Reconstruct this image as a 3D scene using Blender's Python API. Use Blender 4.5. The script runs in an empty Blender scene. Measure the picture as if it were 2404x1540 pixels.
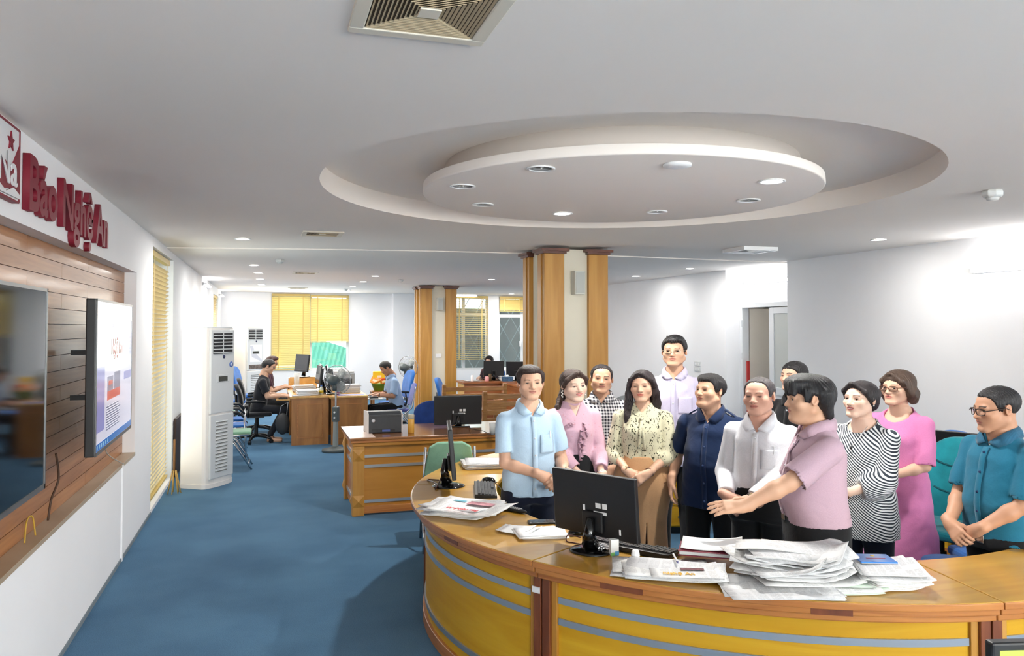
import bpy, bmesh, math, random
import numpy as np
from mathutils import Vector, Matrix, Quaternion

random.seed(7)
np.random.seed(7)
SC = bpy.context.scene
COL = SC.collection
PI = math.pi

# ------------------------------------------------------------------ camera
FPX = 1850.0                      # focal length in pixels of the 2404 x 1540 frame
YAW = math.radians(17.24)         # looking to the right of the left wall's direction
PITCH = math.radians(1.5)
EYE = Vector((0.0, 0.0, 1.83))
PY0 = 770.0 - FPX * math.tan(PITCH)
FWD = Vector((math.sin(YAW) * math.cos(PITCH), math.cos(YAW) * math.cos(PITCH), math.sin(PITCH)))
RGT = Vector((math.cos(YAW), -math.sin(YAW), 0.0))
UPV = RGT.cross(FWD)
cd = bpy.data.cameras.new('camera')
cam = bpy.data.objects.new('camera', cd)
COL.objects.link(cam)
cam.matrix_world = Matrix((
    (RGT.x, UPV.x, -FWD.x, EYE.x), (RGT.y, UPV.y, -FWD.y, EYE.y),
    (RGT.z, UPV.z, -FWD.z, EYE.z), (0, 0, 0, 1)))
cd.sensor_fit = 'HORIZONTAL'
cd.sensor_width = 36.0
cd.lens = FPX / 2404.0 * 36.0
cd.shift_y = -(770.0 - PY0) / 2404.0
cd.clip_start = 0.05
SC.camera = cam


def at(px, py, zc):
    """the point of the room seen at a pixel of the photograph, zc metres in front of the lens"""
    return EYE + (FWD + RGT * ((px - 1202.0) / FPX) + UPV * ((PY0 - py) / FPX)) * zc


def on(px, py, z):
    """the point of the horizontal plane z seen at a pixel of the photograph"""
    r = FWD + RGT * ((px - 1202.0) / FPX) + UPV * ((PY0 - py) / FPX)
    return EYE + r * ((z - EYE.z) / r.z)


def flat(xc, zc, z=0.0):
    """plan position xc metres right of and zc metres in front of the lens"""
    return Vector((xc * math.cos(YAW) + zc * math.sin(YAW), zc * math.cos(YAW) - xc * math.sin(YAW), z))


# ------------------------------------------------------------------ sky, daylight, exposure
w = bpy.data.worlds.new('daylight')
SC.world = w
w.use_nodes = True
bg = w.node_tree.nodes['Background']
bg.inputs[0].default_value = (0.98, 0.985, 1.0, 1)
bg.inputs[1].default_value = 3.0
SC.view_settings.view_transform = 'Standard'
SC.view_settings.look = 'None'
SC.view_settings.gamma = 1.0
SC.view_settings.use_curve_mapping = False
SC.view_settings.exposure = 1.08

SC.cycles.max_bounces = 6
SC.cycles.diffuse_bounces = 4
SC.cycles.glossy_bounces = 3
SC.cycles.transmission_bounces = 4
SC.cycles.caustics_reflective = False
SC.cycles.caustics_refractive = False
SC.cycles.use_adaptive_sampling = True
SC.cycles.adaptive_threshold = 0.06
SC.cycles.use_light_tree = False


def area(name, loc, target, sx, sy, watts, col=(1, 1, 1), shape='RECTANGLE', spread=PI):
    l = bpy.data.lights.new(name, 'AREA')
    l.shape = shape
    l.size = sx
    l.size_y = sy
    l.energy = watts
    l.color = col
    l.spread = spread
    o = bpy.data.objects.new(name, l)
    COL.objects.link(o)
    o.location = loc
    o.rotation_euler = (Vector(target) - Vector(loc)).to_track_quat('-Z', 'Y').to_euler()
    return o


# unseen fill lamps added behind the camera; daylight from the left and far windows
DAY = (1.0, 0.97, 0.93)
for wx in (0.6, 3.0, 5.4):
    area('rear_fill', (wx, -4.3, 1.65), (wx, 0, 4.0), 1.9, 1.9, 88, DAY)
area('left_window_daylight', (-1.0, 9.4, 1.35), (3, 9.4, 1.0), 1.6, 2.3, 4, DAY)
area('left_far_window_daylight', (-1.2, 18.5, 1.7), (3, 18.5, 1.0), 1.5, 1.5, 14, DAY)
area('far_window_daylight', (1.05, 20.5, 1.75), (1.05, 10, 1.0), 1.8, 1.8, 26, DAY)

# ------------------------------------------------------------------ materials
MATS = {}


def srgb(r, g, b):
    def f(c):
        c = c / 255.0
        return c / 12.92 if c <= 0.04045 else ((c + 0.055) / 1.055) ** 2.4
    return (f(r), f(g), f(b), 1.0)


def new_mat(name):
    m = bpy.data.materials.new(name)
    m.use_nodes = True
    nt = m.node_tree
    return m, nt, nt.nodes['Principled BSDF']


def link(nt, a, b):
    nt.links.new(a, b)


def plain(name, rgb, rough=0.5, metal=0.0, spec=0.5, emit=None, es=0.0, var=0.0, vs=8.0, bump=0.0, bs=60.0,
          coat=0.0, alpha=1.0, sheen=0.0, trans=0.0):
    if name in MATS:
        return MATS[name]
    m, nt, p = new_mat(name)
    c = srgb(*rgb)
    p.inputs['Base Color'].default_value = c
    p.inputs['Roughness'].default_value = rough
    p.inputs['Metallic'].default_value = metal
    p.inputs['Specular IOR Level'].default_value = spec
    p.inputs['Coat Weight'].default_value = coat
    p.inputs['Alpha'].default_value = alpha
    p.inputs['Sheen Weight'].default_value = sheen
    p.inputs['Transmission Weight'].default_value = trans
    if emit:
        p.inputs['Emission Color'].default_value = srgb(*emit)
        p.inputs['Emission Strength'].default_value = es
    tc = nt.nodes.new('ShaderNodeTexCoord')
    if var:
        n = nt.nodes.new('ShaderNodeTexNoise')
        n.inputs['Scale'].default_value = vs
        n.inputs['Detail'].default_value = 4
        link(nt, tc.outputs['Object'], n.inputs['Vector'])
        r = nt.nodes.new('ShaderNodeValToRGB')
        r.color_ramp.elements[0].position = 0.3
        r.color_ramp.elements[1].position = 0.7
        r.color_ramp.elements[0].color = [v * (1 - var) for v in c[:3]] + [1]
        r.color_ramp.elements[1].color = [min(1, v * (1 + var)) for v in c[:3]] + [1]
        link(nt, n.outputs['Fac'], r.inputs['Fac'])
        link(nt, r.outputs['Color'], p.inputs['Base Color'])
    if bump:
        n2 = nt.nodes.new('ShaderNodeTexNoise')
        n2.inputs['Scale'].default_value = bs
        n2.inputs['Detail'].default_value = 3
        link(nt, tc.outputs['Object'], n2.inputs['Vector'])
        b = nt.nodes.new('ShaderNodeBump')
        b.inputs['Strength'].default_value = bump
        b.inputs['Distance'].default_value = 0.01
        link(nt, n2.outputs['Fac'], b.inputs['Height'])
        link(nt, b.outputs['Normal'], p.inputs['Normal'])
    MATS[name] = m
    return m


def wood(name, dark, light, grain=(2, 2, 25), rough=0.35, coat=0.3, scale=1.0, detail=5, dist=1.2, world=False):
    """wood with streaks of grain; the axis with the small number runs along the grain"""
    if name in MATS:
        return MATS[name]
    m, nt, p = new_mat(name)
    tc = nt.nodes.new('ShaderNodeTexCoord')
    mp = nt.nodes.new('ShaderNodeMapping')
    mp.inputs['Scale'].default_value = [g * scale for g in grain]
    src = tc.outputs['Object']
    if world:
        g = nt.nodes.new('ShaderNodeNewGeometry')
        src = g.outputs['Position']
    link(nt, src, mp.inputs['Vector'])
    n = nt.nodes.new('ShaderNodeTexNoise')
    n.inputs['Scale'].default_value = 1.0
    n.inputs['Detail'].default_value = detail
    n.inputs['Distortion'].default_value = dist
    link(nt, mp.outputs['Vector'], n.inputs['Vector'])
    r = nt.nodes.new('ShaderNodeValToRGB')
    r.color_ramp.elements[0].position = 0.32
    r.color_ramp.elements[1].position = 0.68
    r.color_ramp.elements[0].color = srgb(*dark)
    r.color_ramp.elements[1].color = srgb(*light)
    link(nt, n.outputs['Fac'], r.inputs['Fac'])
    link(nt, r.outputs['Color'], p.inputs['Base Color'])
    p.inputs['Roughness'].default_value = rough
    p.inputs['Coat Weight'].default_value = coat
    p.inputs['Coat Roughness'].default_value = 0.12
    MATS[name] = m
    return m


def glow(name, rgb, strength):
    if name in MATS:
        return MATS[name]
    m = bpy.data.materials.new(name)
    m.use_nodes = True
    nt = m.node_tree
    nt.nodes.clear()
    e = nt.nodes.new('ShaderNodeEmission')
    e.inputs[0].default_value = srgb(*rgb)
    e.inputs[1].default_value = strength
    o = nt.nodes.new('ShaderNodeOutputMaterial')
    link(nt, e.outputs[0], o.inputs[0])
    MATS[name] = m
    return m


def glass(name, rgb=(235, 245, 245), rough=0.02, opacity=0.12):
    """thin clear pane: mostly see-through with a mirror film"""
    if name in MATS:
        return MATS[name]
    m = bpy.data.materials.new(name)
    m.use_nodes = True
    nt = m.node_tree
    nt.nodes.clear()
    t = nt.nodes.new('ShaderNodeBsdfTransparent')
    t.inputs[0].default_value = srgb(*rgb)
    g = nt.nodes.new('ShaderNodeBsdfGlossy')
    g.inputs['Roughness'].default_value = rough
    f = nt.nodes.new('ShaderNodeFresnel')
    f.inputs[0].default_value = 1.45
    ad = nt.nodes.new('ShaderNodeMath')
    ad.operation = 'ADD'
    ad.inputs[1].default_value = opacity * 0.4
    link(nt, f.outputs[0], ad.inputs[0])
    mx = nt.nodes.new('ShaderNodeMixShader')
    link(nt, ad.outputs[0], mx.inputs[0])
    link(nt, t.outputs[0], mx.inputs[1])
    link(nt, g.outputs[0], mx.inputs[2])
    o = nt.nodes.new('ShaderNodeOutputMaterial')
    link(nt, mx.outputs[0], o.inputs[0])
    MATS[name] = m
    return m


def slat_mat(name, rgb, tr=0.35):
    """thin painted wood slat that lets some daylight through"""
    if name in MATS:
        return MATS[name]
    m = bpy.data.materials.new(name)
    m.use_nodes = True
    nt = m.node_tree
    p = nt.nodes['Principled BSDF']
    p.inputs['Base Color'].default_value = srgb(*rgb)
    p.inputs['Roughness'].default_value = 0.45
    t = nt.nodes.new('ShaderNodeBsdfTranslucent')
    t.inputs[0].default_value = srgb(*rgb)
    mx = nt.nodes.new('ShaderNodeMixShader')
    mx.inputs[0].default_value = tr
    o = nt.nodes['Material Output']
    link(nt, p.outputs[0], mx.inputs[1])
    link(nt, t.outputs[0], mx.inputs[2])
    link(nt, mx.outputs[0], o.inputs[0])
    MATS[name] = m
    return m


def paper_mat(name, rgb=(238, 238, 234), ink=(120, 122, 126), amount=0.5, lines=190.0, cols=9.0, seed=0.0):
    """newsprint: rows of fine text lines broken into words and columns, in the sheet's own coordinates"""
    if name in MATS:
        return MATS[name]
    m, nt, p = new_mat(name)
    p.inputs['Roughness'].default_value = 0.75
    tc = nt.nodes.new('ShaderNodeTexCoord')
    sep = nt.nodes.new('ShaderNodeSeparateXYZ')
    link(nt, tc.outputs['UV'], sep.inputs[0])

    def math_(op, a, b=None):
        q = nt.nodes.new('ShaderNodeMath')
        q.operation = op
        for i, v in enumerate((a, b)):
            if v is None:
                continue
            if isinstance(v, (int, float)):
                q.inputs[i].default_value = v
            else:
                link(nt, v, q.inputs[i])
        return q.outputs[0]
    row = math_('GREATER_THAN', math_('SINE', math_('MULTIPLY', sep.outputs[1], lines)), 0.1)
    n = nt.nodes.new('ShaderNodeTexNoise')
    mp = nt.nodes.new('ShaderNodeMapping')
    mp.inputs['Scale'].default_value = (60, lines / 6.28, 1)
    mp.inputs['Location'].default_value = (seed, seed, seed)
    link(nt, tc.outputs['UV'], mp.inputs['Vector'])
    n.inputs['Scale'].default_value = 1.0
    n.inputs['Detail'].default_value = 1
    link(nt, mp.outputs[0], n.inputs['Vector'])
    words = math_('GREATER_THAN', n.outputs['Fac'], 0.42)
    gut = math_('GREATER_THAN', math_('SINE', math_('MULTIPLY', sep.outputs[0], cols * 6.28)), -0.8)
    n2 = nt.nodes.new('ShaderNodeTexNoise')
    n2.inputs['Scale'].default_value = 3.0
    mp2 = nt.nodes.new('ShaderNodeMapping')
    mp2.inputs['Location'].default_value = (seed * 3, seed, 0)
    link(nt, tc.outputs['UV'], mp2.inputs['Vector'])
    link(nt, mp2.outputs[0], n2.inputs['Vector'])
    blocks = math_('GREATER_THAN', n2.outputs['Fac'], 0.45)
    f = math_('MULTIPLY', math_('MULTIPLY', row, words), math_('MULTIPLY', gut, blocks))
    f = math_('MULTIPLY', f, amount)
    mx = nt.nodes.new('ShaderNodeMix')
    mx.data_type = 'RGBA'
    link(nt, f, mx.inputs['Factor'])
    mx.inputs['A'].default_value = srgb(*rgb)
    mx.inputs['B'].default_value = srgb(*ink)
    link(nt, mx.outputs['Result'], p.inputs['Base Color'])
    MATS[name] = m
    return m


# ------------------------------------------------------------------ mesh helpers
class MB:
    """collects primitive shapes and links them as ONE mesh object"""

    def __init__(self):
        self.v, self.f, self.mi, self.sm = [], [], [], []
        self.cur = 0

    def add(self, vs, fs, smooth=False):
        o = len(self.v)
        self.v += [tuple(q) for q in vs]
        for f in fs:
            self.f.append([i + o for i in f])
            self.mi.append(self.cur)
            self.sm.append(smooth)
        return self

    def slot(self, i):
        self.cur = i
        return self

    def box(self, c, s, M=None):
        x, y, z = s[0] / 2, s[1] / 2, s[2] / 2
        vs = [Vector((a * x, b * y, d * z)) for d in (-1, 1) for b in (-1, 1) for a in (-1, 1)]
        if M is not None:
            vs = [M @ q for q in vs]
        vs = [q + Vector(c) for q in vs]
        return self.add(vs, [(0, 2, 3, 1), (4, 5, 7, 6), (0, 1, 5, 4), (2, 6, 7, 3), (0, 4, 6, 2), (1, 3, 7, 5)])

    def bb(self, x0, x1, y0, y1, z0, z1, M=None):
        return self.box(((x0 + x1) / 2, (y0 + y1) / 2, (z0 + z1) / 2), (x1 - x0, y1 - y0, z1 - z0), M)

    def cyl(self, a, b, r0, r1=None, n=12, cap=True):
        a, b = Vector(a), Vector(b)
        r1 = r0 if r1 is None else r1
        d = (b - a).normalized()
        u = d.orthogonal().normalized()
        w_ = d.cross(u)
        vs = []
        for p, r in ((a, r0), (b, r1)):
            for i in range(n):
                t = 2 * PI * i / n
                vs.append(p + (u * math.cos(t) + w_ * math.sin(t)) * r)
        self.add(vs, [(i, (i + 1) % n, n + (i + 1) % n, n + i) for i in range(n)], True)
        if cap:
            self.add(vs[:n], [tuple(range(n - 1, -1, -1))])
            self.add(vs[n:], [tuple(range(n))])
        return self

    def tube(self, pts, r, n=8, cap=True):
        pts = [Vector(p) for p in pts]
        rs = r if isinstance(r, (list, tuple)) else [r] * len(pts)
        vs, fs = [], []
        u = None
        for i, p in enumerate(pts):
            d = (pts[min(i + 1, len(pts) - 1)] - pts[max(i - 1, 0)])
            d = d.normalized() if d.length > 1e-9 else Vector((0, 0, 1))
            if u is None:
                u = d.orthogonal().normalized()
            else:
                u = (u - d * u.dot(d))
                u = u.normalized() if u.length > 1e-6 else d.orthogonal().normalized()
            w_ = d.cross(u)
            for k in range(n):
                t = 2 * PI * k / n
                vs.append(p + (u * math.cos(t) + w_ * math.sin(t)) * rs[i])
        for i in range(len(pts) - 1):
            for k in range(n):
                fs.append((i * n + k, i * n + (k + 1) % n, (i + 1) * n + (k + 1) % n, (i + 1) * n + k))
        if cap:
            fs.append(tuple(range(n - 1, -1, -1)))
            fs.append(tuple((len(pts) - 1) * n + k for k in range(n)))
        return self.add(vs, fs, True)

    def lathe(self, prof, c=(0, 0, 0), n=24, M=None, smooth=True, cap=True):
        """prof: list of (r, z); spun about z at c"""
        vs, fs = [], []
        for r, z in prof:
            for k in range(n):
                t = 2 * PI * k / n
                q = Vector((r * math.cos(t), r * math.sin(t), z))
                if M is not None:
                    q = M @ q
                vs.append(q + Vector(c))
        for i in range(len(prof) - 1):
            for k in range(n):
                fs.append((i * n + k, i * n + (k + 1) % n, (i + 1) * n + (k + 1) % n, (i + 1) * n + k))
        if cap and prof[0][0] > 1e-6:
            fs.append(tuple(range(n - 1, -1, -1)))
        if cap and prof[-1][0] > 1e-6:
            fs.append(tuple((len(prof) - 1) * n + k for k in range(n)))
        return self.add(vs, fs, smooth)

    def prism(self, poly, h0, h1, plane='xy', smooth=False):
        """extrude a 2d outline between h0 and h1 along the third axis"""
        n = len(poly)

        def P(a, b, h):
            return {'xy': (a, b, h), 'xz': (a, h, b), 'yz': (h, a, b)}[plane]
        vs = [P(a, b, h0) for a, b in poly] + [P(a, b, h1) for a, b in poly]
        fs = [(i, (i + 1) % n, n + (i + 1) % n, n + i) for i in range(n)]
        self.add(vs, fs, smooth)
        self.add(vs[:n], [tuple(range(n - 1, -1, -1))])
        self.add(vs[n:], [tuple(range(n))])
        return self

    def ball(self, c, r, n=14, m=9, M=None):
        r = (r, r, r) if isinstance(r, (int, float)) else r
        vs, fs = [], []
        for j in range(m + 1):
            ph = PI * j / m
            for i in range(n):
                th = 2 * PI * i / n
                q = Vector((r[0] * math.sin(ph) * math.cos(th), r[1] * math.sin(ph) * math.sin(th), r[2] * math.cos(ph)))
                if M is not None:
                    q = M @ q
                vs.append(q + Vector(c))
        for j in range(m):
            for i in range(n):
                fs.append((j * n + i, (j + 1) * n + i, (j + 1) * n + (i + 1) % n, j * n + (i + 1) % n))
        return self.add(vs, fs, True)

    def mesh(self, name, mats):
        me = bpy.data.meshes.new(name)
        me.from_pydata(self.v, [], self.f)
        ms = mats if isinstance(mats, (list, tuple)) else [mats]
        for q in ms:
            me.materials.append(q)
        me.polygons.foreach_set('material_index', self.mi)
        me.polygons.foreach_set('use_smooth', self.sm)
        bm = bmesh.new()
        bm.from_mesh(me)
        bmesh.ops.recalc_face_normals(bm, faces=bm.faces)
        bm.to_mesh(me)
        bm.free()
        me.update()
        return me

    def build(self, name, mats, parent=None, bevel=0.0, seg=2, **kw):
        o = bpy.data.objects.new(name, self.mesh(name, mats))
        COL.objects.link(o)
        if parent is not None:
            o.parent = parent
        if bevel:
            b = o.modifiers.new('bevel', 'BEVEL')
            b.width = bevel
            b.segments = seg
            b.limit_method = 'ANGLE'
            b.angle_limit = math.radians(40)
        for k, v in kw.items():
            o[k] = v
        return o


def tag(o, label, cat, group=None):
    o['label'] = label
    o['category'] = cat
    if group:
        o['group'] = group
    return o


def thing(name, label, cat, loc=(0, 0, 0), rz=0.0, group=None):
    o = bpy.data.objects.new(name, None)
    COL.objects.link(o)
    o.empty_display_size = 0.1
    o.location = loc
    o.rotation_euler = (0, 0, rz)
    return tag(o, label, cat, group)


def share(name, me, parent=None, loc=None, rot=None, scale=None):
    """another object using mesh data that already exists"""
    o = bpy.data.objects.new(name, me)
    COL.objects.link(o)
    if parent is not None:
        o.parent = parent
    if loc is not None:
        o.location = loc
    if rot is not None:
        o.rotation_euler = rot
    if scale is not None:
        o.scale = scale
    return o


def structure(o):
    o['kind'] = 'structure'
    return o


def copy_tree(o, parent=None):
    c = o.copy()
    COL.objects.link(c)
    c.parent = parent
    for ch in list(o.children):
        copy_tree(ch, c)
    return c


def rotm(axis, deg):
    return Matrix.Rotation(math.radians(deg), 3, axis)


def text_mesh(body, extrude=0.002, bold=0.0, res=3):
    c = bpy.data.curves.new('lettering', 'FONT')
    c.body = body
    c.extrude = extrude
    c.offset = bold
    c.resolution_u = res
    o = bpy.data.objects.new('lettering', c)
    COL.objects.link(o)
    dg = bpy.context.evaluated_depsgraph_get()
    me = bpy.data.meshes.new_from_object(o.evaluated_get(dg))
    bpy.data.objects.remove(o)
    bpy.data.curves.remove(c)
    return me


def fit_mesh(me, M):
    me.transform(M)
    me.update()
    return me


def clean_arc(c, r, a0, a1, n):
    return [(c[0] + r * math.cos(math.radians(a0 + (a1 - a0) * i / n)),
             c[1] + r * math.sin(math.radians(a0 + (a1 - a0) * i / n))) for i in range(n + 1)]


def ring_sector(mb, c, r0, r1, a0, a1, z0, z1, n=28):
    """solid ring sector, degrees"""
    vs, fs = [], []
    for i in range(n + 1):
        t = math.radians(a0 + (a1 - a0) * i / n)
        for r, z in ((r0, z0), (r1, z0), (r1, z1), (r0, z1)):
            vs.append((c[0] + r * math.cos(t), c[1] + r * math.sin(t), z))
    for i in range(n):
        for k in range(4):
            fs.append((i * 4 + k, i * 4 + (k + 1) % 4, (i + 1) * 4 + (k + 1) % 4, (i + 1) * 4 + k))
    fs.append((3, 2, 1, 0))
    fs.append(tuple(n * 4 + k for k in range(4)))
    return mb.add(vs, fs)

# ------------------------------------------------------------------ the setting
XL, XR, YB, YF, ZC = -1.085, 6.75, -4.5, 20.6, 2.735
M_WALL = plain('wall_paint', (246, 246, 248), 0.85, var=0.015, vs=1.5)
M_CEIL = plain('ceiling_paint', (243, 236, 229), 0.9, var=0.012, vs=0.8)
M_WHITE = plain('white_gloss', (238, 239, 240), 0.35)
M_ALU = plain('white_aluminium', (232, 235, 238), 0.35)
M_GLASS = glass('window_glass')
M_DARK = plain('black_plastic', (22, 23, 26), 0.38)
M_CHROME = plain('chrome', (200, 202, 205), 0.22, 1.0)
M_STEEL = plain('brushed_steel', (186, 192, 200), 0.32, 0.75)
M_TRIMWOOD = wood('panel_wood', (150, 96, 54), (178, 122, 74), (0.8, 1.2, 18), 0.42, 0.2)

# carpet
m, nt, p = new_mat('blue_carpet')
tc = nt.nodes.new('ShaderNodeTexCoord')
n1 = nt.nodes.new('ShaderNodeTexNoise')
n1.inputs['Scale'].default_value = 220
n1.inputs['Detail'].default_value = 2
n2 = nt.nodes.new('ShaderNodeTexNoise')
n2.inputs['Scale'].default_value = 1.3
n2.inputs['Detail'].default_value = 5
link(nt, tc.outputs['Object'], n1.inputs['Vector'])
link(nt, tc.outputs['Object'], n2.inputs['Vector'])
ad = nt.nodes.new('ShaderNodeMath')
ad.operation = 'MULTIPLY_ADD'
ad.inputs[1].default_value = 0.45
link(nt, n2.outputs['Fac'], ad.inputs[0])
ml = nt.nodes.new('ShaderNodeMath')
ml.operation = 'MULTIPLY'
ml.inputs[1].default_value = 0.55
link(nt, n1.outputs['Fac'], ml.inputs[0])
link(nt, ml.outputs[0], ad.inputs[2])
r = nt.nodes.new('ShaderNodeValToRGB')
r.color_ramp.elements[0].position = 0.36
r.color_ramp.elements[1].position = 0.64
r.color_ramp.elements[0].color = srgb(58, 96, 128)
r.color_ramp.elements[1].color = srgb(88, 130, 162)
link(nt, ad.outputs[0], r.inputs['Fac'])
link(nt, r.outputs['Color'], p.inputs['Base Color'])
p.inputs['Roughness'].default_value = 0.95
p.inputs['Specular IOR Level'].default_value = 0.04
p.inputs['Sheen Weight'].default_value = 0.08
bm_ = nt.nodes.new('ShaderNodeBump')
bm_.inputs['Strength'].default_value = 0.5
bm_.inputs['Distance'].default_value = 0.006
link(nt, n1.outputs['Fac'], bm_.inputs['Height'])
link(nt, bm_.outputs['Normal'], p.inputs['Normal'])
M_CARPET = m

fl = structure(MB().bb(XL - 0.35, XR + 2.6, YB - 0.2, YF + 0.2, -0.1, 0.0).build('floor', M_CARPET))

# ceiling with a round recess, and the disc that hangs in it
CX, CY, CRO, CRI = 2.21, 4.76, 1.92, 1.28
mb = MB()
rect = (XL - 0.35, XR + 2.6, YB - 0.2, 9.9)
NS = 96


def ray_rect(a):
    dx, dy = math.cos(a), math.sin(a)
    t = min(((rect[1] if dx > 0 else rect[0]) - CX) / dx if abs(dx) > 1e-9 else 1e9,
            ((rect[3] if dy > 0 else rect[2]) - CY) / dy if abs(dy) > 1e-9 else 1e9)
    return (CX + dx * t, CY + dy * t)


corners = sorted((math.atan2(y - CY, x - CX) % (2 * PI), (x, y)) for x in rect[:2] for y in rect[2:])
for k in range(NS):
    a0, a1 = 2 * PI * k / NS, 2 * PI * (k + 1) / NS
    poly = [(CX + CRO * math.cos(a0), CY + CRO * math.sin(a0)), ray_rect(a0)]
    poly += [c for a, c in corners if a0 < a < a1]
    poly += [ray_rect(a1), (CX + CRO * math.cos(a1), CY + CRO * math.sin(a1))]
    mb.add([(x, y, ZC) for x, y in poly], [tuple(range(len(poly)))])
ceiling = structure(mb.build('ceiling', M_CEIL))
mb = MB()
mb.lathe([(CRO, ZC), (CRO, ZC + 0.145)], (CX, CY, 0), 96)
mb.f = mb.f[:96]; mb.mi = mb.mi[:96]; mb.sm = mb.sm[:96]
mb.add([(CX + CRO * math.cos(2 * PI * k / 96), CY + CRO * math.sin(2 * PI * k / 96), ZC + 0.145) for k in range(96)],
       [tuple(range(96))])
mb.build('round_recess', M_CEIL, ceiling)
MB().lathe([(1.14, ZC + 0.145), (1.14, ZC + 0.03), (1.16, ZC + 0.02)], (CX, CY, 0), 96).build('disc_neck', M_CEIL, ceiling)
MB().lathe([(CRI, ZC + 0.022), (CRI + 0.003, ZC - 0.03), (CRI - 0.004, ZC - 0.036)], (CX, CY, 0), 128).build(
    'hanging_disc', M_CEIL, ceiling, bevel=0.004)
# the back of the room has a slightly lower ceiling with a gently curved front edge
ed = [(XL - 0.35, 9.62), (0.4, 9.25), (1.7, 9.06), (3.0, 9.0), (4.3, 9.02), (5.6, 9.12), (XR + 2.6, 9.3)]
poly = ed + [(XR + 2.6, YF + 0.2), (XL - 0.35, YF + 0.2)]
MB().prism(poly, ZC - 0.012, ZC + 0.1).build('rear_ceiling', M_CEIL, ceiling)

# left wall: recessed wood panelling, then a tall window, then plain wall with another window
RZ0, RZ1, RY0, RY1 = 0.754, 2.31, 0.9, 7.48
WL0, WL1 = 8.48, 10.25
mb = MB()
mb.bb(XL - 0.3, XL, YB - 0.2, RY0, 0, ZC)
mb.bb(XL - 0.3, XL, RY0, RY1, 0, RZ0)
mb.bb(XL - 0.3, XL, RY0, RY1, RZ1, ZC)
mb.bb(XL - 0.3, XL, RY1, WL0, 0, ZC)
mb.bb(XL - 0.3, XL - 0.115, RY0, RY1, RZ0, RZ1)
mb.bb(XL - 0.3, XL, WL0, WL1, 2.64, ZC)
mb.bb(XL - 0.3, XL, WL0, WL1, 0, 0.04)
mb.bb(XL - 0.3, XL, WL1, 17.6, 0, ZC)
mb.bb(XL - 0.3, XL, 17.6, 19.4, 0, 0.85)
mb.bb(XL - 0.3, XL, 17.6, 19.4, 2.55, ZC)
mb.bb(XL - 0.3, XL, 19.4, YF + 0.2, 0, ZC)
wall_left = structure(mb.build('wall_left', M_WALL))
# boards of the panelling
board = MB().bb(0, 0.018, 0.0015, 1.4385, 0.0015, 0.0895).mesh('plank', M_TRIMWOOD)
half = MB().bb(0, 0.018, 0.0015, 0.7185, 0.0015, 0.0895).mesh('plank_short', M_TRIMWOOD)
row = 0
z = RZ0
while z < RZ1 - 0.02:
    hh = min(0.0915, RZ1 - z)
    y = 1.72 + (0.72 if row % 2 else 0.0) - 1.44
    while y < RY1 - 0.05:
        L = RY1 - y
        sc = (1, 1, hh / 0.0915)
        if y >= RY0 - 0.2:
            if L >= 1.43:
                share('plank', board, wall_left, (XL - 0.115, y, z), None, sc)
            else:
                share('plank', half, wall_left, (XL - 0.115, y, z), None, (1, L / 0.72, hh / 0.0915))
        y += 1.44
    z += 0.0915
    row += 1
# sill of the niche, bare wood
MB().bb(XL - 0.097, XL + 0.006, RY0, RY1, RZ0 - 0.02, RZ0 + 0.006).build(
    'niche_sill', wood('sill_wood', (166, 146, 120), (190, 172, 148), (2, 1, 20), 0.5, 0.1), wall_left, bevel=0.002)
for yy, hh in ((3.66, RZ0), (6.86, RZ0)):
    MB().bb(XL, XL + 0.012, yy - 0.014, yy + 0.014, 0.0, hh).build('cable_channel', M_WALL, wall_left)
structure(MB().bb(XL, XL + 0.008, YB, WL0, 0, 0.028).build('trim_1', plain('grey_edge', (120, 132, 140), 0.8)))

# far wall with window openings
W3 = (0.09, 2.0, 0.76, 2.68)
W4 = (3.72, 5.72, 0.70, 2.68)
W5 = (6.02, 6.72, 0.70, 2.68)
mb = MB()
xs = [XL - 0.3, W3[0], W3[1], W4[0], W4[1], W5[0], W5[1], XR + 0.3]
for i in (0, 2, 4, 6):
    mb.bb(xs[i], xs[i + 1], YF, YF + 0.22, 0, ZC)
for W in (W3, W4, W5):
    mb.bb(W[0], W[1], YF, YF + 0.22, 0, W[2])
    mb.bb(W[0], W[1], YF, YF + 0.22, W[3], ZC)
mb.bb(3.1, 3.66, YF - 0.28, YF, 0, ZC)
wall_far = structure(mb.build('wall_far', M_WALL))


def window(name, W, y, splits, parent=None, transom=None, axis='x', fw=0.055):
    """white framed window; splits are the mullion positions"""
    a0, a1, z0, z1 = W
    mb = MB()

    def bar(p0, p1, q0, q1, d=0.05):
        if axis == 'x':
            mb.bb(p0, p1, y - d / 2, y + d / 2, q0, q1)
        else:
            mb.bb(y - d / 2, y + d / 2, p0, p1, q0, q1)
    bar(a0, a0 + fw, z0, z1)
    bar(a1 - fw, a1, z0, z1)
    bar(a0 + fw, a1 - fw, z0, z0 + fw)
    bar(a0 + fw, a1 - fw, z1 - fw, z1)
    for s in splits:
        bar(s - fw * 0.8, s + fw * 0.8, z0 + fw, z1 - fw, 0.046)
    if transom:
        bar(a0 + fw, a1 - fw, transom - fw * 0.7, transom + fw * 0.7, 0.044)
    o = structure(MB().build(name, M_ALU)) if False else structure(mb.build(name, M_ALU))
    ed_ = [a0] + list(splits) + [a1]
    for i in range(len(ed_) - 1):
        g = MB()
        p0, p1 = ed_[i] + fw * 0.8, ed_[i + 1] - fw * 0.8
        if axis == 'x':
            g.bb(p0, p1, y - 0.003, y + 0.003, z0 + fw, z1 - fw)
        else:
            g.bb(y - 0.003, y + 0.003, p0, p1, z0 + fw, z1 - fw)
        g.build('pane', M_GLASS, o)
    return o


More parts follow.
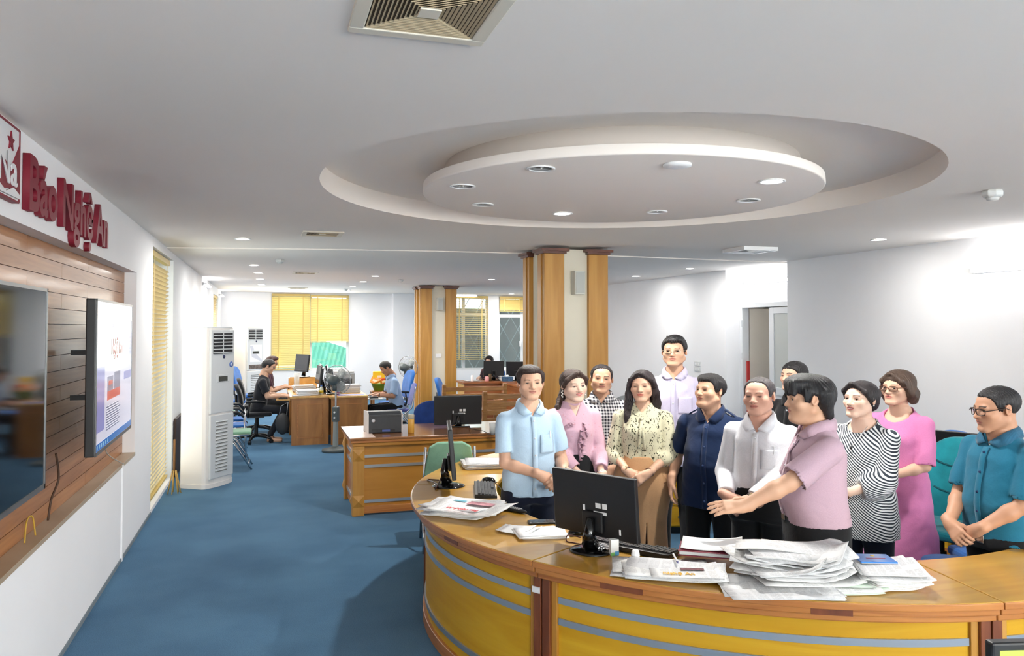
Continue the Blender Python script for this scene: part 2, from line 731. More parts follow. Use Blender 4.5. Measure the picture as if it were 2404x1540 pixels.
window('window_1', (WL0, WL1, 0.04, 2.64), XL - 0.25, [9.36], axis='y')
window('window_2', (17.6, 19.4, 0.85, 2.55), XL - 0.2, [18.5], axis='y')
window('window_3', W3, YF + 0.12, [1.04])
w4 = window('window_4', W4, YF + 0.12, [4.35, 5.05], transom=2.2)
w5 = window('window_5', W5, YF + 0.12, [], transom=2.16)
MB().bb(W5[1] - 0.10, W5[1] - 0.06, YF + 0.02, YF + 0.09, 1.32, 1.47).build('window_handle', M_WHITE, w5, bevel=0.006)
# bars modelled in place of the lattice reflections in the dark glass
for W in (W4, W5):
    g = MB()
    for s in (-1, 1):
        for k in range(-3, 6):
            x = W[0] + k * 0.42
            a, b = Vector((x, YF + 0.3, W[2])), Vector((x + s * 1.15, YF + 0.3, W[3]))
            lo = (W[0] - a.x) / (b.x - a.x)
            hi = (W[1] - a.x) / (b.x - a.x)
            t0, t1 = max(0, min(lo, hi)), min(1, max(lo, hi))
            if t1 - t0 > 0.05:
                g.tube([a.lerp(b, t0), a.lerp(b, t1)], 0.011, 6)
    g.build('lattice_reflection', plain('reflection_grey', (120, 124, 126), 0.6), w4 if W is W4 else w5)

# right wall with the door niche
DY0, DY1, NX = 9.12, 10.63, 7.05
mb = MB()
mb.bb(XR, XR + 0.3, YB - 0.2, DY0, 0, ZC)
mb.bb(XR, XR + 0.3, DY1, YF + 0.2, 0, ZC)
mb.bb(NX, NX + 0.12, DY0 - 0.3, DY1 + 0.3, 2.21, ZC)
wall_right = structure(mb.build('wall_right', M_WALL))
# back wall with three windows
mb = MB()
mb.bb(XL - 0.3, XR + 0.3, YB - 0.2, YB, 0, 0.6)
mb.bb(XL - 0.3, XR + 0.3, YB - 0.2, YB, 2.6, ZC)
for a, b in ((XL - 0.3, -0.4), (1.6, 2.0), (4.0, 4.4), (6.4, XR + 0.3)):
    mb.bb(a, b, YB - 0.2, YB, 0.6, 2.6)
structure(mb.build('wall_back', M_WALL))
for i, a in enumerate((-0.4, 2.0, 4.4)):
    window('window_%d' % (6 + i), (a, a + 2.0, 0.6, 2.6), YB - 0.1, [a + 1.0])
# corridor beyond the door
mb = MB()
mb.bb(XR + 2.3, XR + 2.4, DY0 - 1.5, DY1 + 2.4, 0, ZC)
mb.bb(NX, XR + 2.3, DY1 + 2.3, DY1 + 2.4, 0, ZC)
mb.bb(NX, XR + 2.3, DY0 - 1.5, DY0 - 1.4, 0, ZC)
structure(mb.build('wall_corridor', plain('beige_wall', (236, 228, 214), 0.85)))

# glazed door: frame, a leaf standing half closed and an opening into the corridor
door = structure(MB().bb(NX - 0.05, NX + 0.07, DY1 - 0.06, DY1, 0, 2.21).bb(NX - 0.05, NX + 0.07, DY0, DY0 + 0.06, 0, 2.21)
                 .bb(NX - 0.05, NX + 0.07, DY0 + 0.06, DY1 - 0.06, 2.14, 2.21).build('door_1', M_ALU, bevel=0.004))


def leaf(x, y0, y1, nm='leaf', fw=0.085):
    mb = MB().bb(x - 0.02, x + 0.02, y0, y0 + fw, 0.01, 2.13).bb(x - 0.02, x + 0.02, y1 - fw, y1, 0.01, 2.13)
    for z0, z1 in ((0.01, 0.16), (0.86, 0.97), (2.04, 2.13)):
        mb.bb(x - 0.02, x + 0.02, y0 + fw, y1 - fw, z0, z1)
    l = mb.build(nm, M_ALU, door, bevel=0.003)
    MB().bb(x - 0.004, x + 0.004, y0 + fw, y1 - fw, 0.97, 2.04).build('pane', plain('frosted_glass', (206, 210, 206), 0.5), l)
    MB().bb(x - 0.006, x + 0.006, y0 + fw, y1 - fw, 0.16, 0.86).build('lower_panel', M_ALU, l)
    return l


leaf(NX - 0.02, DY0 + 0.06, DY0 + 0.76)
leaf(NX + 0.035, DY0 + 0.03 + 0.06, DY0 + 0.86, 'rear_leaf')
# open leaf folded back into the corridor, seen almost edge-on
MB().bb(NX + 0.09, NX + 0.78, DY1 - 0.05, DY1 - 0.012, 0.01, 2.13).build('open_leaf', plain('cream_laminate', (238, 230, 218), 0.5), door, bevel=0.003)
for zz in (0.55, 1.35, 1.85):
    MB().bb(NX - 0.075, NX - 0.045, DY1 - 0.075, DY1 - 0.055, zz, zz + 0.1).build('hinge', M_ALU, door)
tag(MB().bb(NX + 0.02, NX + 0.05, DY1 - 0.105, DY1 - 0.062, 0.3, 1.32).build(
    'red_banner', plain('red_cloth', (196, 52, 48), 0.7)), 'narrow red strip hanging inside the glazed doorway', 'banner')
tag(MB().bb(XR + 2.24, XR + 2.29, DY0 - 0.35, DY0 + 0.9 + 1.1, 0, 2.12).build(
    'corridor_cabinet', plain('cream_laminate', (238, 230, 218), 0.5), bevel=0.004), 'tall cream panel in the corridor behind the glazed door', 'panel')


# blinds
M_SLAT = slat_mat('yellow_slat', (253, 238, 184), 0.6)
M_SLATC = slat_mat('cream_slat', (248, 232, 196), 0.45)
M_RAIL = plain('blind_rail', (214, 186, 112), 0.5)


def blind(label, a0, a1, ztop, zbot, pos, axis='x', tilt=62, pitch=0.043, mat=None, gap=0.0, wdt=0.05, drop=0.0):
    """venetian blind: headrail, every slat, tapes, bottom rail"""
    mat = mat or M_SLAT
    rz = 0.0 if axis == 'x' else PI / 2
    L = a1 - a0
    loc = ((a0 + a1) / 2, pos, 0) if axis == 'x' else (pos, (a0 + a1) / 2, 0)
    t = thing('venetian_blind', label, 'blind', loc, rz, 'venetian blinds')
    MB().bb(-L / 2, L / 2, -0.03, 0.03, ztop - 0.06, ztop).build('headrail', M_RAIL, t, bevel=0.003)
    sl = MB()
    prof = [(-wdt / 2, 0), (-wdt / 4, 0.003), (0, 0.004), (wdt / 4, 0.003), (wdt / 2, 0)]
    vs, fs = [], []
    for x in (-L / 2, L / 2):
        for yy, zz in prof:
            vs.append((x, yy, zz))
    for x in (-L / 2, L / 2):
        for yy, zz in prof:
            vs.append((x, yy, zz - 0.0022))
    for i in range(4):
        fs += [(i, i + 1, 5 + i + 1, 5 + i), (10 + i + 1, 10 + i, 15 + i, 15 + i + 1)]
    fs += [(0, 5, 15, 10), (4, 14, 19, 9), tuple([0, 1, 2, 3, 4, 14, 13, 12, 11, 10]), tuple([9, 8, 7, 6, 5, 15, 16, 17, 18, 19])]
    sl.add(vs, fs)
    me = sl.mesh('slat', mat)
    z = ztop - 0.09 - gap
    while z > zbot + 0.04:
        share('slat', me, t, (0, 0, z), (math.radians(tilt), 0, 0))
        z -= pitch
    MB().bb(-L / 2, L / 2, -0.026, 0.026, zbot, zbot + 0.022).build('bottom_rail', M_RAIL, t, bevel=0.003)
    for x in (-L * 0.32, L * 0.32):
        MB().bb(x - 0.012, x + 0.012, -0.034, -0.0325, zbot + 0.01, ztop - 0.06).build('tape', M_RAIL, t)
    return t


blind('tall cream blind hanging to the floor beside the panelled wall', WL0 + 0.02, WL1 - 0.06, 2.63, 0.07, XL - 0.06, 'y', -38, 0.047, M_SLATC, 0.06, 0.056)
blind('small bright blind on the left wall beyond the air conditioners', 17.65, 19.35, 2.55, 0.95, XL - 0.05, 'y', -35, 0.045, M_SLATC)
blind('closed yellow blind on the far wall, left of the raised one', W3[0] + 0.01, 1.03, 2.69, 0.78, YF - 0.03, 'x', 68, 0.046)
blind('half-raised yellow blind with the green roof showing below', 1.045, W3[1] - 0.01, 2.66, 1.46, YF - 0.03, 'x', 66, 0.044)
blind('yellow blind partly hidden by the rear pillar', W4[0] + 0.02, 4.68, 2.69, 1.62, YF - 0.03, 'x', 60, 0.045)
blind('open-slatted blind on the dark window right of the rear pillar', 4.72, W4[1] - 0.02, 2.69, 0.98, YF - 0.03, 'x', 12, 0.052)
blind('short gathered blind at the top of the narrow dark window', W5[0] + 0.01, W5[1], 2.69, 2.28, YF - 0.03, 'x', 40, 0.032)

# outside: a green corrugated sheet wall and a dark neighbouring building
mb = MB()
N = 60
vs, fs = [], []
for i in range(N + 1):
    x = -1.4 + i * 0.062
    yy = 22.6 + (0.03 if i % 2 else 0.0)
    vs += [(x, yy, -0.5), (x + 0.5, yy + 0.5, 2.25 - 0.02 * i)]
for i in range(N):
    fs.append((2 * i, 2 * i + 2, 2 * i + 3, 2 * i + 1))
mb.add(vs, fs)
o = mb.build('corrugated_fence', plain('green_sheet', (84, 146, 124), 0.5))
o.modifiers.new('thick', 'SOLIDIFY').thickness = 0.02
tag(o, 'green corrugated metal sheeting outside the far left window', 'fence')
tag(MB().bb(3.0, 9.5, 22.3, 22.6, -0.5, 2.32).bb(3.0, 9.5, 22.25, 22.65, 2.3, 2.4).build(
    'neighbour_building', plain('dark_render', (46, 48, 46), 0.8, var=0.3, vs=2.0)), 'dark wall of a building outside the far right windows', 'building')


# pillars
M_PIL = wood('pillar_wood', (174, 120, 42), (196, 144, 64), (10, 10, 0.9), 0.45, 0.08)
M_CAP = wood('cap_wood', (88, 46, 34), (112, 64, 46), (3, 3, 20), 0.4, 0.2)
M_CREAM = plain('cream_paint', (222, 217, 200), 0.8, var=0.015, vs=3)


def pillar(label, x, y, S=0.76):
    t = thing('pillar', label, 'pillar', (x, y, 0), 0, 'wood-clad pillars')
    h = ZC - 0.03
    MB().bb(-S / 2 + 0.05, S / 2 - 0.05, -S / 2 + 0.05, S / 2 - 0.05, 0, h).build('core', M_CREAM, t)
    pw = 0.235
    post = MB().bb(-pw / 2, pw / 2, -pw / 2, pw / 2, 0, h - 0.055).mesh('post', M_PIL)
    cap = MB()
    cap.bb(-pw / 2 - 0.02, pw / 2 + 0.02, -pw / 2 - 0.02, pw / 2 + 0.02, h - 0.055, h - 0.03)
    cap.bb(-pw / 2 - 0.045, pw / 2 + 0.045, -pw / 2 - 0.045, pw / 2 + 0.045, h - 0.03, h)
    cap = cap.mesh('cap', M_CAP)
    groove = MB().bb(-pw / 2 - 0.012, -pw / 2, -0.035, 0.035, 0, h - 0.055).mesh('strip', M_PIL)
    q = S / 2 - pw / 2
    for sx in (-1, 1):
        for sy in (-1, 1):
            a = share('post', post, t, (sx * q, sy * q, 0))
            b = a.modifiers.new('bevel', 'BEVEL'); b.width = 0.006; b.segments = 2
            share('strip', groove, a, (0, 0, 0), (0, 0, 0 if sx < 0 else PI))
            share('cap', cap, a, (0, 0, 0))
    return t


P1 = pillar('wood-clad cream pillar right behind the standing group', 3.27, 8.5)
P2 = pillar('wood-clad cream pillar farther back beside the seated man', 3.42, 16.55)
for P, S in ((P1, 'near'), (P2, 'rear')):
    y = P.location.y - 0.33
    t = thing('wall_speaker', 'pale grey speaker box mounted high on the %s pillar' % S, 'speaker', (P.location.x + 0.02, y, 2.33), 0, 'pillar speakers')
    MB().prism([(-0.075, 0.0), (0.075, 0.0), (0.06, -0.11), (-0.06, -0.11)], -0.13, 0.13).build('housing', plain('speaker_grey', (206, 208, 200), 0.5), t, bevel=0.012)
    MB().bb(-0.05, 0.05, -0.118, -0.108, -0.115, 0.115).build('grille', plain('speaker_mesh', (186, 190, 186), 0.7), t)
    MB().bb(-0.02, 0.02, -0.002, 0.02, -0.03, 0.03).build('bracket', M_DARK, t)
t = thing('wall_switch', 'small white switch plate low on the rear pillar', 'switch', (3.42, 16.55 - 0.33, 1.25))
MB().bb(-0.06, 0.06, -0.012, 0.0, -0.04, 0.04).build('plate', M_WHITE, t, bevel=0.003)
MB().bb(-0.015, 0.015, -0.016, -0.012, -0.012, 0.012).build('rocker', M_WHITE, t)

# ------------------------------------------------------------------ ceiling fixtures
M_LENS = glow('lamp_lens', (255, 252, 244), 14.0)
M_TUBE = glow('tube_light', (250, 252, 255), 19.0)
M_LOUV = plain('vent_grille', (190, 172, 140), 0.6)
M_VENT = plain('vent_frame', (222, 214, 198), 0.6)
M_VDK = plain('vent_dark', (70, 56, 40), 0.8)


def downlight(px, py, lit, label, z=None, watts=13.0, r=0.062):
    z = ZC if z is None else z
    p = on(px, py, z)
    t = thing('ceiling_downlight', label, 'ceiling light', (p.x, p.y, z), 0, 'recessed downlights')
    MB().lathe([(r, -0.001), (r + 0.016, -0.002), (r + 0.017, -0.008), (r + 0.002, -0.009), (r, -0.004)], n=28, cap=False).build('ring', M_WHITE, t)
    if lit:
        MB().lathe([(0.001, -0.0035), (r, -0.003)], n=28).build('lens', M_LENS, t)
        area('downlight_beam', (p.x, p.y, z - 0.014), (p.x, p.y, 0), 0.1, 0.1, watts, (1.0, 0.97, 0.92), 'DISK')
    else:
        MB().lathe([(r, -0.0035), (r * 0.55, -0.0015), (0.001, -0.001)], n=28).build('reflector', plain('lamp_mirror', (150, 152, 150), 0.2, 0.9), t)
    return t


ZD = ZC - 0.036
ZR = ZC - 0.012
downlight(1270, 394, False, 'unlit downlight at the front left of the hanging ceiling disc', ZD)
downlight(1086, 436, False, 'unlit downlight nearest the left rim of the hanging ceiling disc', ZD)
downlight(1133, 479, False, 'unlit downlight at the rear left of the hanging ceiling disc', ZD)
downlight(1542, 496, False, 'unlit downlight at the rear right of the hanging ceiling disc', ZD)
downlight(1757, 469, False, 'unlit downlight near the right rim of the hanging ceiling disc', ZD)
downlight(1320, 500, True, 'glowing downlight at the rear edge of the hanging ceiling disc', ZD, 24)
downlight(1812, 424, True, 'glowing downlight at the right of the hanging ceiling disc', ZD, 24)
p = on(1590, 385, ZD)
t = thing('ceiling_cover_plate', 'round white blank plate at the front right of the ceiling disc', 'ceiling plate', (p.x, p.y, ZD))
MB().lathe([(0.075, 0), (0.075, -0.012), (0.045, -0.02), (0.001, -0.021)], n=28).build('plate', M_WHITE, t)
for px, py, z, lb in (
        (570, 560, ZC, 'lit downlight in the ceiling before the tall air conditioner'),
        (596, 622, ZR, 'lit downlight left of the small ceiling sensor, first of the left row'),
        (607, 640, ZR, 'lit downlight second in the far left row'),
        (611, 655, ZR, 'lit downlight third in the far left row'),
        (614, 668, ZR, 'lit downlight last in the far left row'),
        (881, 648, ZR, 'lit downlight nearest of the row left of the rear pillar'),
        (853, 661, ZR, 'lit downlight second of the row left of the rear pillar'),
        (829, 673, ZR, 'lit downlight third of the row left of the rear pillar'),
        (815, 681, ZR, 'lit downlight last of the row above the yellow blinds'),
        (1154, 656, ZR, 'lit downlight between the two pillars'),
        (1201, 690, ZR, 'lit downlight over the narrow dark window'),
        (1493, 648, ZR, 'lit downlight just right of the near pillar'),
        (1620, 630, ZR, 'lit downlight left of the bright door niche'),
        (2062, 562, ZC, 'lit downlight close to the right wall')):
    downlight(px, py, True, lb, z, 10.0 if px < 620 else 6.0 if px > 2000 else 7.0 if px > 1400 else 17.0)

# square air diffusers


def vent(label, x, y, z, s=0.40, drop=0.0, fine=True, pale=False):
    t = thing('ceiling_vent', label, 'air vent', (x, y, z), 0, 'square ceiling air vents')
    h = s / 2
    fr = MB()
    a, b = h, h - 0.045
    z0, z1 = -0.012 - drop, 0.0
    fr.bb(-a, a, -a, -b, z0, z1).bb(-a, a, b, a, z0, z1).bb(-a, -b, -b, b, z0, z1).bb(b, a, -b, b, z0, z1)
    fr.build('frame', M_WHITE if pale else M_VENT, t, bevel=0.004)
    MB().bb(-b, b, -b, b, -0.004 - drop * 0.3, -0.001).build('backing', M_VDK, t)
    n = 11 if fine else 6
    for q in range(4):
        lv = MB()
        for k in range(n):
            r0 = 0.03 + (b - 0.03) * k / n
            r1 = r0 + (b - 0.03) / n * 0.72
            d = 0.006 + drop
            # one louver: a tapered strip of this quarter, sloping up towards the rim
            lv.add([(-r0, -r0, -d + 0.004), (r0, -r0, -d + 0.004), (r1, -r1, -d - 0.003), (-r1, -r1, -d - 0.003),
                    (-r0, -r0, -d + 0.006), (r0, -r0, -d + 0.006), (r1, -r1, -d - 0.001), (-r1, -r1, -d - 0.001)],
                   [(0, 1, 2, 3), (7, 6, 5, 4), (0, 4, 5, 1), (1, 5, 6, 2), (2, 6, 7, 3), (3, 7, 4, 0)])
        o = lv.build('louver_quarter', M_WHITE if pale else M_LOUV, t)
        o.rotation_euler = (0, 0, q * PI / 2)
    MB().bb(-0.03, 0.03, -0.03, 0.03, -0.012 - drop, -0.004).build('hub', M_WHITE if pale else M_VENT, t)
    return t


p = on(1005, 30, ZC)
vent('large square air vent at the top edge of the picture', p.x, p.y - 0.02, ZC, 0.42)
p = on(757, 548, ZC)
vent('square air vent in the ceiling before the step', p.x, p.y, ZC, 0.38)
p = on(717, 640, ZR)
vent('square air vent in the rear ceiling, the middle one on the left', p.x, p.y, ZR, 0.40, 0, False)
p = on(699, 676, ZR)
vent('farthest square air vent above the closed yellow blind', p.x, p.y, ZR, 0.42, 0, False)
p = on(1760, 583, ZC)
vent('white raised square air vent before the door niche', p.x, p.y, ZC, 0.44, 0.03, False, True)


def sensor(px, py, label, s=1.0, z=None):
    z = ZC if z is None else z
    p = on(px, py, z)
    t = thing('smoke_detector', label, 'detector', (p.x, p.y, z), 0.3, 'ceiling detectors')
    MB().lathe([(0.05 * s, 0), (0.058 * s, -0.01 * s), (0.056 * s, -0.03 * s), (0.045 * s, -0.04 * s)], n=8, smooth=False).build(
        'base', plain('detector_grey', (214, 216, 214), 0.6), t, bevel=0.004)
    MB().lathe([(0.036 * s, -0.04 * s), (0.03 * s, -0.055 * s), (0.001, -0.058 * s)], n=16).build('head', plain('detector_grey', (214, 216, 214), 0.6), t)
    return t


sensor(2330, 447, 'chunky pale ceiling detector near the right wall', 1.15)
sensor(657, 609, 'small ceiling detector behind the left vent', 1.0, ZR)
sensor(941, 656, 'small ceiling detector left of the rear pillar', 0.9, ZR)
sensor(812, 678, 'tiny ceiling detector above the yellow blinds', 0.9, ZR)


M_TUBE2 = glow('tube_light_soft', (250, 252, 255), 6.5)


def tube_lamp(label, a, b, n, r=0.016, tm=None):
    """fluorescent batten between a and b on a wall whose normal is n"""
    a, b, n = Vector(a), Vector(b), Vector(n)
    t = thing('tube_lamp', label, 'tube light', a, 0, 'fluorescent wall lamps')
    d = b - a
    u = d.normalized()
    up = u.cross(n)
    M = Matrix((u, n, up)).transposed()
    MB().box(d / 2 + n * 0.0125, (d.length, 0.025, 0.05), M).build('batten', M_WHITE, t, bevel=0.003)
    MB().cyl(u * 0.03 + n * 0.06, d - u * 0.03 + n * 0.06, r, n=14).build('tube', tm or M_TUBE, t)
    for q in (Vector((0, 0, 0)) + u * 0.015, d - u * 0.015):
        MB().box(q + n * 0.045, (0.03, 0.065, 0.036), M).build('end_cap', M_WHITE, t)
    return t


tube_lamp('fluorescent tube lamp in the niche above the door', (NX, DY0 + 0.2, 2.52), (NX, DY1 - 0.15, 2.52), (-1, 0, 0))
tube_lamp('fluorescent tube lamp high on the right wall at the picture edge', (XR, 4.9, 2.4), (XR, 6.15, 2.4), (-1, 0, 0))
tube_lamp('fluorescent tube lamp on the left wall behind the air conditioner', (XL, 14.6, 2.6), (XL, 15.8, 2.6), (1, 0, 0), tm=M_TUBE2)
tube_lamp('fluorescent tube lamp in the far left corner of the room', (XL, 19.45, 2.6), (XL, 20.4, 2.6), (1, 0, 0), tm=M_TUBE2)
tube_lamp('added unseen tube lamp lighting the corridor behind the glazed door', (XR + 2.3, 8.3, 2.3), (XR + 2.3, 9.6, 2.3), (-1, 0, 0))  # added out of view to brighten the corridor and the open leaf
tube_lamp('added unseen fill tube high on the right wall beside the camera', (XR, 0.6, 2.4), (XR, 1.85, 2.4), (-1, 0, 0))  # added out of view to brighten the ceiling
tube_lamp('added unseen fill tube high on the right wall behind the camera', (XR, -3.2, 2.4), (XR, -1.95, 2.4), (-1, 0, 0))  # added behind the camera as ceiling fill
tube_lamp('added unseen fill tube high on the left wall behind the camera', (XL, -3.2, 2.4), (XL, -1.95, 2.4), (1, 0, 0))  # also added unseen, throws more light up at the ceiling
tube_lamp('fluorescent tube lamp over the wide dark window', (4.3, YF, 2.69), (5.4, YF, 2.69), (0, -1, 0), tm=M_TUBE2)

t = thing('switch_panel', 'two stacked white switch plates on the right wall', 'switch', (XR, 11.47, 1.2), 0)
for dz in (0.045, -0.045):
    MB().bb(-0.012, 0, -0.09, 0.09, dz - 0.037, dz + 0.037).build('plate', plain('switch_plate', (214, 216, 216), 0.5), t, bevel=0.003)
    for dy in (-0.05, 0, 0.05):
        MB().bb(-0.016, -0.012, dy - 0.015, dy + 0.015, dz - 0.018, dz + 0.018).build('rocker', M_WHITE, t)

# ------------------------------------------------------------------ sign on the left wall
M_SIGN = plain('sign_red', (126, 22, 42), 0.55)
me = text_mesh('Báo Nghệ An', 0.11, 0.022)
vv = np.array([q.co[:] for q in me.vertices])
sx = 1.88 / (vv[:, 0].max() - vv[:, 0].min())
M = Matrix(((0, 0, 0.14, 0.0), (sx, 0, 0, -vv[:, 0].min() * sx), (0, 0.36, 0, 0), (0, 0, 0, 1)))
fit_mesh(me, M)
me.materials.append(M_SIGN)
vv = np.array([q.co[:] for q in me.vertices])
o = bpy.data.objects.new('wall_sign', me)
COL.objects.link(o)
o.location = (XL + 0.002 - vv[:, 0].min(), 4.12, 2.385)
tag(o, 'large dark red raised letters reading Báo Nghệ An on the left wall', 'sign')

t = thing('logo_plaque', 'red and white plaque with star and letters left of the sign', 'plaque', (XL, 3.765, 2.385))
MB().bb(0.002, 0.028, -0.2, 0.2, 0.0, 0.315).build('board', plain('plaque_white', (226, 226, 228), 0.5), t, bevel=0.003)
MB().bb(0.002, 0.032, -0.205, -0.197, 0, 0.32).bb(0.002, 0.032, 0.197, 0.205, 0, 0.32).bb(0.002, 0.032, -0.2, 0.2, -0.006, 0.003).bb(
    0.002, 0.032, -0.2, 0.2, 0.312, 0.321).build('border', M_SIGN, t)
MB().prism([(0.196, 0.25), (0.196, 0.02), (0.06, 0.04), (-0.08, 0.02), (-0.19, 0.04), (-0.19, 0.12), (-0.05, 0.16), (0.08, 0.13)], 0.028, 0.033, 'yz').build('red_field', M_SIGN, t)
st = [(0.075 + (0.045 if k % 2 == 0 else 0.018) * math.sin(k * PI / 5), 0.245 + (0.045 if k % 2 == 0 else 0.018) * math.cos(k * PI / 5)) for k in range(10)]
MB().prism(st, 0.028, 0.034, 'yz').build('star', M_SIGN, t)
me = text_mesh('Na', 0.02, 0.01)
fit_mesh(me, Matrix(((0, 0, 0.1, 0.035), (0.22, 0, 0, -0.11), (0, 0.2, 0, 0.06), (0, 0, 0, 1))))
me.materials.append(plain('plaque_white', (226, 226, 228), 0.5))
share('letters', me, t)
MB().prism([(-0.19, 0.02), (-0.1, 0.045), (0.0, 0.02), (0.1, 0.05), (0.19, 0.03), (0.19, 0.012), (-0.19, 0.008)], 0.033, 0.037, 'yz').build('wave', plain('plaque_white', (226, 226, 228), 0.5), t)


# ------------------------------------------------------------------ televisions
def emis(name, rgb, s=0.85):
    m, nt, p = new_mat(name) if name not in MATS else (MATS[name], None, None)
    if nt is None:
        return m
    p.inputs['Base Color'].default_value = (0.01, 0.01, 0.012, 1)
    p.inputs['Roughness'].default_value = 0.12
    p.inputs['Emission Color'].default_value = srgb(*rgb)
    p.inputs['Emission Strength'].default_value = s
    MATS[name] = m
    return m


M_GLOSSBLACK = plain('gloss_black', (8, 9, 11), 0.06, spec=0.6)


def tv(label, y0, y1, z0, z1, x, lit, toe=0.0):
    w_, h = y1 - y0, z1 - z0
    t = thing('television', label, 'television', (x, (y0 + y1) / 2, z0), PI / 2 + toe, 'televisions on the left wall')
    b = MB().bb(-w_ / 2, w_ / 2, 0, 0.05, 0, h)
    b.bb(-w_ * 0.3, w_ * 0.3, 0.05, 0.085, h * 0.15, h * 0.7)
    b.build('casing', M_DARK, t, bevel=0.006)
    fr = MB()
    e = 0.014
    fr.bb(-w_ / 2, w_ / 2, -0.006, 0.0, h - e, h).bb(-w_ / 2, w_ / 2, -0.006, 0.0, 0, e * 1.5)
    fr.bb(-w_ / 2, -w_ / 2 + e, -0.006, 0.0, 0, h).bb(w_ / 2 - e, w_ / 2, -0.006, 0.0, 0, h)
    fr.build('bezel', plain('tv_bezel', (120, 122, 124) if lit else (96, 98, 96), 0.35, 0.6), t)
    for zz in (0.3, 0.62):
        MB().bb(-0.02, 0.02, 0.085, 0.085 + (0.16 if lit else 0.14), h * zz, h * zz + 0.03).build('wall_mount', M_DARK, t)
    s = MB().bb(-w_ / 2 + e, w_ / 2 - e, -0.003, 0.001, e * 1.5, h - e).build(
        'screen', emis('tv_page', (226, 224, 242), 0.36) if lit else M_GLOSSBLACK, t)
    return t, s, w_, h


tv1, scr, tw, th = tv('lit television showing a news web page, nearer the window', 4.72, 6.06, 1.135, 1.99, XL + 0.19, True, 0.02)


def patch(name, rects, mat, dy=-0.0042):
    for (u0, u1, v0, v1) in rects:        # u left to right, v top to bottom
        MB().bb(-tw / 2 + u0 * tw, -tw / 2 + u1 * tw, dy, -0.003, th * (1 - v1), th * (1 - v0)).build(name, mat, scr)


patch('toolbar', [(0.02, 0.98, 0.03, 0.13)], emis('pg_top', (214, 206, 214), 0.36))
patch('green_banner', [(0.26, 0.68, 0.26, 0.42)], emis('pg_green', (176, 216, 206), 0.36))
patch('side_column', [(0.02, 0.2, 0.44, 0.86), (0.72, 0.97, 0.22, 0.4), (0.74, 0.97, 0.52, 0.58)], emis('pg_violet', (150, 150, 208), 0.36))
patch('news_photo', [(0.27, 0.42, 0.52, 0.66), (0.45, 0.62, 0.5, 0.64)], emis('pg_photo', (120, 120, 150), 0.36))
patch('red_photo', [(0.27, 0.62, 0.62, 0.68), (0.3, 0.4, 0.55, 0.58)], emis('pg_red', (206, 70, 60), 0.36), -0.0048)
patch('text_lines', [(0.25, 0.25 + random.uniform(0.3, 0.42), 0.72 + 0.017 * k, 0.728 + 0.017 * k) for k in range(10)] +
      [(0.04, 0.5, 0.06, 0.065), (0.04, 0.6, 0.09, 0.095), (0.4, 0.55, 0.16, 0.18)], emis('pg_ink', (120, 124, 150), 0.36), -0.0048)
patch('taskbar', [(0.011, 0.988, 0.93, 0.975)], emis('pg_task', (40, 110, 190), 0.36))
patch('taskbar_icons', [(0.03 + 0.05 * k, 0.05 + 0.05 * k, 0.94, 0.965) for k in range(6)], emis('pg_icon', (150, 200, 230), 0.36), -0.0048)
me = text_mesh('Nghệ An', 0.001, 0.02)
vv = np.array([q.co[:] for q in me.vertices])
k_ = 0.3 * tw / (vv[:, 0].max() - vv[:, 0].min())
fit_mesh(me, Matrix(((k_, 0, 0, -tw / 2 + 0.36 * tw), (0, 0, 1, -0.0055), (0, 0.13, 0, th * (1 - 0.37)), (0, 0, 0, 1))))
me.materials.append(emis('pg_red', (206, 70, 60), 0.36))
share('page_title', me, scr)
tv('switched-off television with dark glossy screen at the left edge', 2.42, 3.86, 1.14, 2.0, XL + 0.17, False)
M_CORD = plain('brown_cord', (70, 44, 26), 0.6)


def cord(label, pts, r=0.006, mat=None, name='power_cord'):
    pts = [Vector(p) for p in pts]
    out = []
    n = len(pts)
    for i in range(n - 1):
        p0, p1, p2, p3 = pts[max(i - 1, 0)], pts[i], pts[i + 1], pts[min(i + 2, n - 1)]
        for k in range(6):
            s = k / 6
            out.append(0.5 * ((2 * p1) + (p2 - p0) * s + (2 * p0 - 5 * p1 + 4 * p2 - p3) * s * s + (3 * p1 - p0 - 3 * p2 + p3) * s ** 3))
    out.append(pts[-1])
    return tag(MB().tube(out, r, 7).build(name, mat or M_CORD), label, 'cord')


cord('brown cord hanging below the lit television', [(XL - 0.02, 4.9, 1.14), (XL - 0.01, 4.92, 1.0), (XL - 0.03, 4.86, 0.9), (XL - 0.04, 4.84, 0.79)], 0.006)
cord('black cord running from the dark television down to the floor',
     [(XL + 0.08, 3.3, 1.14), (XL + 0.06, 3.34, 0.95), (XL + 0.03, 3.42, 0.78), (XL + 0.03, 3.45, 0.5), (XL + 0.03, 3.3, 0.2), (XL + 0.05, 3.05, 0.012)], 0.008, M_DARK)
cord('thin red cord below the dark television', [(XL + 0.07, 3.45, 1.15), (XL, 3.55, 0.95), (XL + 0.012, 3.64, 0.77)], 0.004, plain('red_cord', (150, 60, 50), 0.5))
cord('thin grey cord at the far end of the panelled niche', [(XL + 0.03, 5.95, 1.15), (XL - 0.03, 6.4, 0.92), (XL + 0.012, 6.86, 0.76)], 0.004, plain('grey_cord', (176, 172, 164), 0.5))
cord('yellow cord loop on the niche sill', [(XL - 0.05, 4.45, 0.77), (XL - 0.06, 4.52, 0.86), (XL - 0.05, 4.58, 0.87), (XL - 0.04, 4.6, 0.77)], 0.004, plain('yellow_cord', (196, 160, 60), 0.5))

